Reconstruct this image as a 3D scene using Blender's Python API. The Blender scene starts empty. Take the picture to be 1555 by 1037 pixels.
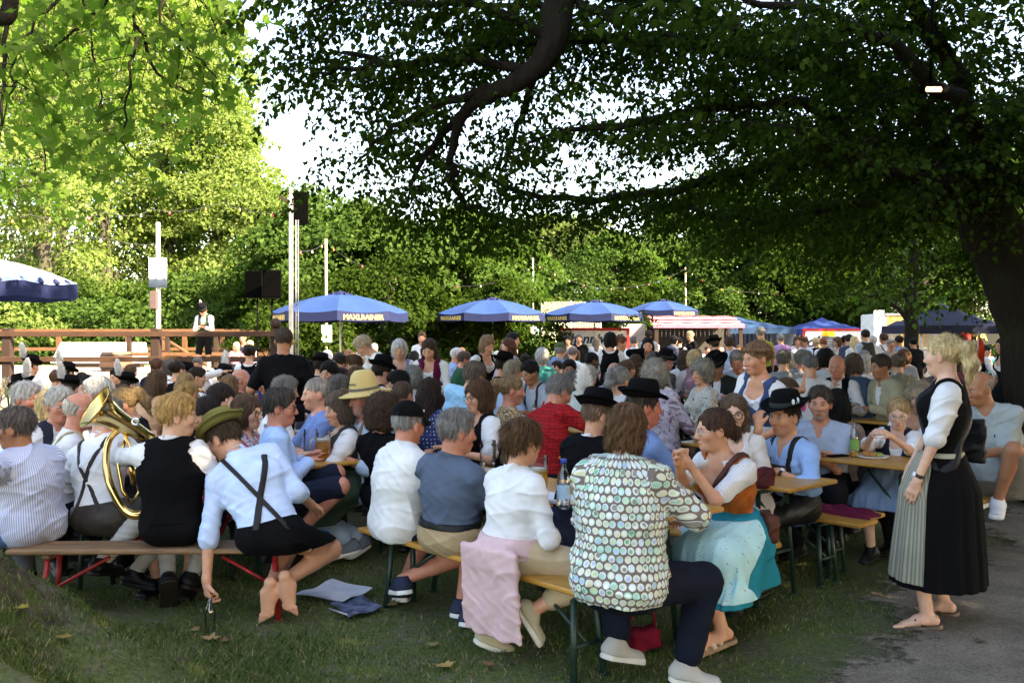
import bpy, math, random
import numpy as np
from mathutils import Vector, Matrix, Euler
f32=np.float32
rng=np.random.default_rng(7)
random.seed(7)
SC=bpy.context.scene
COL=SC.collection
FPX=1400.0; CAMZ=1.68; HOR=508.0; CX=777.5
def W(px,py,s):
    """point seen at photo pixel (px,py) at a depth where one metre spans s photo pixels"""
    return np.array([(px-CX)/s, FPX/s, CAMZ-(py-HOR)/s])
def rgb(r,g,b): return (r,g,b)
def hexc(h):
    h=h.lstrip('#'); c=[int(h[i:i+2],16)/255 for i in (0,2,4)]
    return tuple(x/12.92 if x<=.04045 else ((x+.055)/1.055)**2.4 for x in c)
# ------------------------------------------------------------ objects
def link(name,me,mat=None,parent=None,label=None,cat=None,group=None,kind=None,color=None,loc=None,rz=None):
    o=bpy.data.objects.new(name,me); COL.objects.link(o)
    if mat is not None and me is not None and len(me.materials)==0: me.materials.append(mat)
    if parent is not None: o.parent=parent
    if label: o['label']=label
    if cat: o['category']=cat
    if group: o['group']=group
    if kind: o['kind']=kind
    if color is not None: o.color=(*color[:3],1)
    if loc is not None: o.location=loc
    if rz is not None: o.rotation_euler=(0,0,rz)
    return o
def dup(o,loc=None,rz=None,label=None,group=None,scale=None):
    c=o.copy(); COL.objects.link(c)
    if loc is not None: c.location=loc
    if rz is not None: c.rotation_euler=(0,0,rz)
    if scale is not None: c.scale=(scale,)*3
    if label: c['label']=label
    if group: c['group']=group
    for ch in list(o.children):
        d=ch.copy(); COL.objects.link(d); d.parent=c
        for g in list(ch.children):
            e=g.copy(); COL.objects.link(e); e.parent=d
    return c
def mesh_np(name,v,f,smooth=True):
    """v (N,3), f (M,k) all faces the same size"""
    me=bpy.data.meshes.new(name)
    v=np.ascontiguousarray(v,f32); f=np.ascontiguousarray(f,np.int32)
    m,k=f.shape
    me.vertices.add(len(v)); me.vertices.foreach_set('co',v.ravel())
    me.loops.add(m*k); me.loops.foreach_set('vertex_index',f.ravel())
    me.polygons.add(m); me.polygons.foreach_set('loop_start',np.arange(0,m*k,k,dtype=np.int32))
    me.polygons.foreach_set('loop_total',np.full(m,k,np.int32))
    if smooth: me.polygons.foreach_set('use_smooth',np.ones(m,bool))
    me.update(calc_edges=True)
    return me
def mesh_py(name,v,f,smooth=False):
    me=bpy.data.meshes.new(name); me.from_pydata([tuple(map(float,p)) for p in v],[],f); me.update()
    if smooth: me.polygons.foreach_set('use_smooth',np.ones(len(f),bool))
    return me
class MB:
    """collects simple solids, builds one mesh"""
    def __init__(s): s.v=[]; s.f=[]; s.sm=[]
    def add(s,v,f,smooth=False):
        n=len(s.v); s.v+= [tuple(map(float,p)) for p in v]; s.f+=[tuple(i+n for i in q) for q in f]; s.sm+=[smooth]*len(f); return s
    def box(s,c,d,R=None,bev=0.0):
        x,y,z=[q/2 for q in d]
        b=min(bev,x*.9,y*.9,z*.9)
        if b<=0:
            v=[(i*x,j*y,k*z) for i in(-1,1) for j in(-1,1) for k in(-1,1)]
            f=[(0,1,3,2),(4,6,7,5),(0,4,5,1),(2,3,7,6),(0,2,6,4),(1,5,7,3)]
        else:
            v=[];idx={}
            for i in(-1,1):
                for j in(-1,1):
                    for k in(-1,1):
                        for a in range(3):
                            p=[i*(x-b),j*(y-b),k*(z-b)]; p[a]=(i,j,k)[a]*(x,y,z)[a]
                            idx[i,j,k,a]=len(v); v.append(p)
            f=[]
            for a in range(3):
                o=[q for q in range(3) if q!=a]
                for sg in(-1,1):
                    q=[]
                    for (u,w) in((-1,-1),(1,-1),(1,1),(-1,1)):
                        t=[0,0,0]; t[a]=sg; t[o[0]]=u; t[o[1]]=w; q.append(idx[t[0],t[1],t[2],a])
                    f.append(tuple(q))
            for a in range(3):
                o=[q for q in range(3) if q!=a]
                for u in(-1,1):
                    for w in(-1,1):
                        q=[]
                        for e,ax in((-1,o[0]),(1,o[0]),(1,o[1]),(-1,o[1])):
                            t=[0,0,0]; t[a]=e; t[o[0]]=u; t[o[1]]=w; q.append(idx[t[0],t[1],t[2],ax])
                        f.append(tuple(q))
            for i in(-1,1):
                for j in(-1,1):
                    for k in(-1,1): f.append((idx[i,j,k,0],idx[i,j,k,1],idx[i,j,k,2]))
        v=np.array(v,float)
        if R is not None: v=v@np.array(R).T
        return s.add(v+np.array(c),f)
    def tube(s,pts,r,n=8,cap=True,smooth=True):
        pts=[np.array(p,float) for p in pts]
        if not hasattr(r,'__len__'): r=[r]*len(pts)
        v=[];f=[]
        prev=None
        for i,p in enumerate(pts):
            t=pts[min(i+1,len(pts)-1)]-pts[max(i-1,0)]; t/=np.linalg.norm(t)+1e-9
            if prev is None:
                a=np.array([0,0,1.]) if abs(t[2])<.9 else np.array([1.,0,0])
            else: a=prev
            u=a-t*(a@t); u/=np.linalg.norm(u)+1e-9; prev=u; w=np.cross(t,u)
            for k in range(n):
                th=2*math.pi*k/n; v.append(p+r[i]*(math.cos(th)*u+math.sin(th)*w))
        m=len(pts)
        for i in range(m-1):
            for k in range(n):
                f.append((i*n+k,i*n+(k+1)%n,(i+1)*n+(k+1)%n,(i+1)*n+k))
        s.add(v,f,smooth)
        if cap:
            N=len(s.v)-len(v)
            s.f+=[tuple(N+k for k in range(n))[::-1],tuple(N+(m-1)*n+k for k in range(n))]; s.sm+=[False,False]
        return s
    def lathe(s,prof,n=24,c=(0,0,0),R=None,closed=False,smooth=True,sx=1,sy=1):
        v=[];f=[]
        for (r,z) in prof:
            for k in range(n):
                th=2*math.pi*k/n; v.append((r*math.cos(th)*sx,r*math.sin(th)*sy,z))
        m=len(prof)
        for i in range(m-1 if not closed else m):
            j=(i+1)%m
            for k in range(n): f.append((i*n+k,i*n+(k+1)%n,j*n+(k+1)%n,j*n+k))
        v=np.array(v,float)
        if R is not None: v=v@np.array(R).T
        return s.add(v+np.array(c),f,smooth)
    def prism(s,poly,z0,z1,R=None,c=(0,0,0)):
        n=len(poly)
        v=[(x,y,z0) for x,y in poly]+[(x,y,z1) for x,y in poly]
        f=[tuple(range(n))[::-1],tuple(range(n,2*n))]+[(i,(i+1)%n,n+(i+1)%n,n+i) for i in range(n)]
        v=np.array(v,float)
        if R is not None: v=v@np.array(R).T
        return s.add(v+np.array(c),f)
    def ball(s,c,r,n=10,R=None):
        r=np.array(r if hasattr(r,'__len__') else (r,r,r),float)
        v=[];f=[];m=max(4,n//2+1)
        for i in range(m+1):
            ph=math.pi*i/m
            for k in range(n):
                th=2*math.pi*k/n
                v.append((math.sin(ph)*math.cos(th)*r[0],math.sin(ph)*math.sin(th)*r[1],-math.cos(ph)*r[2]))
        for i in range(m):
            for k in range(n): f.append((i*n+k,i*n+(k+1)%n,(i+1)*n+(k+1)%n,(i+1)*n+k))
        v=np.array(v)
        if R is not None: v=v@np.array(R).T
        return s.add(v+np.array(c),f,True)
    def mesh(s,name):
        me=bpy.data.meshes.new(name); me.from_pydata(s.v,[],s.f); me.update()
        me.polygons.foreach_set('use_smooth',np.array(s.sm,bool)); return me
    def build(s,name,mat=None,parent=None,**k): return link(name,s.mesh(name),mat,parent,**k)
def rotz(a):
    c,s=math.cos(a),math.sin(a); return np.array([[c,-s,0],[s,c,0],[0,0,1.]])
def rotx(a):
    c,s=math.cos(a),math.sin(a); return np.array([[1,0,0],[0,c,-s],[0,s,c]])
def roty(a):
    c,s=math.cos(a),math.sin(a); return np.array([[c,0,s],[0,1,0],[-s,0,c]])
def rodr(v,ax,a):
    ax=ax/np.linalg.norm(ax); return v*math.cos(a)+np.cross(ax,v)*math.sin(a)+ax*(ax@v)*(1-math.cos(a))
def nrm(v): return v/(np.linalg.norm(v)+1e-9)
# ------------------------------------------------------------ materials
class NT:
    def __init__(s,name):
        s.m=bpy.data.materials.new(name); s.m.use_nodes=True; s.t=s.m.node_tree; s.t.nodes.clear()
        s.out=s.n('ShaderNodeOutputMaterial')
    def n(s,typ,**k):
        x=s.t.nodes.new(typ)
        for a,b in k.items(): setattr(x,a,b)
        return x
    def l(s,a,b): s.t.links.new(a,b)
    def set(s,sock,val):
        if hasattr(val,'is_linked') or hasattr(val,'links'): s.l(val,sock)
        else:
            if sock.type=='RGBA' and len(val)==3: val=(*val,1)
            sock.default_value=val
    def coord(s,kind='Object'): return s.n('ShaderNodeTexCoord').outputs[kind]
    def attr(s,name,out='Vector'): 
        x=s.n('ShaderNodeAttribute'); x.attribute_name=name; return x.outputs[out]
    def ocol(s): return s.n('ShaderNodeObjectInfo').outputs['Color']
    def orand(s): return s.n('ShaderNodeObjectInfo').outputs['Random']
    def map(s,v,scale=(1,1,1),loc=(0,0,0),rot=(0,0,0)):
        x=s.n('ShaderNodeMapping'); s.l(v,x.inputs[0]); x.inputs['Scale'].default_value=scale; x.inputs['Location'].default_value=loc; x.inputs['Rotation'].default_value=rot; return x.outputs[0]
    def noise(s,v,scale=5,detail=3,rough=.55,dist=0,out='Fac'):
        x=s.n('ShaderNodeTexNoise'); s.l(v,x.inputs['Vector']); x.inputs['Scale'].default_value=scale; x.inputs['Detail'].default_value=detail; x.inputs['Roughness'].default_value=rough; x.inputs['Distortion'].default_value=dist
        return x.outputs[out]
    def voro(s,v,scale=5,feat='F1',out='Distance',rand=1):
        x=s.n('ShaderNodeTexVoronoi',feature=feat); s.l(v,x.inputs['Vector']); x.inputs['Scale'].default_value=scale; x.inputs['Randomness'].default_value=rand; return x.outputs[out]
    def ramp(s,fac,stops,interp='LINEAR'):
        x=s.n('ShaderNodeValToRGB'); x.color_ramp.interpolation=interp; s.l(fac,x.inputs[0]); e=x.color_ramp.elements
        while len(e)<len(stops): e.new(.5)
        for i,(p,c) in enumerate(stops):
            e[i].position=p; e[i].color=(*c,1) if hasattr(c,'__len__') and len(c)==3 else ((c,c,c,1) if not hasattr(c,'__len__') else c)
        return x.outputs[0]
    def math(s,op,a,b=None,c=None):
        x=s.n('ShaderNodeMath',operation=op)
        for i,q in enumerate((a,b,c)):
            if q is not None: s.set(x.inputs[i],q)
        return x.outputs[0]
    def vmath(s,op,a,b=None,out=0):
        x=s.n('ShaderNodeVectorMath',operation=op); s.set(x.inputs[0],a)
        if b is not None: s.set(x.inputs[1],b)
        return x.outputs[out]
    def mix(s,fac,a,b,blend='MIX'):
        x=s.n('ShaderNodeMix',data_type='RGBA',blend_type=blend); s.set(x.inputs[0],fac); s.set(x.inputs[6],a); s.set(x.inputs[7],b); return x.outputs[2]
    def sep(s,v):
        x=s.n('ShaderNodeSeparateXYZ'); s.l(v,x.inputs[0]); return x.outputs
    def comb(s,x_,y_,z_=0.0):
        x=s.n('ShaderNodeCombineXYZ')
        for i,q in enumerate((x_,y_,z_)): s.set(x.inputs[i],q)
        return x.outputs[0]
    def bump(s,h,strength=.5,dist=.01,normal=None):
        x=s.n('ShaderNodeBump'); s.l(h,x.inputs['Height']); x.inputs['Strength'].default_value=strength; x.inputs['Distance'].default_value=dist
        if normal is not None: s.l(normal,x.inputs['Normal'])
        return x.outputs[0]
    def bsdf(s,color,rough=.7,metal=0,spec=.4,bump=None,**k):
        x=s.n('ShaderNodeBsdfPrincipled'); s.set(x.inputs['Base Color'],color); s.set(x.inputs['Roughness'],rough); s.set(x.inputs['Metallic'],metal); s.set(x.inputs['Specular IOR Level'],spec)
        for a,b in k.items(): s.set(x.inputs[a.replace('_',' ')],b)
        if bump is not None: s.l(bump,x.inputs['Normal'])
        s.l(x.outputs[0],s.out.inputs[0]); return x
MATS={}
def simple(name,color,rough=.6,metal=0,spec=.4,var=.12,nscale=8,bump=.15,bdist=.004,**k):
    if name in MATS: return MATS[name]
    t=NT(name); v=t.coord(); n=t.noise(v,nscale,4)
    c=t.mix(1.0,color,t.ramp(n,[(.3,1-var),(.7,1+var)]),'MULTIPLY')
    t.bsdf(c,rough,metal,spec,t.bump(t.noise(v,nscale*5,3),bump,bdist),**k)
    MATS[name]=t.m; return t.m
# ------------------------------------------------------------ signed distance modelling
class Fld:
    def __init__(s,lo,hi,h):
        s.h=h; s.lo=np.array(lo,f32)-4*h; n=np.ceil((np.array(hi)+4*h-s.lo)/h).astype(int)+1
        s.n=n; s.a=np.full(n,1.0,f32); s.ax=[s.lo[i]+h*np.arange(n[i],dtype=f32) for i in range(3)]
    def sl(s,lo,hi):
        i0=np.clip(np.floor((np.array(lo)-s.lo)/s.h).astype(int),0,s.n-1); i1=np.clip(np.ceil((np.array(hi)-s.lo)/s.h).astype(int)+1,1,s.n)
        i1=np.maximum(i1,i0+1)
        S=tuple(slice(a,b) for a,b in zip(i0,i1))
        return S,s.ax[0][S[0]][:,None,None],s.ax[1][S[1]][None,:,None],s.ax[2][S[2]][None,None,:]
    def add(s,p,k=.02,off=0.0,pad=.03):
        fn,lo,hi=p
        S,X,Y,Z=s.sl(lo-k-pad-off,hi+k+pad+off)
        d=fn(X,Y,Z)-f32(off); a=s.a[S]
        if k>0:
            h=np.maximum(f32(k)-np.abs(a-d),0)/f32(k); s.a[S]=np.minimum(a,d)-h*h*f32(k*.25)
        else: s.a[S]=np.minimum(a,d)
        return s
    def cut(s,p,k=.01,off=0.0):
        fn,lo,hi=p
        S,X,Y,Z=s.sl(lo-k-.02-off,hi+k+.02+off)
        d=-(fn(X,Y,Z)-f32(off)); a=s.a[S]
        h=np.maximum(f32(k)-np.abs(a-d),0)/f32(k) if k>0 else 0
        s.a[S]=np.maximum(a,d)+(h*h*f32(k*.25) if k>0 else 0); return s
    def plane(s,pt,nv,k=0):
        """keep the side the normal points away from"""
        X,Y,Z=s.ax[0][:,None,None],s.ax[1][None,:,None],s.ax[2][None,None,:]
        d=((X-f32(pt[0]))*f32(nv[0])+(Y-f32(pt[1]))*f32(nv[1])+(Z-f32(pt[2]))*f32(nv[2]))
        s.a=np.maximum(s.a,d.astype(f32)); return s
    def grid(s): return s.ax[0][:,None,None],s.ax[1][None,:,None],s.ax[2][None,None,:]
    def like(s):
        g=Fld.__new__(Fld); g.h=s.h; g.lo=s.lo; g.n=s.n; g.ax=s.ax; g.a=np.full(s.n,1.0,f32); return g
    def nets(s):
        a=s.a.copy()
        a[0]=a[-1]=1; a[:,0]=a[:,-1]=1; a[:,:,0]=a[:,:,-1]=1
        neg=a<0
        if not neg.any(): return None
        w=np.argwhere(neg); b0=np.maximum(w.min(0)-2,0); b1=np.minimum(w.max(0)+3,s.n)
        a=a[b0[0]:b1[0],b0[1]:b1[1],b0[2]:b1[2]]; neg=neg[b0[0]:b1[0],b0[1]:b1[1],b0[2]:b1[2]]
        lo=s.lo+s.h*b0
        u=neg.astype(np.uint8); c=np.zeros([q-1 for q in u.shape],np.uint8)
        offs=[(i,j,k) for i in(0,1) for j in(0,1) for k in(0,1)]
        for i,j,k in offs: c+=u[i:i+c.shape[0],j:j+c.shape[1],k:k+c.shape[2]]
        act=(c>0)&(c<8); cells=np.argwhere(act)
        idx=np.full(act.shape,-1,np.int32); idx[act]=np.arange(len(cells),dtype=np.int32)
        val=[a[cells[:,0]+o[0],cells[:,1]+o[1],cells[:,2]+o[2]] for o in offs]
        acc=np.zeros((len(cells),3),f32); cnt=np.zeros(len(cells),f32)
        for p in range(8):
            for q in range(p+1,8):
                dd=[abs(offs[p][t]-offs[q][t]) for t in range(3)]
                if sum(dd)!=1: continue
                m=(val[p]<0)!=(val[q]<0)
                tt=val[p][m]/(val[p][m]-val[q][m])
                op=np.array(offs[p],f32); oq=np.array(offs[q],f32)
                acc[m]+=op+(oq-op)*tt[:,None]; cnt[m]+=1
        v=lo+s.h*(cells+acc/cnt[:,None])
        F=[]
        for ax in range(3):
            sh=[slice(None)]*3; sh[ax]=slice(0,-1); s0=neg[tuple(sh)]; sh[ax]=slice(1,None); s1=neg[tuple(sh)]
            e=np.argwhere(s0!=s1); b,cx=(ax+1)%3,(ax+2)%3
            e=e[(e[:,b]>0)&(e[:,cx]>0)]
            fl=s0[e[:,0],e[:,1],e[:,2]]
            def cell(db,dc):
                t=e.copy(); t[:,b]-=db; t[:,cx]-=dc; return idx[t[:,0],t[:,1],t[:,2]]
            q=np.stack([cell(1,1),cell(0,1),cell(0,0),cell(1,0)],1)
            q[~fl]=q[~fl][:,::-1]
            F.append(q)
        F=np.concatenate(F); F=F[(F>=0).all(1)]
        return v.astype(f32),F
def A3(p): return np.array(p,float)
def cap(a,b,r1,r2=None,L=None,sl=1.0):
    """round cone from a to b; widened by sl along unit direction L"""
    a=A3(a); b=A3(b); r2=r1 if r2 is None else r2
    ba=b-a; l2=float(ba@ba)+1e-12; R=max(r1,r2)*max(sl,1)
    lo=np.minimum(a,b)-R; hi=np.maximum(a,b)+R
    a32=a.astype(f32); ba32=(ba).astype(f32)
    def fn(X,Y,Z):
        x=X-a32[0]; y=Y-a32[1]; z=Z-a32[2]
        t=np.clip((x*ba32[0]+y*ba32[1]+z*ba32[2])/f32(l2),0,1)
        x=x-t*ba32[0]; y=y-t*ba32[1]; z=z-t*ba32[2]
        if L is not None:
            l=np.asarray(L,f32); q=(x*l[0]+y*l[1]+z*l[2])*f32(1-1/sl)
            x=x-q*l[0]; y=y-q*l[1]; z=z-q*l[2]
        return np.sqrt(x*x+y*y+z*z)-(f32(r1)+f32(r2-r1)*t)
    return fn,lo,hi
def ell(c,r,R=None):
    c=A3(c).astype(f32); r=np.array(r,float); m=float(r.max())
    Rm=None if R is None else np.asarray(R,f32)
    def fn(X,Y,Z):
        x=X-c[0]; y=Y-c[1]; z=Z-c[2]
        if Rm is not None:
            x,y,z=(x*Rm[0,0]+y*Rm[1,0]+z*Rm[2,0],x*Rm[0,1]+y*Rm[1,1]+z*Rm[2,1],x*Rm[0,2]+y*Rm[1,2]+z*Rm[2,2])
        x=x/f32(r[0]); y=y/f32(r[1]); z=z/f32(r[2])
        k0=np.sqrt(x*x+y*y+z*z)+f32(1e-6)
        x=x/f32(r[0]); y=y/f32(r[1]); z=z/f32(r[2])
        k1=np.sqrt(x*x+y*y+z*z)+f32(1e-6)
        return k0*(k0-1)/k1
    if R is not None:
        e=np.sqrt(((np.asarray(R)*r)**2).sum(1))
    else: e=r
    return fn,c-e,c+e
def rbox(c,d,R=None,rad=.01):
    c=A3(c).astype(f32); hd=np.array(d,float)/2-rad; m=float(np.linalg.norm(np.array(d)/2))
    Rm=None if R is None else np.asarray(R,f32)
    def fn(X,Y,Z):
        x=X-c[0]; y=Y-c[1]; z=Z-c[2]
        if Rm is not None:
            x,y,z=(x*Rm[0,0]+y*Rm[1,0]+z*Rm[2,0],x*Rm[0,1]+y*Rm[1,1]+z*Rm[2,1],x*Rm[0,2]+y*Rm[1,2]+z*Rm[2,2])
        x=np.abs(x)-f32(hd[0]); y=np.abs(y)-f32(hd[1]); z=np.abs(z)-f32(hd[2])
        ox=np.maximum(x,0); oy=np.maximum(y,0); oz=np.maximum(z,0)
        return np.sqrt(ox*ox+oy*oy+oz*oz)+np.minimum(np.maximum(np.maximum(x,y),z),0)-f32(rad)
    return fn,c-m,c+m
def ik(a,t,l1,l2,pole):
    a=A3(a); t=A3(t); d=t-a; L=np.linalg.norm(d); Lm=(l1+l2)*.998
    if L>Lm: t=a+d/L*Lm; d=t-a; L=Lm
    L=max(L,abs(l1-l2)+.02)
    u=d/np.linalg.norm(d); x=(l1*l1-l2*l2+L*L)/(2*L); hh=math.sqrt(max(l1*l1-x*x,1e-6))
    p=A3(pole); p=p-u*(p@u); p=nrm(p)
    return a+u*x+p*hh, a+u*L
def m_fabric(name='fabric',pat=None,rough=.88,bump=.5):
    t=NT(name); v=t.coord()
    base=t.ocol()
    if pat: base=pat(t,t.attr('puv'),base)
    n=t.noise(v,6,3); c=t.mix(1.0,base,t.ramp(n,[(.25,.84),(.75,1.12)]),'MULTIPLY')
    wr=t.noise(t.map(v,(1,1,.6),rot=(.3,.5,.2)),8,3,.5,1.2)
    t.t.nodes[-1].noise_type='RIDGED_MULTIFRACTAL' if hasattr(t.t.nodes[-1],'noise_type') else 'FBM'
    wr2=t.noise(t.map(v,(1,.8,1),rot=(.6,.1,.9)),42,2,.5,.6)
    h=t.math('MULTIPLY_ADD',wr2,.18,wr)
    t.bsdf(c,rough,0,.10,t.bump(h,bump*.55,.012))
    return t.m
M_fab=m_fabric()
M_knit=m_fabric('thick_fabric',rough=.95,bump=.3)
def m_skin():
    t=NT('skin'); v=t.coord()
    c=t.mix(1.0,t.ocol(),t.attr('tint','Color'),'MULTIPLY')
    n=t.noise(v,22,4); c=t.mix(1.0,c,t.ramp(n,[(.3,(.9,.86,.86)),(.7,(1.08,1.1,1.1))]),'MULTIPLY')
    t.bsdf(c,.48,0,.35,t.bump(t.noise(v,90,3),.12,.004),Subsurface_Weight=.08,Subsurface_Radius=(.02,.008,.005),Subsurface_Scale=.5)
    return t.m
M_skin=m_skin()
def m_hair():
    t=NT('hair'); v=t.coord()
    st=t.noise(t.map(v,(75,75,7)),1.0,3,.6,.4)
    cl=t.noise(v,16,2)
    f=t.math('MULTIPLY_ADD',cl,.5,t.math('MULTIPLY',st,.75))
    c=t.mix(1.0,t.ocol(),t.ramp(f,[(.3,.40),(.60,1.0),(.85,1.9)]),'MULTIPLY')
    fz=t.noise(t.map(v,(230,230,40)),1.0,2,.6,.3); t.bsdf(c,.62,0,.14,t.bump(t.math('ADD',st,fz),.9,.008)); return t.m
M_hair=m_hair()
def m_leather():
    t=NT('leather'); v=t.coord()
    n=t.noise(v,14,5,.65); c=t.mix(1.0,t.ocol(),t.ramp(n,[(.3,.6),(.7,1.5)]),'MULTIPLY')
    t.bsdf(c,.5,0,.25,t.bump(t.noise(v,55,4),.4,.004)); return t.m
M_leath=m_leather()
M_felt=m_fabric('felt',rough=.95,bump=.12)
# ---- patterns: functions of (t, uv vector in metres, base colour)
def P_check(scale,c1,amt=.5,c2=(1,1,1)):
    def f(t,uv,base):
        s=t.sep(uv)
        a=t.math('GREATER_THAN',t.math('FRACT',t.math('MULTIPLY',s[0],1/scale)),.5)
        b=t.math('GREATER_THAN',t.math('FRACT',t.math('MULTIPLY',s[1],1/scale)),.5)
        g=t.math('MULTIPLY',t.math('ADD',a,b),.5)
        return t.mix(t.math('MULTIPLY',g,amt),base,c1)
    return f
def P_plaid(scale,c1,c2):
    def f(t,uv,base):
        s=t.sep(uv)
        def ln(q,off,w): return t.math('LESS_THAN',t.math('FRACT',t.math('MULTIPLY_ADD',q,1/scale,off)),w)
        a=t.math('MAXIMUM',ln(s[0],0,.12),ln(s[1],0,.12)); b=t.math('MAXIMUM',ln(s[0],.5,.3),ln(s[1],.5,.3))
        return t.mix(t.math('MULTIPLY',a,.75),t.mix(t.math('MULTIPLY',b,.6),base,c1),c2)
    return f
def P_stripe(scale,c1,w=.5,ax=0):
    def f(t,uv,base):
        s=t.sep(uv)
        return t.mix(t.math('LESS_THAN',t.math('FRACT',t.math('MULTIPLY',s[ax],1/scale)),w),base,c1)
    return f
def P_dots(scale,c1,r=.25):
    def f(t,uv,base):
        return t.mix(t.math('LESS_THAN',t.voro(uv,1/scale,rand=.25),r),base,c1)
    return f
def P_circles(t,uv,base):
    sc=1/.037
    v=t.vmath('MULTIPLY',uv,(sc,sc,0)); 
    sx=t.sep(v); row=t.math('FLOOR',sx[1])
    v=t.comb(t.math('MULTIPLY_ADD',t.math('FRACT',t.math('MULTIPLY',row,.5)),1.0,sx[0]),sx[1],0.0)
    cell=t.vmath('FLOOR',v); fr=t.vmath('SUBTRACT',t.vmath('SUBTRACT',v,cell),(.5,.5,0))
    wn=t.n('ShaderNodeTexWhiteNoise',noise_dimensions='3D'); t.l(cell,wn.inputs[0])
    jit=t.vmath('MULTIPLY',t.vmath('SUBTRACT',wn.outputs['Color'],(.5,.5,.5)),(.16,.16,0))
    d=t.vmath('LENGTH',t.vmath('MULTIPLY',t.vmath('SUBTRACT',fr,jit),(1,1,0)),out='Value')
    fr2=t.vmath('SUBTRACT',fr,t.vmath('MULTIPLY',jit,(2.4,2.4,0)))
    d2=t.vmath('LENGTH',t.vmath('MULTIPLY',fr2,(1,1,0)),out='Value')
    pal=t.ramp(wn.outputs['Value'],[(0,hexc('9fc4b4')),(.14,hexc('c2d8e2')),(.28,hexc('6fae92')),(.4,hexc('dfe6dc')),(.52,hexc('a8b8d8')),(.64,hexc('b9cfa6')),(.76,hexc('8f8a80')),(.88,hexc('d5d3b0'))],'CONSTANT')
    wn2=t.n('ShaderNodeTexWhiteNoise',noise_dimensions='3D'); t.l(t.vmath('ADD',cell,(9.3,3.1,0)),wn2.inputs[0])
    rim=t.ramp(wn2.outputs['Value'],[(0,hexc('d2d5cb')),(.55,hexc('d2d5cb')),(.56,hexc('a9d0bd')),(.75,hexc('c9cfd8'))],'CONSTANT')
    inner=t.math('LESS_THAN',d2,t.math('MULTIPLY_ADD',wn2.outputs['Value'],.14,.2))
    outer=t.math('LESS_THAN',d,.44)
    return t.mix(outer,base,t.mix(inner,rim,pal))
def P_floral(scale,c1,c2,c3,dens=.32):
    def f(t,uv,base):
        d=t.voro(uv,1/scale,rand=.55); col=t.voro(uv,1/scale,out='Color',rand=.55)
        s=t.sep(col)
        c=t.ramp(s[0],[(0,c1),(.4,c2),(.75,c3)],'CONSTANT')
        d=t.math('ADD',d,t.math('MULTIPLY',t.noise(uv,3.1/scale,2),.3))
        return t.mix(t.math('LESS_THAN',d,dens+.15),base,c)
    return f
def P_leopard(t,uv,base):
    d=t.voro(uv,70,rand=1); n=t.noise(uv,150,2)
    e=t.math('ADD',d,t.math('MULTIPLY',n,.35))
    return t.mix(t.math('MULTIPLY',t.math('GREATER_THAN',e,.36),t.math('LESS_THAN',e,.62)),base,(.02,.012,.008))
def P_blotch(c1,c2,sc=12):
    def f(t,uv,base):
        n=t.noise(uv,sc,4,.6,1.2); m=t.noise(t.map(uv,loc=(5,2,1)),sc*1.4,3,.6,.8)
        return t.mix(t.ramp(m,[(.52,0),(.58,1)]),t.mix(t.ramp(n,[(.47,0),(.55,1)]),base,c1),c2)
    return f
def P_scribble(c1,c2):
    def f(t,uv,base):
        a=t.math('ABSOLUTE',t.math('SUBTRACT',t.noise(uv,14,1,.4,1.8),.5)); b=t.math('ABSOLUTE',t.math('SUBTRACT',t.noise(t.map(uv,loc=(3,1,0)),18,1,.4,1.5),.5))
        return t.mix(t.math('LESS_THAN',b,.012),t.mix(t.math('LESS_THAN',a,.014),base,c1),c2)
    return f
PM={}
def pm(name,fn,**k):
    if name not in PM: PM[name]=m_fabric('fabric_'+name,fn,**k)
    return PM[name]
# ------------------------------------------------------------ people
SKIN=hexc('c69376'); TAN=hexc('a37052'); PALE=hexc('d3a68d'); RED=hexc('bf8068')
def eye_mesh():
    b=MB(); b.ball((0,0,0),.0118,12)
    me=b.mesh('eye'); me.materials.append(simple('eye_white',(.42,.38,.36),.3,bump=0))
    b2=MB(); b2.ball((0,.0072,0),(.0066,.0058,.0066),10)
    import bmesh
    bm=bmesh.new(); bm.from_mesh(me); m2=b2.mesh('iris'); n=len(bm.faces); bm.from_mesh(m2); bm.faces.ensure_lookup_table()
    for i in range(n,len(bm.faces)): bm.faces[i].material_index=1
    bm.to_mesh(me); bm.free(); bpy.data.meshes.remove(m2)
    me.materials.append(simple('eye_iris',(.035,.022,.015),.2,bump=0)); return me
EYE=None
def wrinkle(F,amp,seed):
    S=np.abs(F.a)<.03
    if amp<=0 or not S.any(): return
    I=np.argwhere(S); p=F.lo+F.h*I
    x,y,z=p[:,0]+seed,p[:,1],p[:,2]
    w=.9*np.sin(z*9+seed)+.7*np.sin(y*11+x*5); m1=np.clip(.5+.8*np.sin(x*11+y*7+seed)*np.sin(z*10+y*8+seed*2),0,1); m2=np.clip(.5+.8*np.sin(x*13-y*9+seed*3)*np.sin(z*8-y*6),0,1)
    r1=1-np.abs(np.sin(z*24+x*15+y*8+2.2*w)); r2=1-np.abs(np.sin(z*17-x*22+y*12+2.0*np.sin(x*8+z*6+seed)))
    n=-(m1*r1**2+m2*r2**2)*1.5+.35*np.sin(x*60+2*np.sin(z*40))*np.sin(z*55+y*40)+.5
    F.a[S]+=(n*amp*1.9).astype(f32)
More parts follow.
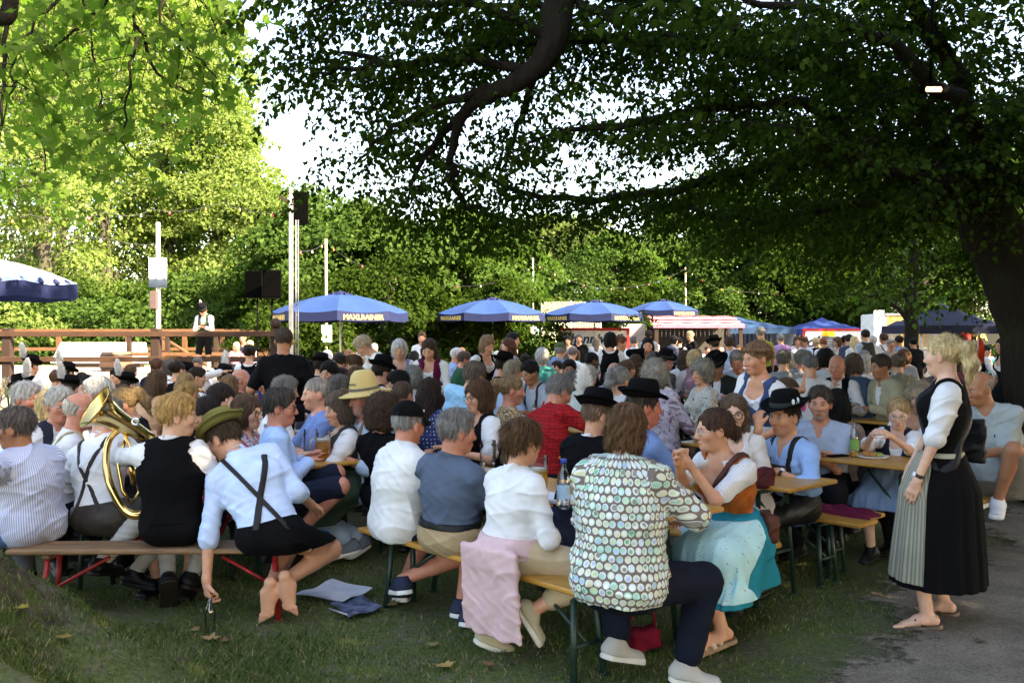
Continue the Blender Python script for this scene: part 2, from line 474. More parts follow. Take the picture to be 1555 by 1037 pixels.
class Person:
    def __init__(s,**k): s.__dict__.update(dict(at=(0,0),gz=0.0,h=90,sit=.46,H=1.75,f=False,bulk=1.0,belly=0.0,lean=8,side=0,twist=0,head=(0,8,0),hl=None,hr=None,
        hdl='rest',hdr='rest',pl=None,pr=None,fl=None,fr=None,fdl=None,fdr=None,res=.011,skin=SKIN,hair=('short',(.03,.02,.015)),beard=None,wear=(),hat=None,glasses=None,
        label='person',group=None,bare=False,seed=1,eyes=True,bust=1.0,smile=0,toe=False,shoes=None,tl=1.0)); s.__dict__.update(k); s.k=s.H/1.75; s.skel()
    def loc(s,w):
        """world point to local"""
        a=math.radians(s.h-90); d=np.array(w)-np.array([s.at[0],s.at[1],s.gz]); return rotz(-a)@d
    def tgt(s,t):
        if t is None: return None
        if len(t)==4: return s.loc(W(*t[1:]))
        return A3(t)
    def skel(s):
        if s.res<.0092 and not s.toe and not any(w[0]=='shoes' for w in s.wear): s.wear=list(s.wear)+[('shoes',(.006,.006,.006),(.014,.012,.011))]
        k=s.k; b=s.bulk
        s.P=A3((0,0,s.sit+.095)) if s.sit is not None else A3((0,0,.53*s.H-.01))
        ln=math.radians(s.lean); sd=math.radians(s.side)
        def dr(f): 
            v=A3((math.sin(sd*f),math.sin(ln*f),0)); v[2]=math.sqrt(max(1-v[0]**2-v[1]**2,.02)); return v
        s.U0,s.U1,s.U2=dr(.6),dr(1.0),dr(1.2 if s.lean<45 else 1.05)
        q=k*s.tl; s.Wa=s.P+.16*q*s.U0; s.Ch=s.Wa+.18*q*s.U1; s.N=s.Ch+.175*q*s.U2
        s.L0=A3((1,0,0)); tw=math.radians(s.twist)
        s.L1=nrm(A3((math.cos(tw),math.sin(tw),0))-s.U2*(A3((math.cos(tw),math.sin(tw),0))@s.U2))
        s.F1=np.cross(s.U2,s.L1)
        sw=(.160 if not s.f else .143)*k*(.6+.4*b)
        s.SR=s.N-.055*k*s.U2+sw*s.L1; s.SL=s.N-.055*k*s.U2-sw*s.L1
        ua,fa=.285*k,.25*k; s.ua,s.fa=ua,fa
        hl=s.tgt(s.hl); hr=s.tgt(s.hr)
        if hl is None: hl=A3((-.14,.36,.80)) if s.sit is not None else s.SL+A3((-.08,.06,-.52*k))
        if hr is None: hr=A3((.14,.36,.80)) if s.sit is not None else s.SR+A3((.08,.06,-.52*k))
        s.EL,s.WL=ik(s.SL,hl,ua,fa,s.pl or (-.55,-.5,-.6)); s.ER,s.WR=ik(s.SR,hr,ua,fa,s.pr or (.55,-.5,-.6))
        hw=.088*k*(.7+.3*b)
        s.HR=s.P+A3((hw,0,-.01)); s.HL=s.P+A3((-hw,0,-.01))
        th,sh=.43*k,.41*k
        fl=s.tgt(s.fl); fr=s.tgt(s.fr)
        if s.sit is not None:
            if fl is None: fl=A3((-.11,.42*k,.085))
            if fr is None: fr=A3((.11,.40*k,.085))
            pole=A3((0,.5,1))
        else:
            if fl is None: fl=A3((-.09,-.02,.085))
            if fr is None: fr=A3((.09,.03,.085))
            pole=A3((0,1,0)); th,sh=.245*s.H,.24*s.H
        zf=.092 if s.wear and any(w[0]=='shoes' for w in s.wear) else .082
        for q_ in(fl,fr):
            if q_[2]+s.gz<zf+.08: q_[2]=max(q_[2],zf-s.gz)
        s.KL,s.AL=ik(s.HL,fl,th,sh,pole+A3((-.25,0,0))); s.KR,s.AR=ik(s.HR,fr,th,sh,pole+A3((.25,0,0)))
        y,p,r=[math.radians(q) for q in s.head]
        s.Rh=rotz(y)@rotx(-p)@roty(r)
        nb=nrm(.65*s.U2+.35*s.Rh[:,2])
        s.hs=1.07*k**.45*(1 if not s.f else .965)
        s.hc=s.N+nb*.085*k+s.Rh@A3((0,.03,.085))*s.hs
    def hp(s,p): return s.hc+s.Rh@(A3(p)*s.hs)
    def torso(s,F,pad=.07):
        k,b=s.k,s.bulk*.93; f=s.f
        g=lambda p,kk: F.add(p,kk*k,0,pad)
        hipw=1.42 if f else 1.32
        g(cap(s.P-.01*s.U0,s.P+.05*k*s.U0,.106*k*b,.102*k*b,s.L0,hipw),.03)
        wr=(.086 if f else .104)*k*b
        g(cap(s.P+.08*k*s.U0,s.Ch,wr,(.103 if f else .112)*k*(.5+.5*b),nrm(s.L0+s.L1),1.36),.06)
        g(cap(s.Ch-.02*s.U1,s.N-.085*k*s.U2,(.104 if f else .114)*k*(.6+.4*b),.082*k,s.L1,1.42 if f else 1.5),.06)
        g(cap(s.SL,s.SR,.056*k*(.7+.3*b)),.06)
        g(cap(s.N-.01*s.U2,s.SL*.6+s.N*.4+.01*s.U2,.05*k,.045*k),.05); g(cap(s.N-.01*s.U2,s.SR*.6+s.N*.4+.01*s.U2,.05*k,.045*k),.05)
        if f and s.bust>0:
            for q in(-1,1): g(ell(s.Ch+s.U1*.035*k+s.L1*q*.075*k*(.7+.3*b)+s.F1*.085*k,A3((.068,.062,.066))*k*s.bust*(.6+.4*b)),.04)
        if s.belly>0: g(ell(s.P*.35+s.Wa*.65+nrm(np.cross(s.U1,s.L0))*.06,(.15*b,.09+.09*s.belly,.15)),.07)
        if s.sit is not None:
            for q in(-1,1): g(ell(s.P+A3((q*.066*k*b,-.016,-.010)),(.094*k*b,.106*k*b,.090)),.05)
    def legs(s,F,o=0,upto=1.0,kk=.03,flare=0,thin=1.0):
        k,b=s.k*thin,.5+.5*s.bulk
        for h,n,a in((s.HL,s.KL,s.AL),(s.HR,s.KR,s.AR)):
            e=n if upto>=.5 else h+(n-h)*upto*2
            r1=(.085*b+o)*k; r2=(.058+.012*(b-1))*k+o
            rr=r1+(r2-r1)*min(upto*2,1)+flare
            F.add(cap(h,e,r1,rr),kk)
            if upto>.5:
                t=(upto-.5)*2; e=n+(a-n)*t
                F.add(cap(n,e,r2,(.056-.02*t)*k+o+flare),kk)
                if o<.02:
                    c=n+(a-n)*.32; fw=nrm(np.cross(np.cross(a-n,n-h),a-n)); F.add(cap(n+(a-n)*.15,n+(a-n)*.5,.047*k+o,.040*k+o),kk)
    def arms(s,F,o=0,upto=1.0,kk=.025,flare=0,puff=0):
        k=s.k*(.75+.25*s.bulk)*(.86 if s.f else .93)
        for S,E,Wp in((s.SL,s.EL,s.WL),(s.SR,s.ER,s.WR)):
            ru,re,rw=.053*k+o,.040*k+o,.026*k+o
            if upto<=.53:
                t=upto/.53; F.add(cap(S,S+(E-S)*t,ru+.004,ru+(re-ru)*t+flare),kk)
            else:
                F.add(cap(S,E,ru,re),kk); t=(upto-.53)/.47; F.add(cap(E,E+(Wp-E)*t,re,re+(rw-re)*t+flare),kk)
            if puff: 
                c=S+(E-S)*.28; F.add(cap(S+(E-S)*.08,S+(E-S)*.5,.075*k,.066*k),.03)
    def headsdf(s,F):
        R=s.Rh; q=s.hs; P=s.hp
        def E(c,r,kk,cut=False):
            (F.cut if cut else F.add)(ell(P(c),A3(r)*q,R),kk*q)
        w=.95 if s.f else 1.0
        F.add(cap(s.N-s.U2*.05,P((0,-.022,-.045)),.056*s.k*(1 if not s.f else .84),.052*q*(1 if not s.f else .85)),.04)
        E((0,-.012,.032),(.074,.093,.084),.02)
        E((0,.026,-.032),(.060*w,.064,.080),.035)
        E((0,.058,-.090),(.030*w,.030,.022),.03)
        for i in(-1,1):
            E((i*.036,.058,-.022),(.030,.028,.030),.02)
            F.add(cap(P((i*.012,.082,.020)),P((i*.042,.070,.020)),.010*q,.009*q),.014*q)
            E((i*.031,.099,.001),(.018,.017,.0105),.010,True)
            E((i*.075,-.008,-.010),(.009,.021,.033),.008)
        F.add(cap(P((0,.086,.012)),P((0,.108,-.030)),.0075*q,.0115*q),.012*q)
        for i in(-1,1): E((i*.012,.098,-.034),(.0085,.010,.008),.008)
        E((0,.088,-.061),(.026,.012,.0062),.006); E((0,.086,-.072),(.022,.012,.0070),.006)
        F.cut(cap(P((-.024,.101,-.0665+.004*s.smile)),P((0,.103,-.0668)),.0022*q),.004); F.cut(cap(P((.024,.101,-.0665+.004*s.smile)),P((0,.103,-.0668)),.0022*q),.004)
    def hand(s,F,w,d,side,pose,other=None):
        """w wrist, d forearm direction, side +1 right"""
        k=s.k*(.92 if s.f else 1.0)
        pose=pose if isinstance(pose,(tuple,list)) else {'rest':(25,(0,0,-1)),'flat':(8,(0,0,-1)),'grip':(75,(-side,0.2,0)),'fist':(95,(0,0,-1)),'hang':(30,(-side,0,0)),'bite':(60,(0,-1,0)),'hold':(55,(-side*.3,0.2,1))}[pose]
        curl,nv=pose[0],A3(pose[1]); 
        if len(pose)>2: d=nrm(A3(pose[2]))
        nv=nrm(nv-d*(nv@d)+1e-4); lat=np.cross(nv,d)*(1 if side>0 else -1)   # thumb side
        lat=nrm(lat)
        c=math.radians(curl)
        F.add(cap(w-d*.01,w+d*.03*k,.024*k,.022*k,lat,1.15),.015)
        F.add(cap(w+d*.03*k,w+d*.078*k,.0155*k,.014*k,lat,2.3),.012)
        for i in range(4):
            L=(.070,.080,.075,.058)[i]*k; o=(1.5-i)*.0198*k
            b=w+d*(.088-abs(i-1.2)*.004)*k+lat*o*.95
            ci=c*(1+.12*i); d1=nrm(d*math.cos(ci*.55)+nv*math.sin(ci*.55)+lat*(1.5-i)*.05); d2=nrm(d*math.cos(ci*1.35)+nv*math.sin(ci*1.35)); 
            m=b+d1*L*.5; F.add(cap(b-d*.012,m,.0095*k,.0086*k),.005); F.add(cap(m,m+d2*L*.5,.0086*k,.0068*k),.004)
        b=w+d*.028*k+lat*.022*k; t1=b+nrm(d*.62+lat*.7+nv*.35)*.042*k; t2=t1+nrm(d*.85+lat*.15+nv*(.25+curl/120))*.032*k
        F.add(cap(b,t1,.0125*k,.0100*k),.010); F.add(cap(t1,t2,.0098*k,.0078*k),.004)
    def footdir(s,i):
        fd=(s.fdl,s.fdr)[i]
        if fd is not None: return nrm(A3(fd))
        return nrm(A3((-.25,1,-.12) if i==0 else (.25,1,-.12)))
    def build(s):
        h=s.res; k=s.k
        pts=np.array([s.P,s.Wa,s.Ch,s.N,s.hc,s.SL,s.SR,s.EL,s.ER,s.WL,s.WR,s.KL,s.KR,s.AL,s.AR])
        lo=pts.min(0)-.27; hi=pts.max(0)+.27; lo[2]=max(lo[2],-.05); s.lo,s.hi=lo,hi
        B=Fld(lo,hi,h); T=B.like(); s.torso(T)
        B.a=np.minimum(B.a,T.a)
        s.headsdf(B); s.arms(B); s.legs(B)
        for w,e,sd,ps in((s.WL,s.EL,-1,s.hdl),(s.WR,s.ER,1,s.hdr)):
            if ps!='none': s.hand(B,w,nrm(w-e),sd,ps)
        shod=any(w[0]=='shoes' and (w[3] if len(w)>3 else 'shoe') in('shoe','sneaker','slip') for w in s.wear)
        for i,(a,n) in enumerate(() if shod else ((s.AL,s.KL),(s.AR,s.KR))):
            d=s.footdir(i); up=nrm(np.cross(np.cross(d,A3((0,0,1))),d)) if abs(d[2])<.9 else nrm(a*0+A3((0,1,0)))
            lat=np.cross(d,up)
            B.add(cap(a-d*.03*k-up*.035,a+d*.06*k-up*.03,.034*k,.032*k),.02); B.add(cap(a+d*.03-up*.03,a+d*.145*k-up*.052,.032*k,.018*k,lat,1.7),.02)
            if s.toe:
                sg=1 if i==0 else -1
                for j in range(5):
                    bs=a+d*(.150-.006*j)*k-up*.054+lat*sg*(-.030+.016*j)*k; B.add(cap(bs,bs+d*(.040-.005*j),.012-.001*j,.010-.001*j),.006)
        v,f=B.nets(); s.bodyF=B
        me=mesh_np('person',v,f); me.materials.append(M_skin)
        s.tint(me,v)
        a=math.radians(s.h-90)
        o=link('person',me,None,None,s.label,'person',s.group,None,s.skin,(s.at[0],s.at[1],s.gz),a); s.o=o
        s.T=T
        if s.eyes: s.mk_eyes()
        if s.hair: s.mk_hair(*s.hair)
        for w in s.wear: getattr(s,'w_'+w[0])(*w[1:])
        if s.hat: getattr(s,'hat_'+s.hat[0])(*s.hat[1:])
        if s.glasses: s.mk_glasses(s.glasses)
        del s.bodyF,s.T
        return o
    def headlocal(s,v): return ((v-s.hc.astype(f32))@s.Rh.astype(f32))/s.hs
    def tint(s,me,v):
        q=s.headlocal(v); x,y,z=q[:,0],q[:,1],q[:,2]
        t=np.ones((len(v),4),f32)
        def blob(c,r,col,soft=.4):
            d=np.sqrt((((np.abs(x) if c[0]!=0 else x)-c[0])/r[0])**2+((y-c[1])/r[1])**2+((z-c[2])/r[2])**2)
            w=np.clip((1-d)/soft,0,1)[:,None]; t[:,:3]=t[:,:3]*(1-w)+t[:,:3]*np.array(col,f32)*w
        blob((0,.09,-.066),(.028,.022,.0125),(.80,.50,.48) if not s.f else (.78,.40,.40))
        blob((.042,.06,-.03),(.03,.04,.03),(1.04,.84,.80),.9); blob((0,.11,-.03),(.02,.02,.02),(1.03,.84,.80),.9); blob((.078,-.005,-.01),(.012,.025,.035),(1.05,.78,.72),.8)
        blob((.031,.085,.0),(.021,.022,.012),(.62,.50,.48),.8); blob((.031,.085,.0065),(.017,.018,.0045),(.25,.18,.16),.6)
        hc=s.hair[1] if s.hair else (.1,.08,.06); bc=[min(.75,max(.22,c*2.2+.15)) for c in hc]
        blob((.030,.082,.0215),(.022,.018,.0065),bc,.5)
        if s.beard:
            st=s.beard[1]; lip=np.clip(1-np.sqrt((x/.024)**2+((z+.066)/.011)**2),0,1)>0
            jaw=np.clip((-.035-z+np.clip(.05-y,0,.1)*-.25)/.02,0,1)*np.clip((z+.13)/.02,0,1)*np.clip((y-.0)/.03,0,1)
            goat=np.clip(1-np.sqrt((x/.036)**2+((z+.085)/.036)**2)+.35,0,1)*(y>.05); mous=np.clip(1.4-np.sqrt((x/.034)**2+((z+.050)/.010)**2),0,1)*(y>.06)
            w=np.maximum(np.maximum(goat,mous)*min(1,st*1.25),jaw*st*(.55 if st<.7 else 1.0)); w=np.where(lip,0,w)[:,None]
            tgt=np.array([b/max(c,.05) for b,c in zip(s.beard[0],s.skin)],f32) if st>=.5 else np.array([.62,.56,.55],f32)
            t[:,:3]=t[:,:3]*(1-w)+tgt*w
        at=me.attributes.new('tint','FLOAT_COLOR','POINT'); at.data.foreach_set('color',t.ravel())
    def puv(s,me,v):
        z=v[:,2]; t=np.clip((z-s.P[2])/max(s.N[2]-s.P[2],.05),-.2,1); ax=s.P[None,:2]+(s.N-s.P)[None,:2]*t[:,None]
        u=np.arctan2((v[:,0]-ax[:,0])/1.5,-(v[:,1]-ax[:,1]))*.185*s.bulk
        vv=z-.15*np.maximum(v[:,1]-ax[:,1],0)
        if s.sit is not None:
            low=(v[:,2]<s.P[2]+.12)&(v[:,1]>s.P[1]+.05); u=np.where(low,v[:,0],u); vv=np.where(low,z-v[:,1],vv)
        for S,E,Wp,sg in((s.SL,s.EL,s.WL,-1),(s.SR,s.ER,s.WR,1)):
            for a_,b_ in((S,E),(E,Wp)):
                d_=b_-a_; t_=np.clip(((v-a_)@d_)/(d_@d_),0,1); dist=np.linalg.norm(v-a_-t_[:,None]*d_[None],axis=1); m_=(dist<.10)&((v-s.N)@(sg*s.L1)>np.abs((S-s.N)@s.L1)*.93); u=np.where(m_,v[:,1]+.3*sg,u); vv=np.where(m_,z+.01,vv)
        c=np.stack([u,vv,np.zeros_like(u)],1).astype(f32)
        at=me.attributes.new('puv','FLOAT_VECTOR','POINT'); at.data.foreach_set('vector',c.ravel())
    def emit(s,F,name,mat,color,wr=0.0,parent=None,label=None):
        wrinkle(F,wr,s.seed)
        r=F.nets()
        if r is None: return None
        me=mesh_np(name,*r); me.materials.append(mat); s.puv(me,r[0])
        return link(name,me,None,parent or s.o,label,None,None,None,color)
    # -- head things, modelled in head space
    def hemit(s,name,me,mat,color,parent=None):
        n=len(me.vertices); v=np.empty(n*3,f32); me.vertices.foreach_get('co',v); v=v.reshape(-1,3)
        v=(v*s.hs)@s.Rh.T.astype(f32)+s.hc.astype(f32); me.vertices.foreach_set('co',np.ascontiguousarray(v,f32).ravel()); me.update()
        if mat is not None: me.materials.append(mat)
        s.puv(me,v)
        return link(name,me,None,parent or s.o,None,None,None,None,color)
    def mk_eyes(s):
        global EYE
        if EYE is None: EYE=eye_mesh()
        for i in(-1,1):
            e=link('eye',EYE,None,s.o); e.location=s.hp((i*.031,.0772,0)); e.rotation_euler=Matrix(s.Rh.tolist()).to_euler(); e.scale=(s.hs*1.05,s.hs,s.hs*.60)
    def mk_hair(s,style,col,vol=1.0,n=1.0):
        if style=='none': return
        h=max(s.res*.8,.0042)
        lo=A3((-.17,-.24,-.36 if style in('long','pony','side') else -.20)); hi=A3((.17,.16,.19))
        F=Fld(lo,hi,h); S=lambda o,kk=.0: F.add(ell((0,-.013,.034),A3((.074,.093,.084))+o),kk)
        face=lambda w=.079,top=.062,kk=.012: F.cut(ell((0,.135,top-.11),(w,.105,.115)),kk)
        o=.010*vol
        if style in('short','buzz','fringe'):
            S(.004 if style=='buzz' else o); 
            if style!='buzz': F.add(ell((0,.01,.085),A3((.062,.075,.035))*(.9+.12*vol)),.02)
            face(.082,.070 if style!='fringe' else .050)
            for i in(-1,1): F.cut(ell((i*.085,.012,-.035),(.04,.038,.045)),.01)
            F.plane((0,-.09,-.055),(0,.35,-1))
        elif style=='bald':
            S(.006); F.plane((0,-.02,.035),(0,.45,1)); face(.085,.05); F.plane((0,-.09,-.055),(0,.35,-1))
            for i in(-1,1): F.cut(ell((i*.085,.012,-.035),(.04,.038,.045)),.01)
        elif style in('bob','wavy'):
            S(.016*vol); F.add(ell((0,-.022,-.035),A3((.094,.080,.100))*vol),.03); face(.072,.060); F.plane((0,0,-.115 if style=='bob' else -.10),(0,-.25,-1))
        elif style in('long','side'):
            S(.010*vol); F.add(ell((0,-.028,-.03),A3((.088,.076,.10))*vol),.03)
            F.add(cap((0,-.045,-.04),(0,-.085,-.27),.072*vol,.045,A3((1,0,0)),1.35),.03)
            for i in(-1,1): F.add(cap((i*.077,.0,-.02),(i*.085,.015,-.20),.022,.018),.03)
            face(.072,.066)
        elif style=='pony':
            S(.008); face(.080,.070); F.plane((0,-.08,-.05),(0,.5,-1))
            F.add(cap((0,-.085,.045),(0,-.135,.04),.030,.034),.02); F.add(cap((0,-.135,.04),(0,-.150,-.04),.034,.036),.03); F.add(cap((0,-.150,-.04),(0,-.130,-.145),.036,.014),.03)
        elif style in('bun','lowbun'):
            S(.008); face(.080,.070); F.plane((0,-.08,-.055),(0,.5,-1))
            for i in(-1,1): F.cut(ell((i*.085,.014,-.040),(.04,.034,.046)),.01)
            F.add(ell((0,-.115,.045 if style=='bun' else -.02),(.045,.038,.045)),.015)
        elif style=='braid':
            S(.009); face(.079,.060); F.plane((0,-.08,-.055),(0,.5,-1))
            for i in range(26):
                a=-2.4+4.8*i/25; p=A3((math.sin(a)*.084,-.013+math.cos(a)*.090,.055+.02*math.cos(a))); F.add(ell(p,(.017,.017,.015+.006*(i%2))),.006)
            F.add(ell((0,-.105,.02),(.05,.035,.045)),.02)
        elif style=='curly':
            S(.040*vol); F.add(ell((0,-.03,-.03),A3((.115,.10,.115))*vol),.04); face(.070,.045); F.plane((0,0,-.14),(0,-.3,-1))
        # strands
        I=np.argwhere(np.abs(F.a)<.03); p=F.lo+F.h*I; ang=np.arctan2(p[:,0],p[:,1]+.02)
        if style=='curly': d=.010*(np.sin(p[:,0]*150+2*np.sin(p[:,2]*90))*np.sin(p[:,1]*140+p[:,2]*60)*np.sin(p[:,2]*150+p[:,0]*40))
        elif style=='wavy': d=.0035*np.sin(ang*17+p[:,2]*60+2.0*np.sin(p[:,2]*45))+.003*np.sin(p[:,2]*95+ang*6)
        else: d=.0030*np.sin(ang*19+2.5*np.sin(p[:,2]*38+s.seed)+p[:,2]*26)+.0018*np.sin(ang*43+p[:,2]*80+2*np.sin(p[:,1]*60))+.0028*np.sin(p[:,0]*75+s.seed+p[:,1]*30)*np.sin(p[:,1]*62-p[:,0]*25)+.0015*np.sin(p[:,0]*190)*np.sin(p[:,1]*170+s.seed)*np.sin(p[:,2]*150)
        F.a[I[:,0],I[:,1],I[:,2]]+=d.astype(f32)
        r=F.nets()
        if r is None: return
        s.hemit('hair',s.strands(r,style,vol),M_hair,col)
        if s.beard and s.beard[1]>.7:
            F=Fld((-.1,-.02,-.16),(.1,.15,.03),h); F.add(ell((0,.030,-.060),(.062,.068,.062)),0); F.add(ell((0,.062,-.095),(.034,.036,.030)),.02); F.plane((0,0,-.040),(0,-.35,1)); F.cut(ell((0,.125,-.062),(.028,.05,.016)),.006)
            I=np.argwhere(np.abs(F.a)<.02); p=F.lo+F.h*I; F.a[I[:,0],I[:,1],I[:,2]]+=(.002*np.sin(p[:,0]*300)*np.sin(p[:,2]*220+p[:,1]*100)).astype(f32)
            r=F.nets()
            if r is not None: s.hemit('beard',mesh_np('beard',*r),M_hair,s.beard[0])
    def strands(s,r,style,vol):
        v,f=r; n=1700 if s.res<.0105 else (700 if s.res<.016 else 0)
        if n==0 or style in('bald',): return mesh_np('hair',v,f)
        R=np.random.default_rng(int(s.seed*10)%9999+3)
        i=R.integers(0,len(f),n); p=v[f[i]].mean(1); e1=v[f[i,2]]-v[f[i,0]]; e2=v[f[i,3]]-v[f[i,1]]; nv=np.cross(e1,e2); nv/=np.linalg.norm(nv,axis=1,keepdims=True)+1e-9
        if style in('pony','bun','lowbun','braid'): 
            c=np.array([0,-.13,.03 if style!='lowbun' else -.02]); d=c-p; d[p[:,1]<-.11]=np.array([0,-.1,-1])
        elif style=='curly': d=R.normal(0,1,(n,3))
        else:
            d=p-np.array([.012,-.035,.125]); d[:,2]-=.06 if style in('short','buzz','fringe') else .16
        d=d+R.normal(0,.018 if style!='curly' else .3,(n,3)); d-=nv*(nv*d).sum(1,keepdims=True); d/=np.linalg.norm(d,axis=1,keepdims=True)+1e-9
        fr=np.where((p[:,1]>.03)&(style!='fringe')&(style!='curly'),.38,1.0)[:,None]
        L=fr*R.uniform(.55,1.25,n)[:,None]*(.016 if style=='buzz' else .030 if style=='short' else .042); up=R.uniform(.05,.34,n)[:,None]*(1.2 if style in('short','fringe','curly') else .25 if style in('pony','bun','lowbun','braid') else .7)
        sd=np.cross(d,nv)*R.uniform(.0010,.0022,n)[:,None]
        p0=p-nv*.003; p1=p+d*L*.55+nv*(up*L*.7+.0015); p2=p+d*L+nv*up*L*.8+R.normal(0,.003,(n,3))
        bv=np.stack([p0-sd,p0+sd,p1+sd*.8,p1-sd*.8,p2-sd*.25,p2+sd*.25],1).reshape(-1,3); k=len(v)+np.arange(n)[:,None]*6
        bf=np.concatenate([k+np.array([[0,1,2,3]]),k+np.array([[3,2,5,4]])])
        return mesh_np('hair',np.concatenate([v,bv]),np.concatenate([f,bf]))
    def mk_glasses(s,kind):
        b=MB(); col=(.02,.02,.022) if kind!='light' else (.45,.42,.40)
        for i in(-1,1):
            c=A3((i*.032,.098,-.003)); rx,rz=(.0235,.020) if kind!='round' else (.0235,.0235)
            pts=[c+A3((math.cos(a)*rx,-abs(math.cos(a)*i*.5+.5)*.004,math.sin(a)*rz)) for a in np.linspace(0,2*math.pi,17)]
            b.tube(pts,.0021 if kind!='round' else .0028,6,False); b.tube([(i*.055,.094,.002),(i*.077,.06,.004),(i*.079,-.005,.002)],.0017,5)
        b.tube([(-.010,.100,.001),(0,.103,.004),(.010,.100,.001)],.002,5)
        s.hemit('glasses',b.mesh('glasses'),simple('spectacle_frame',col,.3,.2,bump=0) if kind!='light' else simple('light_spectacle_frame',col,.25,.7,bump=0),None)
    # -- hats
    def hat_felt(s,col,tilt=(0,0),brim=.060,crown=.115,feather=None,band=(.05,.05,.05),deco=None,mat=None):
        b=MB(); r0=.092
        R=rotx(math.radians(-tilt[0]))@roty(math.radians(tilt[1]))
        prof=[(r0+brim,.006),(r0+brim+.004,.012),(r0+brim*.55,.002),(r0+.008,.0),(r0,.012),(r0-.002,.04),(r0-.008,crown*.7),(r0-.018,crown*.93),(r0-.034,crown),(r0-.055,crown*.98),(r0-.075,crown*.86),(.001,crown*.82)]
        c=A3((0,-.012,.062)); b.lathe(prof,32,(0,0,0)); 
        v=np.array(b.v); rr=np.hypot(v[:,0],v[:,1]); m=rr>r0+.01
        v[m,2]+=np.abs(v[m,0])*.22*(rr[m]-r0)/brim - v[m,1]*.16*(rr[m]-r0)/brim
        v[:,1]*=1.12; b.v=[tuple(q) for q in (v@R.T+c)]
        H=s.hemit('hat',b.mesh('hat'),mat or M_felt,col)
        b=MB(); b.lathe([(r0+.003,.008),(r0+.0035,.018),(r0+.002,.034),(r0,.036)],32,(0,0,0)); v=np.array(b.v); v[:,1]*=1.12; b.v=[tuple(q) for q in (v@R.T+c)]
        s.hemit('hat_band',b.mesh('hat_band'),M_fab,band,H)
        if feather:
            kind,base,dirv,L,wd=feather
            b=MB(); rr=random.Random(3); base=A3(base); dirv=nrm(A3(dirv))
            side=nrm(np.cross(dirv,A3((.2,.9,.1)))); sd2=np.cross(dirv,side)
            for i in range(260):
                t=rr.random()**.7; a=rr.random()*6.283; p=base+dirv*L*t*.85
                out=(side*math.cos(a)+sd2*math.sin(a)); w=wd*math.sin(math.pi*min(.97,.16+t*.8))**.7
                q=p+out*w*(.7+.4*rr.random())+dirv*L*.14; u=np.cross(out,dirv)*(.0045+.4*s.res**1.0*.5)
                mid=(p+q)/2+out*w*.15
                b.add([p-u,p+u,mid+u*1.5,q,mid-u*1.5],[(0,1,2,3,4)])
            s.hemit('feather',b.mesh('feather'),M_fluff,(.85,.84,.82) if kind=='white' else kind,H)
        if deco:
            b=MB()
            for (p,r,cc) in deco:
                pass
            for (p,r,cc) in deco:
                b=MB(); p=A3(p)
                for j in range(7):
                    a=j*.9; d=A3((math.cos(a)*.6,.25,math.sin(a)))*r*.6; b.ball(p+d,(r*.42,r*.3,r*.5),6)
                b.ball(p+A3((0,.004,0)),r*.35,6); s.hemit('hat_flower',b.mesh('hat_flower'),M_felt,cc,H)
    def hat_cap(s,col):
        b=MB(); r0=.088
        prof=[(r0+.002,-.008)]+[(r0*math.cos(a),.085*math.sin(a)) for a in np.linspace(0,1.5,9)]
        b.lathe(prof,28,(0,-.012,.058),sy=1.16)
        n=13; v=[];
        for j in range(5):
            t=j/4
            for i in range(n):
                a=-1.15+2.3*i/(n-1); r=r0+t*.075*math.cos(a)**.6; v.append((math.sin(a)*(r0+t*.012),-.012+math.cos(a)*1.16*r,.056-.028*t-.035*t*math.sin(a)**2))
        f=[(j*n+i,j*n+i+1,(j+1)*n+i+1,(j+1)*n+i) for j in range(4) for i in range(n-1)]
        v2=[(x,y,z-.004) for x,y,z in v]; m=len(v)
        b.add(v,f,True); b.add(v2,[q[::-1] for q in f],True)
        H=s.hemit('cap',b.mesh('cap'),M_felt,col)
        if s.res<.008:
            b=MB()
            for i,a in enumerate(np.linspace(.15,.8,6)):
                b.box((math.sin(a)*.089,-.012+math.cos(a)*1.16*.084,.085+.004*(i%2)),(.011,.008,.007 if i%2 else .012),rotz(-a))
            s.hemit('emblem',b.mesh('emblem'),simple('cap_print',(.75,.75,.75),.6),None,H)
    def hat_straw(s,col):
        b=MB(); r0=.094; R=rotx(math.radians(-2)); c=A3((0,-.012,.050))
        prof=[(r0+.080,-.018),(r0+.083,-.012),(r0+.04,.0),(r0+.006,.004),(r0,.02),(r0-.006,.07),(r0-.022,.122),(r0-.045,.148),(r0-.075,.150),(.001,.135)]
        b.lathe(prof,32,(0,0,0)); v=np.array(b.v); v[:,1]*=1.12; b.v=[tuple(q) for q in (v@R.T+c)]
        H=s.hemit('hat',b.mesh('hat'),M_straw,col)
        b=MB(); b.lathe([(r0+.003,.012),(r0+.002,.03),(r0,.032)],32); v=np.array(b.v); v[:,1]*=1.12; b.v=[tuple(q) for q in (v@R.T+c)]; s.hemit('hat_band',b.mesh('hat_band'),M_fab,(.12,.10,.08),H)
        b=MB()
        for i,ch in enumerate('nnowmowiu'):
            a=-.55+i*.15; b.box((math.sin(a)*.090,-.012+math.cos(a)*.100,.108),(.004,.005,.020),rotz(-a)@roty(.25*(1 if i%2 else -1))); b.box((math.sin(a+.06)*.090,-.012+math.cos(a+.06)*.100,.108),(.010,.005,.004),rotz(-a))
        s.hemit('hat_lettering',b.mesh('hat_lettering'),simple('hat_ink',(.03,.025,.02),.8),None,H)
    # -- garments
    def loose(s,F,e=0.0):
        k,b=s.k,s.bulk*.93; F.add(cap(s.P+.05*k*s.U0,s.Ch+.02*s.U1,(.104+e)*k*b,(.107+e)*k*(.5+.5*b),nrm(s.L0+s.L1),1.46),.03,0,.07)
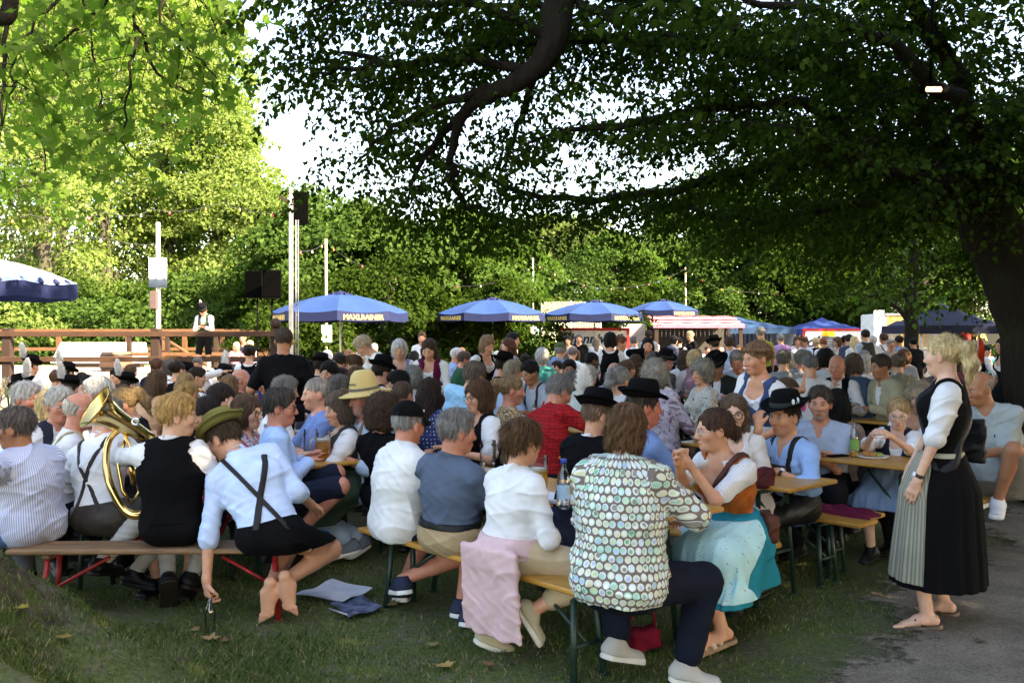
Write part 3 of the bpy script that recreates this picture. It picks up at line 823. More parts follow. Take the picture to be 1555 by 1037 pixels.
    def w_shirt(s,col,sleeve=.45,mat=None,hem=-.06,o=.010,neck='collar',wr=.003,collar=None,open_=0):
        F=s.T.like(); F.a=s.T.a-f32(o); s.loose(F,o-.006); s.arms(F,.014+(o-.010)*.5,sleeve,.03,.010)
        if sleeve>.55 and sleeve<.95 or sleeve<.5:   # rolled or hemmed cuff
            for S,E,Wp in((s.SL,s.EL,s.WL),(s.SR,s.ER,s.WR)):
                if sleeve<=.53: e=S+(E-S)*(sleeve/.53); d=nrm(E-S); r=.049*s.k*(.75+.25*s.bulk)*(.9 if s.f else 1)+.010
                else: t=(sleeve-.53)/.47; e=E+(Wp-E)*t; d=nrm(Wp-E); r=(.038-.012*t)*s.k*(.75+.25*s.bulk)*(.9 if s.f else 1)+.018
                F.add(cap(e-d*.025,e,r,r+.001),.004)
        F.plane(s.P+s.U0*hem,-s.U0)
        if neck=='v' or neck=='low':
            dpt=.16 if neck=='low' else .10
            F.cut(ell(s.N+s.F1*.11-s.U2*.02,(.075 if neck=='v' else .085,.10,dpt)),.006); F.cut(ell(s.N+s.U2*.035,(.085,.08,.05)),.006)
        else:
            F.cut(cap(s.N-s.U2*.0+s.F1*.03,s.N+s.U2*.12+s.F1*.02,.056*s.k,.075*s.k),.006)
            if neck=='collar':
                G=F.like(); nb=nrm(.7*s.U2+.3*s.Rh[:,2]); G.add(cap(s.N-s.U2*.025,s.N+nb*.048*s.k,.080*s.k,.071*s.k),.0); G.cut(cap(s.N-s.U2*.05,s.N+nb*.09,.058*s.k,.062*s.k),.004); G.plane(s.N+nb*.045*s.k+s.F1*.0,nrm(nb+s.F1*.35))
                G.cut(ell(s.N+s.F1*.085+s.U2*.02,(.03,.06,.08)),.006)
                F.a=np.minimum(F.a,G.a)
        if neck=='collar' and open_: F.cut(ell(s.N+s.F1*.10-s.U2*.02,(.024,.06,.065)),.006)
        s.emit(F,'shirt',mat or M_fab,col,wr)
    def w_blouse(s,col=(.66,.66,.67),mat=None,sleeve=.28,puff=1,long_=False,top=None):
        F=s.T.like(); F.a=s.T.a-f32(.008)
        if puff: s.arms(F,.012,sleeve if not long_ else .9,.03,.004,1)
        else: s.arms(F,.012,sleeve,.03,.006)
        if puff and not long_:
            for S,E in((s.SL,s.EL),(s.SR,s.ER)):
                t=sleeve/.53+.12; e=S+(E-S)*t; d=nrm(E-S); F.add(cap(e-d*.012,e+d*.045,.050*s.k,.066*s.k),.008)
                F.plane(e+d*.05,d) if False else None
        F.plane(s.P+s.U0*.03,-s.U0)
        F.cut(ell(s.N+s.F1*.115-s.U2*.035,(.082,.10,.085)),.008); F.cut(ell(s.N+s.U2*.05,(.10,.09,.065)),.006)
        s.emit(F,'blouse',mat or M_fab,col,.0032)
    def w_bodice(s,col,mat=None,neck=1,o=.016,open_=False):
        F=s.T.like(); F.a=s.T.a-f32(o); G=s.T.like(); s.arms(G,.030,.4,.02); F.a=np.maximum(F.a,-G.a)
        F.plane(s.P+s.U0*.075,-s.U0)
        F.cut(ell(s.N+s.F1*.13-s.U2*.05,(.085 if not open_ else .06,.13,.155 if not open_ else .34)),.008); F.cut(ell(s.N+s.U2*.03,(.085,.11,.075)),.006)
        s.emit(F,'bodice',mat or M_fab,col,.0012)
    def w_vest(s,col,mat=None,o=.018,hem=.01,v=.22):
        F=s.T.like(); F.a=s.T.a-f32(o); s.loose(F,o-.004); G=s.T.like(); s.arms(G,.036,.4,.0); F.a=np.maximum(F.a,-G.a)
        F.plane(s.P+s.U0*hem,-s.U0); F.cut(ell(s.N+s.F1*.14,(.06,.14,v)),.008); F.cut(cap(s.N,s.N+s.U2*.12+s.F1*.02,.066*s.k,.08*s.k),.006)
        s.emit(F,'waistcoat',mat or M_knit,col,.0018)
    def w_jacket(s,col,mat=None,sleeve=.97,o=.024,hem=-.10):
        F=s.T.like(); F.a=s.T.a-f32(o); s.arms(F,.022,sleeve,.03,.004); F.plane(s.P+s.U0*hem,-s.U0); F.cut(ell(s.N+s.F1*.15,(.05,.15,.24)),.008); F.cut(cap(s.N,s.N+s.U2*.12+s.F1*.02,.066*s.k,.08*s.k),.006)
        s.emit(F,'jacket',mat or M_knit,col,.0022)
    def band(s,base,off,cond,name,mat,col,parent=None):
        F=s.T.like(); F.a=np.maximum(base-f32(off),cond.astype(f32)); return s.emit(F,name,mat,col,0,parent)
    def tc(s):
        """torso coordinates of the whole grid: lateral, forward, height above the pelvis"""
        X,Y,Z=s.T.grid(); z=(Z-s.P[2]); zz=np.clip(z/max(s.N[2]-s.P[2],.05),0,1.1)
        ax=[s.P[i]+(s.N[i]-s.P[i])*zz for i in(0,1)]
        f=nrm(A3((s.F1[0],s.F1[1],0))); l=nrm(A3((s.L1[0],s.L1[1],0)))
        dx=X-ax[0]; dy=Y-ax[1]
        return (dx*l[0]+dy*l[1]).astype(f32),(dx*f[0]+dy*f[1]).astype(f32),(z*np.ones_like(dx)).astype(f32)
    def w_susp(s,col=(.02,.015,.012),w=.030,style='X',o=.017,bib=None,mat=None,H=None):
        lx,fy,z=s.tc(); top=(s.N[2]-s.P[2]); hi=top-.0
        back=fy<0
        zc=.55*top
        if style=='X': bx=np.abs(np.abs(lx)-np.abs(z-zc)*(.10/(hi-zc))*np.where(z>zc,1,.95))
        else: bx=np.abs(np.abs(lx)-.085)
        fx=np.abs(np.abs(lx)-(.075+.02*z/top))
        d=np.where(back,bx,fx)-w/2
        d=np.maximum(d,-(z-.05)); d=np.maximum(d,z-(hi+.05))
        F=s.T.like(); F.a=np.maximum(s.T.a-f32(o),d); s.emit(F,'suspenders',mat or M_leath,col,0)
        if bib is not None:
            d=np.maximum(np.abs(lx)-.085,np.abs(z-.58*top)-.032); d=np.maximum(d,-fy); s.band(s.T.a,o+.003,d,'chest_strap',M_leath,bib)
    def w_trousers(s,col,upto=1.0,mat=None,o=.014,waist=.07,flare=.006,belt=None,wr=.0018):
        F=s.T.like(); F.a=s.T.a-f32(o); F.plane(s.P+s.U0*waist,s.U0)
        k0=.05; s.legs(F,o,upto,k0,flare)
        if s.sit is not None: F.plane((0,0,s.sit-.012 if upto<=.5 else -9),(0,0,-1)) if upto<=.5 else None
        s.emit(F,'trousers' if upto>.62 else 'shorts',mat or M_fab,col,wr)
        if belt is not None:
            X,Y,Z=s.T.grid(); z=((X-s.P[0])*s.U0[0]+(Y-s.P[1])*s.U0[1]+(Z-s.P[2])*s.U0[2]); s.band(s.T.a,o+.007,np.abs(z-waist+.005)-.018,'belt',M_leath,belt)
    def w_skirt(s,col,hem=.22,mat=None,apron=None,amat=None,aw=.8,full=1.0,aside=0.0,afront=True):
        F=s.T.like(); X,Y,Z=F.grid(); F.a=s.T.a-f32(.016); F.plane(s.P+s.U0*.115,s.U0)
        if s.sit is None:
            z0=s.P[2]+.10; t=np.clip((z0-Z)/(z0-hem),0,1.2); th=np.arctan2(X-s.P[0],Y-s.P[1])
            R=(.125*s.bulk+.07*np.minimum(t*3.5,1)+.165*full*t)+(.016*np.sin(th*13+1.5*np.sin(th*3))+.008*np.sin(th*29+1))*np.minimum(t*1.4,1)*full
            d=(np.sqrt(((X-s.P[0])/1.12)**2+(Y-s.P[1]-.02*t)**2)-R)*.8
            d=np.maximum(d,Z-z0); F.a=np.minimum(F.a,d.astype(f32)); F.plane((0,0,hem),(0,0,-1))
        else:
            km=(s.KL+s.KR)/2; fw=nrm(A3(((s.KL+s.KR)[0]/2-s.P[0],(s.KL+s.KR)[1]/2-s.P[1],0)))
            for h_,n_ in((s.HL,s.KL),(s.HR,s.KR)): F.add(cap(h_+A3((0,0,.015)),n_+A3((0,0,.01)),.118*s.k,.098*s.k),.10)
            F.add(cap(s.P+A3((0,.05,-.02)),km,.12,.10,A3((1,0,0)),1.3),.10)
            kw=np.linalg.norm(s.KL-s.KR)/2; lx=nrm(A3((fw[1],-fw[0],0)))
            F.add(cap(km-fw*.03-A3((0,0,.01)),A3((km[0]+fw[0]*.03,km[1]+fw[1]*.03,hem-.05)),.098,.120*full,lx,1.15+kw/.11),.09)
            if full>.9: F.add(cap(s.P+A3((0,.10,-.03)),A3((s.P[0]+fw[0]*.22,s.P[1]+fw[1]*.22,hem-.04)),.125,.135*full,lx,1.55),.12)
            if full>1.1: F.add(cap(s.P+A3((0,-.06,-.02)),A3((s.P[0],s.P[1]-.10,hem-.03)),.115,.13*full,lx,1.5),.12)
            I=np.argwhere(np.abs(F.a)<.04); p=F.lo+F.h*I; 
            d=(.009*np.sin(p[:,0]*62+2*np.sin(p[:,2]*9+s.seed)+1.5*np.sin(p[:,1]*8))+.004*np.sin(p[:,0]*130+p[:,1]*20))*np.clip((s.P[2]+.10-p[:,2])*3,.25,1)*full
            F.a[I[:,0],I[:,1],I[:,2]]+=d.astype(f32)
            F.plane((0,0,hem),(0,0,-1))
        base=F.a.copy()
        s.emit(F,'skirt',mat or M_fab,col,.0)
        if apron is not None:
            fw=np.arctan2(X-s.P[0],(Y-s.P[1]))
            if s.sit is None: d=(np.abs(fw-aside)-aw)*.2
            else: d=np.abs(X-s.P[0]-aside)-.17*aw-.08*np.clip((s.P[2]-Z),0,.4)+0*Y; d=np.maximum(d,-(Y-s.P[1]-.04-.20*np.clip((s.P[2]+.02-Z)*6,0,1)))
            d=np.maximum(d,(hem+.03)-Z)+0*X+0*Y; d=np.maximum(d,Z-(s.P[2]+.112))
            G=s.T.like(); G.a=np.maximum(base-f32(.007),d.astype(f32)); s.emit(G,'apron',amat or M_fab,apron,0)
            X2=np.abs((Z-(s.P[2]+.10)))-.014+0*X+0*Y
            s.band(s.T.a,.022,X2,'apron_tie',M_fab,[min(1,c*1.1) for c in apron])
    def w_wrap(s,col,hem=.12):
        """cardigan tied round the hips hanging behind the seat"""
        F=s.T.like(); X,Y,Z=F.grid(); F.a=s.T.a-f32(.024); F.plane(s.P+A3((0,0,.085)),(0,0,1)); F.plane(s.P-A3((0,0,.02)),(0,0,-1))
        zt,zb=s.P[2]+.04,hem; c=A3((.01,s.P[1]-.155,(zt+zb)/2)); F.add(rbox(c,(.42,.034,zt-zb),rotx(.08),.016),.10)
        I=np.argwhere(np.abs(F.a)<.03); p=F.lo+F.h*I; F.a[I[:,0],I[:,1],I[:,2]]+=(.006*np.sin(p[:,0]*38+1.5*np.sin(p[:,2]*14))*np.clip((zt-p[:,2])*3,0,1)).astype(f32)
        s.emit(F,'cardigan',M_knit,col,.003)
    def w_socks(s,col,t0=.1,mat=None):
        for n,a in((s.KL,s.AL),(s.KR,s.AR)):
            F=Fld(np.minimum(n,a)-.09,np.maximum(n,a)+.09,s.res*.9)
            e=n+(a-n)*t0; F.add(cap(e,n+(a-n)*.98,(.064-.02*t0)*s.k,.044*s.k),0); F.add(cap(n+(a-n)*max(.15,t0),n+(a-n)*.5,.061*s.k,.052*s.k),.02)
            if t0<.3: F.add(cap(e,e+(a-n)*.08,.064*s.k,.064*s.k),.006)
            I=np.argwhere(np.abs(F.a)<.02); p=F.lo+F.h*I; F.a[I[:,0],I[:,1],I[:,2]]+=(.0015*np.sin(p[:,2]*160+p[:,0]*30)).astype(f32)
            s.emit(F,'sock',mat or M_knit,col,0)
    def w_shoes(s,col,sole=(.03,.03,.03),kind='shoe',mat=None,lace=None):
        k=s.k
        k=s.k*.93
        for i,a in enumerate((s.AL,s.AR)):
            d=s.footdir(i); up=nrm(A3((0,0,1))-d*d[2]) if abs(d[2])<.95 else A3((0,1,0)); lat=np.cross(d,up)
            F=Fld(a-.26,a+.26,max(s.res*.8,.005)); G=F.like()
            bt=a-up*.078*k
            if kind in('shoe','sneaker','slip'):
                F.add(cap(a-d*.036*k-up*.036,a+d*.02-up*.03,.050*k,.050*k),.0); F.add(cap(a-d*.03*k-up*.045,a+d*.155*k-up*.053,.040*k,.033*k,lat,1.42),.03)
                if kind!='slip': F.add(cap(a+up*.012-d*.012,a-up*.03,.049*k,.052*k),.02); F.plane(a+up*.022,up)
                F.plane(bt+up*.014,-up)
            else:
                F.add(cap(a-d*.055*k-up*.07,a+d*.17*k-up*.072,.010,.010,lat,3.6),0)
            sa=kind in('flip','sandal'); G.add(cap(a-d*.040*k-up*.075,a+d*(.175 if sa else .160)*k-up*.075,.042*k,.042*k,lat,1.34),0); G.plane(bt+up*(.012 if sa else .020),up); G.plane(bt-up*.012,-up)
            if kind in('shoe','sneaker','slip'):
                o=s.emit(F,'shoe',mat or M_leath,col,0)
            else:
                o=s.emit(G,'sandal',mat or M_leath,sole,0); b=MB()
                if kind=='flip':
                    q=a+d*.115*k-up*.05
                    for sg in(-1,1): b.tube([q,a+d*.075*k+lat*sg*.035*k-up*.022,a+d*.02*k+lat*sg*.045*k-up*.062],[.008,.011,.009],6)
                else:
                    b.tube([a+d*.10*k+lat*u*.05*k-up*(.066-.038*(1-u*u)) for u in np.linspace(-1,1,7)],.016,6); b.tube([a+d*.05*k+lat*u*.045*k-up*(.06-.055*(1-u*u)) for u in np.linspace(-1,1,7)],.014,6)
                bb=link('strap',b.mesh('strap'),M_leath,o,None,None,None,None,col); 
            if kind in('shoe','sneaker','slip'):
                s.emit(G,'sole',mat or M_leath,sole,0,o)
    def w_strap(s,col,w=.03,sign=1,o=.03,mat=None):
        """bag strap running diagonally over one shoulder"""
        lx,fy,z=s.tc(); top=(s.N[2]-s.P[2])
        d=np.abs(lx-sign*(.10-(top-z)*.55))-w/2; d=np.maximum(d,-(z-.0)); s.band(s.T.a,o,d,'bag_strap',mat or M_leath,col)
    def w_emblem(s,col):
        lx,fy,z=s.tc(); top=(s.N[2]-s.P[2]); q=np.abs(lx+.07); w=np.abs(z-.66*top)
        d=np.minimum(np.maximum(np.abs(q-.020)-.007,w-.022),np.maximum(q-.020,w-.006)); s.band(s.T.a,.0155,np.maximum(d,-fy),'emblem',M_felt,col)
    def w_watch(s,side,col=(.75,.75,.78)):
        w,e=(s.WL,s.EL) if side<0 else (s.WR,s.ER); d=nrm(e-w); c=w+d*.03
        b=MB(); b.tube([c-d*.010,c+d*.010],.031*s.k*(.85 if s.f else 1),12); b.build('watch_strap',simple('watch_strap_black',(.02,.02,.02),.5),s.o)
        up=A3((0,0,1)); up=nrm(up-d*(up@d)); R=np.stack([d,np.cross(up,d),up],1); b=MB(); b.lathe([(.001,.006),(.016,.006),(.018,.0),(.018,-.006)],14,c+up*.031*s.k,R); b.build('watch',simple('watch_face',(.8,.8,.8),.25,.3,bump=0),s.o)
def m_fluff():
    t=NT('down_feather'); t.bsdf(t.ocol(),.9,0,.1); return t.m
M_fluff=m_fluff()
def m_straw():
    t=NT('straw_weave'); v=t.coord(); w=t.n('ShaderNodeTexWave',bands_direction='Z'); t.l(v,w.inputs[0]); w.inputs['Scale'].default_value=70; w.inputs['Distortion'].default_value=1.5
    c=t.mix(1.0,t.ocol(),t.ramp(w.outputs['Fac'],[(0,.65),(1,1.15)]),'MULTIPLY'); t.bsdf(c,.75,0,.3,t.bump(w.outputs['Fac'],.5,.004)); return t.m
M_straw=m_straw()
# ------------------------------------------------------------ camera, light
SUN=nrm(A3((.66,-.42,.60)))
def setup():
    cam=bpy.data.cameras.new('camera'); co=bpy.data.objects.new('camera',cam); COL.objects.link(co)
    cam.sensor_width=36; cam.lens=36*FPX/1555; cam.shift_y=-(518.5-HOR)/1555; cam.clip_end=900; cam.clip_start=.05
    co.location=(0,0,CAMZ); co.rotation_euler=(math.pi/2,0,0); SC.camera=co
    w=bpy.data.worlds.new('World'); SC.world=w; w.use_nodes=True; t=w.node_tree
    sk=t.nodes.new('ShaderNodeTexSky'); sk.sky_type='NISHITA'; sk.sun_disc=False
    el=math.asin(SUN[2]); az=math.atan2(SUN[0],SUN[1]); sk.sun_elevation=el; sk.sun_rotation=az; sk.air_density=1.0; sk.dust_density=1.5; sk.ozone_density=1.0
    bg=t.nodes['Background']; t.links.new(sk.outputs[0],bg.inputs[0]); bg.inputs[1].default_value=.15
    l=bpy.data.lights.new('sun','SUN'); l.energy=5.0; l.angle=math.radians(.5); l.color=(1,.90,.74); lo=bpy.data.objects.new('sun',l); COL.objects.link(lo)
    lo.rotation_euler=Vector(SUN.tolist()).to_track_quat('Z','Y').to_euler(); lo.location=(20,0,20)
    vs=SC.view_settings; vs.view_transform='Standard'; vs.look='None'; vs.gamma=1; vs.exposure=EXPO
    try: vs.use_white_balance=True; vs.white_balance_temperature=7900; vs.white_balance_tint=12
    except Exception: pass
    c=SC.cycles; c.max_bounces=6; c.diffuse_bounces=4; c.glossy_bounces=2; c.transmission_bounces=4; c.transparent_max_bounces=20; c.use_denoising=True; c.caustics_reflective=False; c.caustics_refractive=False; c.sample_clamp_indirect=6
    try: c.denoiser='OPENIMAGEDENOISE'
    except Exception: pass
    SC.render.engine='CYCLES'
EXPO=2.65
setup()
# ------------------------------------------------------------ ground
def hnoise(x,y): return .012*np.sin(x*1.7+.5*np.sin(y*2.3))*np.cos(y*1.9+.7*np.sin(x*1.3))+.006*np.sin(x*6.1+y*3.3)*np.sin(y*5.7-x*2.1)
def gz(x,y):
    x=np.asarray(x,float); y=np.asarray(y,float)
    m=.80*np.exp(-(((x+2.85)/.88)**2+((y-4.3)/.60)**2)); m*=1+.10*np.sin(x*9+2*y)*np.sin(y*7)
    far=np.clip((np.hypot(x,y)-60)/60,0,1)
    return m+hnoise(x,y)*(np.hypot(x,y)<40)+far*0
def pathd(x,y):
    """signed distance to the gravel path's edge, positive on the path"""
    x=np.asarray(x,float); y=np.asarray(y,float)
    a=A3((1.05,4.3)); b=A3((5.3,9.8)); d=nrm(b-a); n=A3((d[1],-d[0]))
    return (x-a[0])*n[0]+(y-a[1])*n[1]+.16*np.sin(y*1.9+x)+.07*np.sin(y*5.3+1)
def m_ground():
    t=NT('ground'); v=t.coord()
    n=t.noise(v,1.1,5,.6); f=t.noise(v,38,5,.7); f2=t.noise(v,9,4,.65)
    s=t.sep(v)
    # worn earth towards the path, grass elsewhere
    d=t.math('SUBTRACT',t.math('MULTIPLY',s[0],.773),t.math('MULTIPLY',s[1],.634)); d=t.math('ADD',d,1.76)
    d=t.math('ADD',d,t.math('MULTIPLY',t.math('SUBTRACT',n,.5),1.6))
    far=t.ramp(t.math('MULTIPLY',s[1],.05),[(.36,0),(.48,1)])
    wear=t.math('MAXIMUM',t.ramp(d,[(.0,0),(.5,.85)]),t.math('MULTIPLY',far,.8))
    wear=t.math('MAXIMUM',wear,t.ramp(f2,[(.50,0),(.66,.85)])); n9=t.noise(v,2.6,4,.6); wear=t.math('MAXIMUM',wear,t.ramp(n9,[(.55,0),(.68,.8)]))
    g=t.ramp(f,[(.3,(.044,.062,.020)),(.6,(.108,.132,.044)),(.8,(.20,.19,.09))])
    # mossy root mound in the near corner
    mx=t.vmath('LENGTH',t.vmath('MULTIPLY',t.vmath('SUBTRACT',v,(-2.85,4.3,0)),(.95,1.2,0)),out='Value'); mx=t.math('ADD',mx,t.math('MULTIPLY',f2,.5))
    md=t.ramp(mx,[(.95,1),(1.3,0)]); g=t.mix(md,g,t.ramp(t.noise(v,6,5,.7),[(.38,(.050,.038,.024)),(.5,(.085,.070,.038)),(.58,(.060,.075,.018)),(.7,(.10,.12,.028))]))
    e=t.ramp(f,[(.25,(.060,.050,.038)),(.55,(.135,.115,.085)),(.8,(.22,.19,.15))])
    t.bsdf(t.mix(wear,g,e),.95,0,.15,t.bump(f,.8,.03)); return t.m
def ground():
    xs=np.concatenate([[-400,-150,-60,-30,-16],np.arange(-8,8.01,.08),[16,30,60,150,400]]); ys=np.concatenate([[-400,-100,-30,-8,0,2.5],np.arange(3.4,14.01,.08),np.arange(15,40,2.5),[60,120,400,700]])
    X,Y=np.meshgrid(xs,ys,indexing='ij'); Z=gz(X,Y); v=np.stack([X,Y,Z],-1).reshape(-1,3)
    ny=len(ys); i,j=np.meshgrid(np.arange(len(xs)-1),np.arange(ny-1),indexing='ij'); a=(i*ny+j).ravel()
    o=link('ground',mesh_np('ground',v,np.stack([a,a+ny,a+ny+1,a+1],1)),m_ground(),kind='structure',label='shaded lawn of short worn grass and bare earth')
    # path
    t=NT('gravel'); c=t.coord(); n=t.noise(c,60,4,.75); n2=t.noise(c,2.2,4,.6); vo=t.voro(c,120,out='Color'); 
    col=t.mix(.45,t.ramp(n,[(.3,(.135,.108,.082)),(.7,(.33,.275,.21))]),t.ramp(t.sep(vo)[0],[(.1,(.10,.08,.06)),(.9,(.33,.285,.23))]))
    col=t.mix(1.0,col,t.ramp(n2,[(.35,.62),(.65,1.1)]),'MULTIPLY')
    pb=t.bsdf(col,.95,0,.2,t.bump(t.math('ADD',n,t.voro(c,110)),.7,.012)); tr=t.n('ShaderNodeBsdfTransparent'); mx=t.n('ShaderNodeMixShader'); ed=t.attr('edge','Fac'); en=t.math('MULTIPLY_ADD',t.noise(c,14,4,.7),.5,t.math('MULTIPLY',t.noise(c,2.6,3),.5)); t.l(t.ramp(t.math('SUBTRACT',ed,en),[(-.0,0),(.12,1)]),mx.inputs[0]); t.l(tr.outputs[0],mx.inputs[1]); t.l(pb.outputs[0],mx.inputs[2]); t.l(mx.outputs[0],t.out.inputs[0])
    m=260; ts=np.linspace(-6,40,m); a=A3((1.05,4.3)); b=A3((5.3,9.8)); d=nrm(b-a); nn=A3((d[1],-d[0]))
    V=[];K=14
    for q in ts:
        p=a+d*q; w=-.16*math.sin(p[1]*1.9+p[0])-.07*math.sin(p[1]*5.3+1)-.05*math.sin(q*13)-.03*math.sin(q*29)
        for k in range(K):
            e=p+nn*(w-.35+ (k/(K-1))**1.5*3.9); V.append((e[0],e[1],float(gz(e[0],e[1]))+(.012 if k else -.010)))
    F=[(i*K+k,i*K+k+1,(i+1)*K+k+1,(i+1)*K+k) for i in range(m-1) for k in range(K-1)]
    me=mesh_np('path',np.array(V),np.array(F)); ea=np.tile(np.clip(np.linspace(0,1,K)**1.0*2.0,0,1.3),m).astype(f32); at=me.attributes.new('edge','FLOAT','POINT'); at.data.foreach_set('value',ea)
    link('path',me,t.m,kind='structure',label='grey gravel path beside the worn lawn')
ground()
def grass():
    r=np.random.default_rng(3)
    n=300000
    # denser near the camera
    Y=3.9+9.5*r.random(n)**1.7; X=(r.random(n)-.5)*1.22*Y
    patch=np.sin(X*2.1+1.3*np.sin(Y*1.7))*np.sin(Y*2.6+X)+.6*np.sin(X*5.3+Y*4.1)*np.sin(Y*6.3-X*2)
    pd=pathd(X,Y); mo=np.exp(-(((X+2.85)/.9)**2+((Y-4.3)/.65)**2)); keep=(r.random(n)<1-.75*mo)&(r.random(n)<np.clip(.50+.50*patch,.06,1))&(r.random(n)<np.clip(.50-pd*.75,0.0,1)*1.15)&(pd<.35)
    X,Y,patch,pd=X[keep],Y[keep],patch[keep],pd[keep]; n=len(X)
    Z=gz(X,Y)-.004
    L=(.012+.024*r.random(n)**1.6)*(1+.25*patch)*np.clip(1-.5*pd,.45,1.1); a=r.random(n)*6.283; w=.0016+.0018*r.random(n)
    lean=(.2+.9*r.random(n)); b=r.random(n)*6.283
    P=np.stack([X,Y,Z],1); s=np.stack([np.cos(a),np.sin(a),0*a],1)*w[:,None]
    tip=P+np.stack([np.cos(b)*lean*L,np.sin(b)*lean*L,L],1); mid=P+np.stack([np.cos(b)*lean*L*.3,np.sin(b)*lean*L*.3,L*.6],1)
    v=np.stack([P-s,P+s,mid+s*.7,tip,mid-s*.7],1).reshape(-1,3); f=np.arange(n*5).reshape(n,5)
    me=mesh_np('grass',v,f,False)
    dry=np.where(r.random(n)<.17,.75+.25*r.random(n),.55*r.random(n))
    at=me.attributes.new('lv','FLOAT','POINT'); at.data.foreach_set('value',np.repeat(dry,5).astype(f32))
    t=NT('grass_blades'); c=t.ramp(t.attr('lv','Fac'),[(0,(.064,.108,.026)),(.5,(.135,.190,.052)),(.7,(.18,.175,.07)),(.85,(.29,.25,.13)),(1,(.40,.34,.20))])
    d=t.n('ShaderNodeBsdfDiffuse'); t.l(c,d.inputs[0]); tr=t.n('ShaderNodeBsdfTranslucent'); t.l(c,tr.inputs[0]); mx=t.n('ShaderNodeMixShader'); mx.inputs[0].default_value=.3; t.l(d.outputs[0],mx.inputs[1]); t.l(tr.outputs[0],mx.inputs[2]); t.l(mx.outputs[0],t.out.inputs[0])
    link('grass',me,t.m,kind='stuff',label='short patchy grass blades on the lawn')
grass()
# ------------------------------------------------------------ trees
def m_leaf(name,cols,trans=.45,gloss=.08):
    t=NT(name); lv=t.attr('lv','Fac')
    c=t.ramp(lv,[(i/(len(cols)-1),q) for i,q in enumerate(cols)])
    d=t.n('ShaderNodeBsdfDiffuse'); t.l(c,d.inputs[0]); tr=t.n('ShaderNodeBsdfTranslucent'); t.l(t.mix(1.0,c,(1.25,1.5,.6),'MULTIPLY'),tr.inputs[0]); mx=t.n('ShaderNodeMixShader'); mx.inputs[0].default_value=trans
    t.l(d.outputs[0],mx.inputs[1]); t.l(tr.outputs[0],mx.inputs[2])
    g=t.n('ShaderNodeBsdfGlossy'); g.inputs['Roughness'].default_value=.35; g.inputs[0].default_value=(.9,.95,1,1); m2=t.n('ShaderNodeMixShader'); m2.inputs[0].default_value=gloss if gloss>.02 else 0.0
    t.l(mx.outputs[0],m2.inputs[1]); t.l(g.outputs[0],m2.inputs[2]); t.l(m2.outputs[0],t.out.inputs[0]); return t.m
LEAF_OVAL=np.array([(0,0),(.30,.22),(.36,.5),(.22,.8),(0,1.08),(-.22,.8),(-.36,.5),(-.30,.22)])
LEAF_QUAD=np.array([(0,0),(.40,.48),(0,1.05),(-.40,.48)])
LEAF_MAPLE=np.array([(0,0),(.10,.16),(.48,.02),(.34,.26),(.62,.46),(.36,.52),(.30,.62),(.16,.60),(0,1.05),(-.16,.60),(-.30,.62),(-.36,.52),(-.62,.46),(-.34,.26),(-.48,.02),(-.10,.16)])
def leafmesh(name,P,ax,nv,size,shape,r,lv=None):
    n=len(P); ax=ax/np.linalg.norm(ax,axis=1,keepdims=True); sd=np.cross(ax,nv); sd/=np.linalg.norm(sd,axis=1,keepdims=True)+1e-9; nn=np.cross(sd,ax)
    m=len(shape); S=shape[None,:,:]*size[:,None,None]
    fold=np.abs(S[:,:,0])*.30 - (S[:,:,1]**2)/np.maximum(size[:,None],.01)*.25
    v=P[:,None,:]+S[:,:,0,None]*sd[:,None,:]+S[:,:,1,None]*ax[:,None,:]+fold[:,:,None]*nn[:,None,:]
    me=mesh_np(name,v.reshape(-1,3),np.arange(n*m).reshape(n,m),False)
    if lv is None: lv=r.random(n)
    at=me.attributes.new('lv','FLOAT','POINT'); at.data.foreach_set('value',np.repeat(lv,m).astype(f32)); return me
def m_bark(name,c,c2):
    t=NT(name); v=t.coord(); n=t.noise(t.map(v,(7,7,1.3)),2.2,6,.65,.8); n2=t.noise(v,2.5,3)
    col=t.mix(t.ramp(n2,[(.45,0),(.7,.8)]),t.ramp(n,[(.3,[q*.45 for q in c]),(.7,c)]),c2); t.bsdf(col,.95,0,.15,t.bump(n,1.0,.05)); return t.m
M_bark=m_bark('bark',(.028,.021,.016),(.020,.022,.013)); M_bark2=m_bark('grey_bark',(.10,.085,.07),(.07,.08,.05))
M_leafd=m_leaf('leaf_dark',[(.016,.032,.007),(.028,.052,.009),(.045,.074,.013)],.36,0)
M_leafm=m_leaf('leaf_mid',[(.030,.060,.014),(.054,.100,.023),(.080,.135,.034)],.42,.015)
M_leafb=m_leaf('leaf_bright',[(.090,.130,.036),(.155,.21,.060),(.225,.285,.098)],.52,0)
M_leafp=m_leaf('leaf_pale',[(.07,.10,.03),(.10,.14,.045),(.14,.18,.065)],.45,.012)
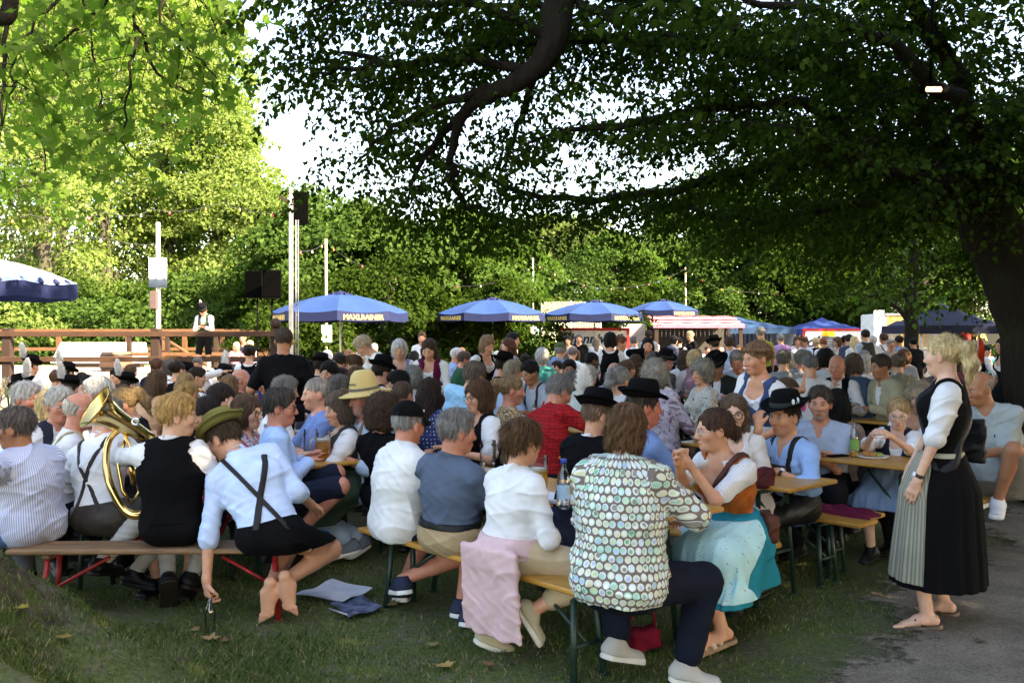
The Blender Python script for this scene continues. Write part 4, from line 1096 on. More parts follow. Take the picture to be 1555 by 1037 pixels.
class TB:
    """tree: collects wood tubes and leaf sprays"""
    def __init__(s,seed): s.r=np.random.default_rng(seed); s.w=MB(); s.P=[];s.A=[];s.N=[];s.S=[]; s.lo=None
    def limb(s,pts,r0,r1,n=8,jit=.04,sub=4):
        pts=[A3(p) for p in pts]; out=[]
        for i in range(len(pts)-1):
            p0=pts[max(i-1,0)];p1=pts[i];p2=pts[i+1];p3=pts[min(i+2,len(pts)-1)]
            for k in range(sub):
                t=k/sub; out.append(.5*((2*p1)+(-p0+p2)*t+(2*p0-5*p1+4*p2-p3)*t*t+(-p0+3*p1-3*p2+p3)*t**3))
        out.append(pts[-1]); out=np.array(out); out[1:-1]+=s.r.normal(0,jit,(len(out)-2,3))
        R=np.linspace(r0,r1,len(out)); s.w.tube(out,list(R),n); return out
    def spray(s,p,d,L,size,twig=.13,tl=.5,droop=.25,lsp=.06,wood=.010,up=None):
        """secondary branch with alternate twigs in a roughly level plane, leaves along each twig"""
        r=s.r; d=nrm(d); n=max(4,int(L/twig)); pts=[p]; q=A3(p); 
        for i in range(n):
            d=nrm(d+A3((r.normal(0,.07),r.normal(0,.07),-droop*twig*1.3+r.normal(0,.04)))); q=q+d*twig; pts.append(q)
        if wood>0: s.w.tube(pts[::2] if len(pts)>4 else pts,list(np.linspace(wood,wood*.3,len(pts[::2] if len(pts)>4 else pts))),4,False)
        for i in range(1,n+1):
            side=nrm(np.cross(d,A3((0,0,1)))+1e-5)*(1 if i%2 else -1); t=i/n; l=tl*(1.15-.75*t)*r.uniform(.6,1.2)
            td=nrm(side*.85+d*.6+A3((0,0,r.normal(-.12,.22)))); m=max(2,int(l/lsp))
            k=np.arange(1,m+1)*lsp
            B=pts[i][None]+td[None]*k[:,None]+np.array([0,0,-1.0])[None]*(k**2*.25)[:,None]+r.normal(0,.022,(m,3))
            sd=np.cross(td,A3((0,0,1))); sg=np.where(np.arange(m)%2==0,1,-1)[:,None]
            a=td[None]*.7+sd[None]*sg*.8+np.array([0,0,-.35])[None]+r.normal(0,.28,(m,3))
            nv=np.array([0,0,1.])[None]+r.normal(0,.42,(m,3))
            s.P.append(B);s.A.append(a);s.N.append(nv);s.S.append(size*r.uniform(.65,1.2,m))
    def clump(s,c,rad,n,size,flat=.5,out=None):
        r=s.r; v=r.normal(0,1,(n,3)); v/=np.linalg.norm(v,axis=1,keepdims=True); v*=(r.random(n)**.45)[:,None]; P=A3(c)+v*rad*np.array([1,1,flat])
        a=r.normal(0,1,(n,3)); a[:,2]-=.5; nv=r.normal(0,.42,(n,3))+np.array([0,0,.75])
        if out is not None:
            o=A3(out); nv+=o*.9; P[:,2]-=((P-A3(c))@A3((o[0],o[1],0)))*.45
        s.P.append(P);s.A.append(a);s.N.append(nv);s.S.append(size*r.uniform(.6,1.25,n))
    def finish(s,name,loc,leafmat,barkmat,label,group=None,shape=LEAF_OVAL,cat='tree',trunk=True):
        o=bpy.data.objects.new(name,None); COL.objects.link(o); o.location=loc; o['label']=label; o['category']=cat
        if group: o['group']=group
        L=np.array(loc,float)
        if s.w.v:
            me=s.w.mesh('trunk'); me.transform(Matrix.Translation((-L).tolist())); link('trunk',me,barkmat,o)
        P=np.concatenate(s.P)-L
        me=leafmesh('crown',P,np.concatenate(s.A),np.concatenate(s.N),np.concatenate(s.S),shape,s.r); link('crown',me,leafmat,o); s.n=len(P); print('leaves',label[:30],len(P)); return o
def bgtree(name,x,y,h,w,N,size,mat,label,seed,base=.12,group='trees behind the beer garden',shape=LEAF_QUAD,dep=None,z0=0):
    T=TB(seed); r=T.r; dep=dep or w
    top=A3((x+r.normal(0,.3),y,h*.85))
    T.limb([(x,y,z0),(x+r.normal(0,.15),y,h*.3),(x+r.normal(0,.3),y+r.normal(0,.3),h*.6),top],.05+.018*h,.04,7,.03,2)
    nc=int(max(16,h*w*1.02)); per=max(30,int(N/nc))
    for i in range(nc):
        t=r.random()**.8; z=h*(base+(1-base)*t); prof=math.sin(math.pi*min(1,(.18+.82*t)**.8*.98))**.6
        if base<.1: prof=max(prof,.85*(1-t)**.3)
        a=r.random()*6.283; rr=prof*(r.uniform(.35,1.05)) 
        c=A3((x+math.cos(a)*rr*w/2,y+math.sin(a)*rr*dep/2,z)); o=nrm(A3((math.cos(a),math.sin(a),.3)))
        T.clump(c,r.uniform(.6,1.25)*min(1.35,.28*w**.7+.25),per,size*r.uniform(.85,1.15),r.uniform(.22,.5),o)
        if i%3==0: 
            zb=max(z0+.3,z-.35*h*r.random()-.3); T.w.tube([(x,y,zb),((x+c[0])/2,(y+c[1])/2,(zb+z)/2+.1),c],[.05,.03,.012],5,False)
    return T.finish(name,(x,y,z0),mat,M_bark2,label,group,shape)
def forest():
    bright=[ # px, s, height, width, label
      (-60,50,17,8,'tall sunlit maple at the far edge behind the white parasol'),(60,44,19,8,'tallest bright green tree rising behind the stage rail'),(165,40,17,8,'bright yellow-green tree behind the stage backdrop panel'),
      (255,38,16,7.5,'sunlit tree rising behind the sign post on the stage'),(335,38,11,6.5,'bright tree behind the man standing on the stage'),(395,40,7.6,6,'lower sunlit tree behind the paired loudspeakers'),(300,27,22,10,'very tall pale tree far behind the stage'),(90,27,24,11,'very tall distant tree far behind the white parasol')]
    for i,(px,s,h,w,lb) in enumerate(bright):
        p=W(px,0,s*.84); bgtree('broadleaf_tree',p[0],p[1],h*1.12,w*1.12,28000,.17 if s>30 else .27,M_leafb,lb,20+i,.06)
    low=[(15,41,3.4,5,'bush'),(110,40,3.6,5,'b'),(200,41,3.2,4.5,'b'),(300,40,3.8,5,'b'),(370,41,3.6,4,'b')]
    nm=['leafy bush low behind the stage beside the white parasol','leafy bush behind the stage and its white panel','leafy bush between the sign post and the barrel','dense bush directly behind the man on stage','dense bush under the paired loudspeakers']
    for i,(px,s,h,w,_) in enumerate(low):
        p=W(px,0,s); bgtree('bush',p[0],p[1],h,w,9000,.15,M_leafm,nm[i],50+i,.0,'bushes behind the stage')
    mid=[(470,42,6.6,6,M_leafm,'mid green tree behind the loudspeaker mast'),(550,43,6.0,6,M_leafm,'round green tree behind the largest blue parasol'),(630,42,5.6,6,M_leafm,'green tree between the first two blue parasols'),
         (705,41,5.7,6,M_leafm,'green tree behind the second blue parasol'),(775,37,5.6,5,M_leafm,'green tree beside the thin pole and wire fence'),(830,26,8.2,9,M_leafp,'pale hazy tree behind the wire fence'),(890,27,7.8,8,M_leafp,'pale distant tree over the third blue parasol'),
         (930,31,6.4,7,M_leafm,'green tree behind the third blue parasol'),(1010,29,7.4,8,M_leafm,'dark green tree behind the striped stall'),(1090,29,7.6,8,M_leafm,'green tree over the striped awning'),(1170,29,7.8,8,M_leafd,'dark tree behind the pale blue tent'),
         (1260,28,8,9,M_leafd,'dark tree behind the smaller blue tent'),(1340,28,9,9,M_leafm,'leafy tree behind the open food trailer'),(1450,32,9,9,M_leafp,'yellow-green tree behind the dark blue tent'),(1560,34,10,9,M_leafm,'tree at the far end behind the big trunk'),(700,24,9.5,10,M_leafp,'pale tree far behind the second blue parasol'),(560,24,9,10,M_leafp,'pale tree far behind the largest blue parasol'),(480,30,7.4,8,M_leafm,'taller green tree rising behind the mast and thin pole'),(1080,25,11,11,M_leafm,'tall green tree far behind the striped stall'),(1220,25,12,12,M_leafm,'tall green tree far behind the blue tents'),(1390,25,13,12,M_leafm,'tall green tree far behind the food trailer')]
    for i,(px,s,h,w,m,lb) in enumerate(mid):
        p=W(px,0,s); bgtree('broadleaf_tree',p[0],p[1],h,w,20000,.17 if s>30 else .22,m,lb,80+i,.04)
    hedge=[(440,50),(520,48),(600,47),(680,46),(760,45),(955,32),(1040,31),(1120,30),(1230,30)]
    hn=['mast','largest parasol pole','first gap between the parasols','second parasol','thin pole','sign board','striped stall','pale blue tent','smaller blue tent']
    for i,(px,s) in enumerate(hedge):
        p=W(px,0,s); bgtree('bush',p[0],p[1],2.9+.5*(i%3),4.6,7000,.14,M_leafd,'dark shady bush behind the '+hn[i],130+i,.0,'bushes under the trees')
    # unseen trees added outside the frame to the right, to shade the garden
    k=0
    for x,y,h in ((6,-2.2,12),(3.2,-5.0,11),(8.5,-.5,15),(9.5,-6.5,13),(5.5,-7,12),(16,-3,15),(10.5,4,18),(8,6.8,15),(12,1,17),(14.5,7,19),(17,13,15),(18.5,17,13),(24,29,15),(27,22,16),(22,4,17),(25,12,18),(13,-6,13),(20,-5,16)):
        T=TB(300+k); r=T.r; T.limb([(x,y,0),(x,y,h*.4),(x+.3,y,h*.8)],.32,.06,8,.03,2)
        for i in range(46):
            t=r.random(); a=r.random()*6.283; rr=math.sin(math.pi*(.15+.8*t))**.6*r.uniform(.3,1)*3.8; T.clump((x+math.cos(a)*rr,y+math.sin(a)*rr,h*(.22+.78*t)),1.5,110,.36,.6)
        T.finish('broadleaf_tree',(x,y,0),M_leafd,M_bark2,'tall dark tree shading the garden, standing beyond the gravel path','unseen shade trees beyond the path',LEAF_QUAD); k+=1
def canopy():
    # the big tree on the path side
    T=TB(11); r=T.r
    s0=152
    base=W(1604,0,s0); X0,Y0=base[0],base[1]
    q=lambda px,py,s: W(px,py,s)
    T.limb([(X0+.10,Y0,-.1),q(1596,640,s0),q(1582,520,s0),q(1552,440,s0),q(1515,370,s0),q(1484,300,s0)],.44,.26,16,.015,5)
    B=q(1480,310,s0)
    limbs=[([B,q(1330,250,150),q(1150,255,142),q(980,300,134),q(820,300,128),q(690,250,124)],.085),
     ([B,q(1380,150,155),q(1180,90,155),q(980,70,152),q(780,60,150),q(620,95,148),q(520,80,146)],.10),
     ([B,q(1380,300,140),q(1230,325,128),q(1090,325,120),q(960,300,113)],.10),
     ([B,q(1450,120,160),q(1330,-40,165),q(1120,-110,168),q(900,-130,170),q(700,-110,168),q(520,-60,166)],.10),
     ([B,q(1530,200,160),q(1620,60,165),q(1750,-50,170)],.14),
     ([B,q(1400,230,120),q(1250,200,105),q(1080,190,98),q(900,190,95)],.08),
     ([B,q(1420,290,118),q(1300,310,100),q(1180,310,92),q(1060,290,88)],.10),
     ([B,q(1440,280,170),q(1380,270,178),q(1290,240,182),q(1180,190,186)],.08),
     ([B,q(1480,200,175),q(1400,110,188),q(1290,40,195),q(1130,0,200)],.09),
     ([B,q(1550,280,168),q(1640,250,170),q(1740,260,175)],.10),
     ([B,q(1540,380,140),q(1600,360,128),q(1700,350,118)],.10),
     ([q(1330,250,150),q(1250,170,158),q(1130,160,160),q(980,180,162),q(850,200,160)],.07),
     ([q(1180,90,155),q(1050,10,150),q(880,0,146),q(720,10,140)],.07)]
    for pts,rad in limbs:
        L=T.limb(pts,rad,.022,8,.03,4)
        seg=np.linalg.norm(np.diff(L,axis=0),axis=1); cum=np.concatenate([[0],np.cumsum(seg)]); tot=cum[-1]
        t=.5
        while t<tot:
            i=min(np.searchsorted(cum,t)-1,len(L)-2); p=L[i]+(L[i+1]-L[i])*(t-cum[i])/max(seg[i],1e-6); d=nrm(L[i+1]-L[i])
            side=nrm(np.cross(d,A3((0,0,1))))*(1 if r.random()<.5 else -1)
            fr=t/tot
            dens=.068*(1+.8*max(0,fr-.5))
            T.spray(p,d*.75+side*r.uniform(.4,1.1)+A3((0,0,r.normal(.02,.28))),r.uniform(.8,1.9)*(1.05-.35*fr),.060,.115,.46,.22+.3*fr,.034,.008)
            t+=r.uniform(.6,1.4)*dens
        T.spray(L[-1],d,1.3,.105,.13,.45,.4,.055,.010)
    for px,py,sz,n in ((1120,360,76,7),(1230,330,80,10),(1330,340,84,10),(1430,330,90,10),(1530,330,95,10),(1200,250,85,8),(1330,230,90,10),(1450,200,100,10),(1540,180,105,9),(1100,180,90,7),(1260,120,100,8),(1400,80,110,9),(1530,60,115,9),(1150,60,110,6),(1000,30,115,5),(1560,400,92,5),(900,60,120,4),(1250,0,118,7),(1400,-20,122,7)):
        c=W(px,py,sz)
        for j in range(int(n*2.0)): 
            a=r.random()*6.283; T.spray(c+r.normal(0,.95,3)*A3((1,1,.55)),A3((math.cos(a),math.sin(a),r.normal(0,.2))),r.uniform(1.0,1.9),.085,.13,.55,.3,.048,.010)
    T.finish('lime_tree',(X0,Y0,0),M_leafd,M_bark,'big old tree with thick dark trunk and wide overhanging crown beside the path','overhanging trees',LEAF_OVAL)
    # second tree whose bough dips into the picture from above
    T=TB(12); r=T.r; q=W
    x,y=2.2,11.5
    T.limb([q(853,-260,150),q(855,-120,160),q(852,-20,166),q(838,60,168),q(806,112,168),q(752,140,166),q(700,175,162),q(682,250,158)],.20,.03,10,.012,5)
    bl=[[q(853,-260,150),(1.6,11.6,7.3),(2.4,11.6,7.0),(2.6,11.6,0)],]
    T.w.tube([(2.4,13.0,9.2),(2.1,12.0,8.3),q(853,-260,150)],[.30,.26,.2],10); 
    for pts in ([q(838,60,168),q(720,10,168),q(600,0,166),q(540,-10,164),q(470,30,162)],[q(806,112,168),q(690,90,164),q(570,100,160),q(480,110,156)],[q(752,140,166),q(660,160,160),q(580,200,154),q(540,250,150)],[q(852,-20,166),q(950,30,170),q(1060,60,172)],[q(855,-120,160),q(700,-90,160),q(580,-70,158),q(490,-40,156)],[q(700,175,162),q(640,240,156),q(620,300,152)],[q(806,112,150),q(790,190,138),q(760,260,130)],[q(682,250,158),q(700,300,150),q(740,330,142)]):
        L=T.limb(pts,.05,.012,6,.03,4); seg=np.linalg.norm(np.diff(L,axis=0),axis=1); cum=np.concatenate([[0],np.cumsum(seg)]); tot=cum[-1]; t=.15
        while t<tot:
            i=min(np.searchsorted(cum,t)-1,len(L)-2); i=max(i,0); p=L[i]+(L[i+1]-L[i])*(t-cum[i])/max(seg[i],1e-6); d=nrm(L[i+1]-L[i]); side=nrm(np.cross(d,A3((0,0,1))))*(1 if r.random()<.5 else -1)
            T.spray(p,d*.8+side*r.uniform(.3,1.0)+A3((0,0,r.normal(-.05,.25))),r.uniform(.5,1.2),.058,.105,.42,.5,.034,.006); t+=r.uniform(.6,1.4)*.072
    T.w.tube([(2.6,13.2,-.1),(2.55,13.15,4),(2.45,13.05,7),(2.4,13.0,9.2)],[.42,.36,.32,.28],12) if False else None
    T.finish('lime_tree',(2.4,13.0,0),M_leafd,M_bark,'tree with a thick curving bough dipping in from above the garden','overhanging trees',LEAF_OVAL)
    # maple on the stage side, leaves hanging in the top corner
    T=TB(13); r=T.r
    T.limb([(-6.6,8.4,-.1),(-6.4,8.4,2.2),(-5.9,8.3,4.2),(-5.2,8.2,5.6),(-4.2,8.0,6.4)],.34,.14,12,.02,4)
    T.limb([q(-120,60,180),q(-20,30,182),q(14,20,182),q(20,-40,182),q(60,-120,182)],.09,.05,8,.01,3)
    T.limb([q(12,30,182),q(7,90,182),q(4,150,182),q(2,192,182)],.022,.010,5,.006,3)
    for pts in ([q(60,-120,175),q(190,-40,172),q(206,60,170),q(192,150,168),q(186,215,167),q(215,255,166)],[q(190,-40,172),q(150,20,165),q(95,60,160),q(30,120,155),q(-30,160,150)],[q(60,-120,175),q(240,-60,172),q(246,30,170),q(300,80,168),q(330,120,166)],[q(206,40,170),q(240,110,160),q(290,140,150),q(330,160,145)],[q(190,-40,172),q(90,0,185),q(30,60,190),q(10,150,195)],[q(-60,-60,170),q(20,100,140),q(60,200,125),q(70,260,120)],[q(100,-80,150),q(140,60,130),q(150,150,125),q(120,230,120)],[q(240,-60,172),q(290,-20,165),q(320,20,160),q(345,70,158)],[q(-60,200,120),q(0,260,112),q(60,300,106)]):
        L=T.limb(pts,.020,.006,5,.02,4); seg=np.linalg.norm(np.diff(L,axis=0),axis=1); cum=np.concatenate([[0],np.cumsum(seg)]); tot=cum[-1]; t=.2
        while t<tot:
            i=max(0,min(np.searchsorted(cum,t)-1,len(L)-2)); p=L[i]+(L[i+1]-L[i])*(t-cum[i])/max(seg[i],1e-6); d=nrm(L[i+1]-L[i]); side=nrm(np.cross(d,A3((.1,.2,1))))*(1 if r.random()<.5 else -1)
            T.spray(p,d*.5+side*r.uniform(.5,1.0)+A3((0,r.normal(0,.6),r.normal(.05,.25))),r.uniform(.35,.9),.125,.13,.32,.6,.085,.005); t+=r.uniform(.6,1.4)*.13
    T.finish('maple_tree',(-6.6,8.4,0),m_leaf('leaf_maple',[(.060,.110,.024),(.105,.175,.036),(.15,.23,.055)],.58,0),M_bark,'maple with large lobed leaves hanging from thin twigs over the band','overhanging trees',LEAF_MAPLE)
    # smaller tree with a forked trunk by the food trailer
    T=TB(14); r=T.r; s=62; p=W(1384,0,s); X,Y=p[0],p[1]
    T.limb([(X,Y,0),W(1385,520,s),W(1384,480,s),W(1383,450,s),W(1388,400,s),W(1380,330,s)],.19,.10,10,.012,4)
    for pts in ([W(1383,490,s),W(1355,462,s),W(1330,450,s),W(1290,440,s)],[W(1384,484,s),W(1410,455,s),W(1440,438,s),W(1480,425,s)],[W(1384,450,s),W(1350,420,s),W(1300,400,s),W(1240,395,s)],[W(1388,430,s),W(1430,400,s),W(1490,395,s)],[W(1386,420,s),W(1340,370,s),W(1260,350,s)],[W(1386,400,s),W(1420,340,s),W(1480,330,s)],[W(1383,470,66),W(1370,440,72),W(1330,425,76)],[W(1383,470,58),W(1400,430,53),W(1440,420,50)],[W(1380,330,s),W(1330,280,s),W(1250,260,s)]):
        L=T.limb(pts,.07,.015,6,.03,4); seg=np.linalg.norm(np.diff(L,axis=0),axis=1); cum=np.concatenate([[0],np.cumsum(seg)]); tot=cum[-1]; t=.4
        while t<tot:
            i=max(0,min(np.searchsorted(cum,t)-1,len(L)-2)); p=L[i]+(L[i+1]-L[i])*(t-cum[i])/max(seg[i],1e-6); d=nrm(L[i+1]-L[i]); side=nrm(np.cross(d,A3((0,0,1))))*(1 if r.random()<.5 else -1)
            T.spray(p,d*.6+side*r.uniform(.4,1.0)+A3((0,0,r.normal(.05,.3))),r.uniform(.8,1.5),.13,.16,.5,.12,.085,.012); t+=r.uniform(.6,1.4)*.28
    T.finish('lime_tree',(X,Y,0),M_leafm,M_bark,'slim forked tree standing between the food trailer and the dark blue tent','overhanging trees',LEAF_OVAL)
forest(); canopy()
# ------------------------------------------------------------ furniture and built things
def m_wood(name,c,rough=.45,dark=.6,scale=3.0,ax=0,spec=.4):
    if name in MATS: return MATS[name]
    t=NT(name); v=t.coord(); sc=[22,22,22]; sc[ax]=1.4
    o=t.orand(); v2=t.vmath('ADD',v,t.comb(t.math('MULTIPLY',o,17.0),t.math('MULTIPLY',o,5.0),0.0))
    n=t.noise(t.map(v2,tuple(sc)),scale,5,.6,.6); n2=t.noise(v2,5,4)
    col=t.mix(1.0,c,t.ramp(n,[(.3,dark),(.6,1.0),(.8,1.15)]),'MULTIPLY'); col=t.mix(1.0,col,t.ramp(n2,[(.3,.82),(.7,1.1)]),'MULTIPLY')
    t.bsdf(col,rough,0,spec,t.bump(n,.2,.003)); MATS[name]=t.m; return t.m
WOOD=m_wood('oiled_spruce',hexc('c08a3e'),.35); WOODO=m_wood('worn_plank',hexc('8a6a4a'),.6,.4); RAIL=m_wood('larch_rail',hexc('6a482c'),.75,.5); POSTW=m_wood('dark_post',hexc('34231a'),.85,.6,ax=2); PALEW=m_wood('pale_post',hexc('c9b48a'),.8,.7,ax=2)
GREEN=simple('green_enamel',hexc('183229'),.45,.1,.5,.25,20); REDM=simple('red_enamel',hexc('a01f22'),.45,.1,.5,.25,20,.3)
BLACKP=simple('black_plastic',(.003,.003,.003),.85,0,.03); STEEL=simple('galvanised_steel',(.45,.46,.47),.4,.8); WHITE=simple('white_paint',(.75,.75,.73),.5)
def legset(L,hw,z,xi,mat,root,n_brace=True,th=.034):
    for sx in(-1,1):
        for sy in(-1,1):
            b=MB(); b.tube([(sx*xi,sy*hw*.72,z-.012),(sx*(xi+.03),sy*hw,.006)],th/2,6); b.box((sx*(xi+.03),sy*hw,.006),(.05,.05,.012),None,.004); b.build('leg',mat,root)
        b=MB(); b.tube([(sx*xi,-hw*.72,z-.014),(sx*xi,hw*.72,z-.014)],.012,6); b.tube([(sx*(xi+.018),-hw*.9,z*.42),(sx*(xi+.018),hw*.9,z*.42)],.012,6)
        if z>.6: b.tube([(sx*(xi+.005),-hw*.74,z*.92),(sx*(xi+.018),hw*.88,z*.46)],.009,6); b.tube([(sx*(xi+.005),hw*.74,z*.92),(sx*(xi+.018),-hw*.88,z*.46)],.009,6)
        b.tube([(sx*(xi+.018),0,z*.42),(sx*(xi-.33),0,z-.02)],.011,6); b.build('brace',mat,root)
def make_bench(label,mat=None,leg=None,L=2.2,xi=.78,z=.46,tag='bench'):
    o=bpy.data.objects.new('beer_bench',None); COL.objects.link(o); o['label']=label; o['category']='bench'
    MB().box((0,0,z-.015),(L,.25,.030),None,.008).build('seat',mat or WOOD,o)
    
    for x in(-xi,xi): MB().box((x,0,z-.045),(.05,.21,.028),None,.004).build('cleat',mat or WOOD,o); legset(L,.105,z-.05,xi,leg or GREEN,o); return o
def make_table(label,L=2.2,Wd=.55,z=.77):
    o=bpy.data.objects.new('beer_table',None); COL.objects.link(o); o['label']=label; o['category']='table'
    MB().box((0,0,z-.014),(L,Wd,.028),None,.008).build('tabletop',WOOD,o)
    
    for x in(-.80,.80,0): MB().box((x,0,z-.044),(.06,Wd-.08,.030),None,.004).build('cleat',WOOD,o); legset(L,.21,z-.06,.80,GREEN,o); return o
U=A3((.66,-.75,0)); U/=np.linalg.norm(U); V=A3((.75,.66,0)); V/=np.linalg.norm(V); AU=math.atan2(U[1],U[0])
TB0=make_table('front table between the ring-print blouse and the teal dirndl'); BN0=make_bench('green-legged bench at the front carrying four people seen from behind')
TB0.location=(.194,5.525,0); TB0.rotation_euler=(0,0,AU); BN0.location=(-.16,5.10,0); BN0.rotation_euler=(0,0,AU)
TB0['group']='folding beer tables'; BN0['group']='green-legged beer benches'
def tb(x,y,label,a=AU): dup(TB0,(x,y,0),a,label)
def bn(x,y,label,a=AU): dup(BN0,(x,y,0),a,label)
bn(.77,6.16,'bench with a bare wooden end beside the teal dirndl skirt')
tb(1.12,6.445,'table under the forearm of the man in the flower-trimmed black hat')
bn(1.60,6.83,'bench with the burgundy cloth folded on its end')
tb(2.32,7.185,'table with the snack plate and a glass bottle, before the bearded man')
bn(1.74,7.06,'bare bench just beyond the burgundy cloth bench')
bn(2.85,7.70,'bench under the bearded man and the girl with spectacles')
tb(4.05,9.9,'table end in front of the bald man in grey','') if False else tb(4.05,9.75,'table end in front of the bald man in the grey T-shirt')
bn(4.55,10.2,'bench under the bald man in the grey T-shirt')
tb(-1.93,7.4,'table with the row of beer mugs'); bn(-1.48,7.82,'bench under the man in the straw hat'); bn(-2.38,6.98,'bench under the man in the pale blue shirt beside the beer mugs')
bn(-3.28,6.70,'bench end behind the red bench, under the tuba player'); bn(-3.72,6.55,'bench under the man in the striped shirt'); tb(-4.25,6.15,'table beside the man in the striped shirt')
RB=make_bench('worn low bench with a weathered plank and red folding legs',WOODO,REDM,1.77,.66,.43); RB.location=(-2.06,5.49,0); RB.rotation_euler=(0,0,math.radians(1.5))
k=0
rows=['in front of the red checked shirt','beside the leopard-print blouse','between the hatted men','behind the straw hat','before the two women in dirndls carrying trays','behind the curly-haired woman','at the rear of the front block','near the floral blouse','beyond the grey-haired woman','by the waitress in blue','behind the bearded man','in the shade of the big tree','towards the stage','close to the stage edge','under the band']
ords=['first','second','third','fourth','fifth','sixth','seventh','eighth']
for j in range(-4,8):
    for i in range(1,8):
        c=A3((.194,5.525,0))-U*2.55*i+V*1.36*j
        if c[1]>17.5 or c[1]<7.6 or abs(c[0])>c[1]*.62: continue
        if i==1 and j<=1 or (j<0 and i<2) or (c[0]<-4.5 and c[1]>15.5): continue
        if min(np.hypot(c[0]-q.location[0],c[1]-q.location[1]) for q in bpy.data.objects if q.parent is None and q.name.startswith('beer_table'))<1.1: continue
        l='%s table back in its row, %s row from the band side of the crowd'%(ords[min(i-1,7)],ords[min(j+4,7)] if j<4 else ['ninth','tenth','eleventh','twelfth'][j-4])
        tb(c[0],c[1],l)
        for sg,nm in((1,'far-side'),(-1,'near-side')):
            p=c+V*.58*sg; bn(p[0],p[1],nm+' bench of the '+l.replace(' of the crowd',''))
# ---- blue parasols
def text_mesh(txt,size,ext=.002,shear=0,name='lettering',bold=0):
    cu=bpy.data.curves.new('txt','FONT'); cu.body=txt; cu.size=size; cu.extrude=ext; cu.align_x='CENTER'; cu.align_y='CENTER'; cu.shear=shear; cu.offset=bold; cu.resolution_u=3
    o=bpy.data.objects.new('txt',cu); COL.objects.link(o); dg=bpy.context.evaluated_depsgraph_get(); me=bpy.data.meshes.new_from_object(o.evaluated_get(dg)); bpy.data.objects.remove(o); bpy.data.curves.remove(cu); me.name=name; return me
def m_canopy(name,c,tr=.25):
    t=NT(name); v=t.coord(); n=t.noise(v,2.5,4); col=t.mix(1.0,c,t.ramp(n,[(.3,.88),(.7,1.1)]),'MULTIPLY')
    p=t.bsdf(col,.75,0,.3,t.bump(t.noise(v,7,3),.25,.02)); tr_=t.n('ShaderNodeBsdfTranslucent'); t.l(col,tr_.inputs[0]); m=t.n('ShaderNodeMixShader'); m.inputs[0].default_value=tr; t.l(p.outputs[0],m.inputs[1]); t.l(tr_.outputs[0],m.inputs[2]); t.l(m.outputs[0],t.out.inputs[0]); return t.m
BLUEC=m_canopy('blue_canvas',hexc('1f3c6e'),.10); NAVYC=m_canopy('navy_canvas',hexc('141f45'),.06); GOLD=simple('gold_print',hexc('d8b869'),.5,bump=0); PALEC=m_canopy('sunlit_canvas',hexc('b9cfe8'),.35)  # last canvas: pale colour stands in for sunlight on the parasol top
def parasol(px,s,R,zr,za,label,can,val,text='MAXLRAINER',pole=True,rot=0.0,n=8):
    p=W(px,0,s); o=bpy.data.objects.new('parasol',None); COL.objects.link(o); o.location=(p[0],p[1],0); o['label']=label; o['category']='parasol'; o['group']='blue beer garden parasols'
    P=[];F=[]; ring=[0.10,.25,.45,.65,.85,1.0]
    for q in ring:
        for k in range(n*4):
            a=2*math.pi*k/(n*4)+rot; f=(k%4)/4; sag=1-.035*math.sin(math.pi*f)*q; rr=R*q*(math.cos(math.pi/n)/math.cos((f-.5)*2*math.pi/n)); P.append((rr*math.cos(a),rr*math.sin(a),za-(za-zr)*(q**1.75)-.03*R*math.sin(math.pi*f)*q))
    m=n*4
    for i in range(len(ring)-1):
        for k in range(m): F.append((i*m+k,i*m+(k+1)%m,(i+1)*m+(k+1)%m,(i+1)*m+k))
    link('canopy',mesh_py('canopy',P,F,False),can,o)
    P=[];F=[]
    for z0 in(0,-.24):
        for k in range(m):
            a=2*math.pi*k/m+rot; f=(k%4)/4; rr=R*1.004*(math.cos(math.pi/n)/math.cos((f-.5)*2*math.pi/n)); P.append((rr*math.cos(a),rr*math.sin(a),zr-.03*R*math.sin(math.pi*f)*(1 if z0==0 else .6)+z0))
    F=[(k,(k+1)%m,m+(k+1)%m,m+k) for k in range(m)]
    link('valance',mesh_py('valance',P,F,False),val,o)
    b=MB(); b.lathe([(R*.16,za-.05),(R*.13,za+.0),(R*.07,za+.05),(.02,za+.08),(.001,za+.08)],n); 
    for k in range(n): a=2*math.pi*k/n; b.box((math.cos(a)*R*.15,math.sin(a)*R*.15,za-.01),(.07,.12,.07),rotz(a))
    b.build('vent_cap',val,o)
    b=MB(); b.tube([(0,0,0),(0,0,za)],.026,10); b.build('pole',simple('white_pole',(.62,.58,.52),.4,.2),o)
    b=MB()
    for k in range(n): a=2*math.pi*k/n+rot; b.tube([(0,0,za-.5),(R*.5*math.cos(a),R*.5*math.sin(a),za-(za-zr)*.30-.05),(R*.98*math.cos(a),R*.98*math.sin(a),zr-.02)],.010,4)
    b.build('ribs',STEEL,o)
    b=MB(); b.lathe([(.001,.10),(.26,.08),(.30,.0)],16); b.build('base',simple('concrete',(.3,.3,.29),.9),o)
    if text:
        me=text_mesh(text,.175,.002,0,'lettering',.004); me.materials.append(GOLD)
        for k in range(n):
            a=2*math.pi*(k+.5)/n+rot; 
            if k%2: continue
            d=R*math.cos(math.pi/n)*1.004+.006; t=link('lettering',me,None,o); t.location=(d*math.cos(a),d*math.sin(a),zr-.03*R*.8-.125); t.rotation_euler=(math.pi/2,0,a+math.pi/2)
    return o
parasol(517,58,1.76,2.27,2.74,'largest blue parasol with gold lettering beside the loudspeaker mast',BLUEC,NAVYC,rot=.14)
parasol(748,48,1.75,2.34,2.79,'second blue parasol from the mast, above the standing waitresses',BLUEC,NAVYC,rot=.3)
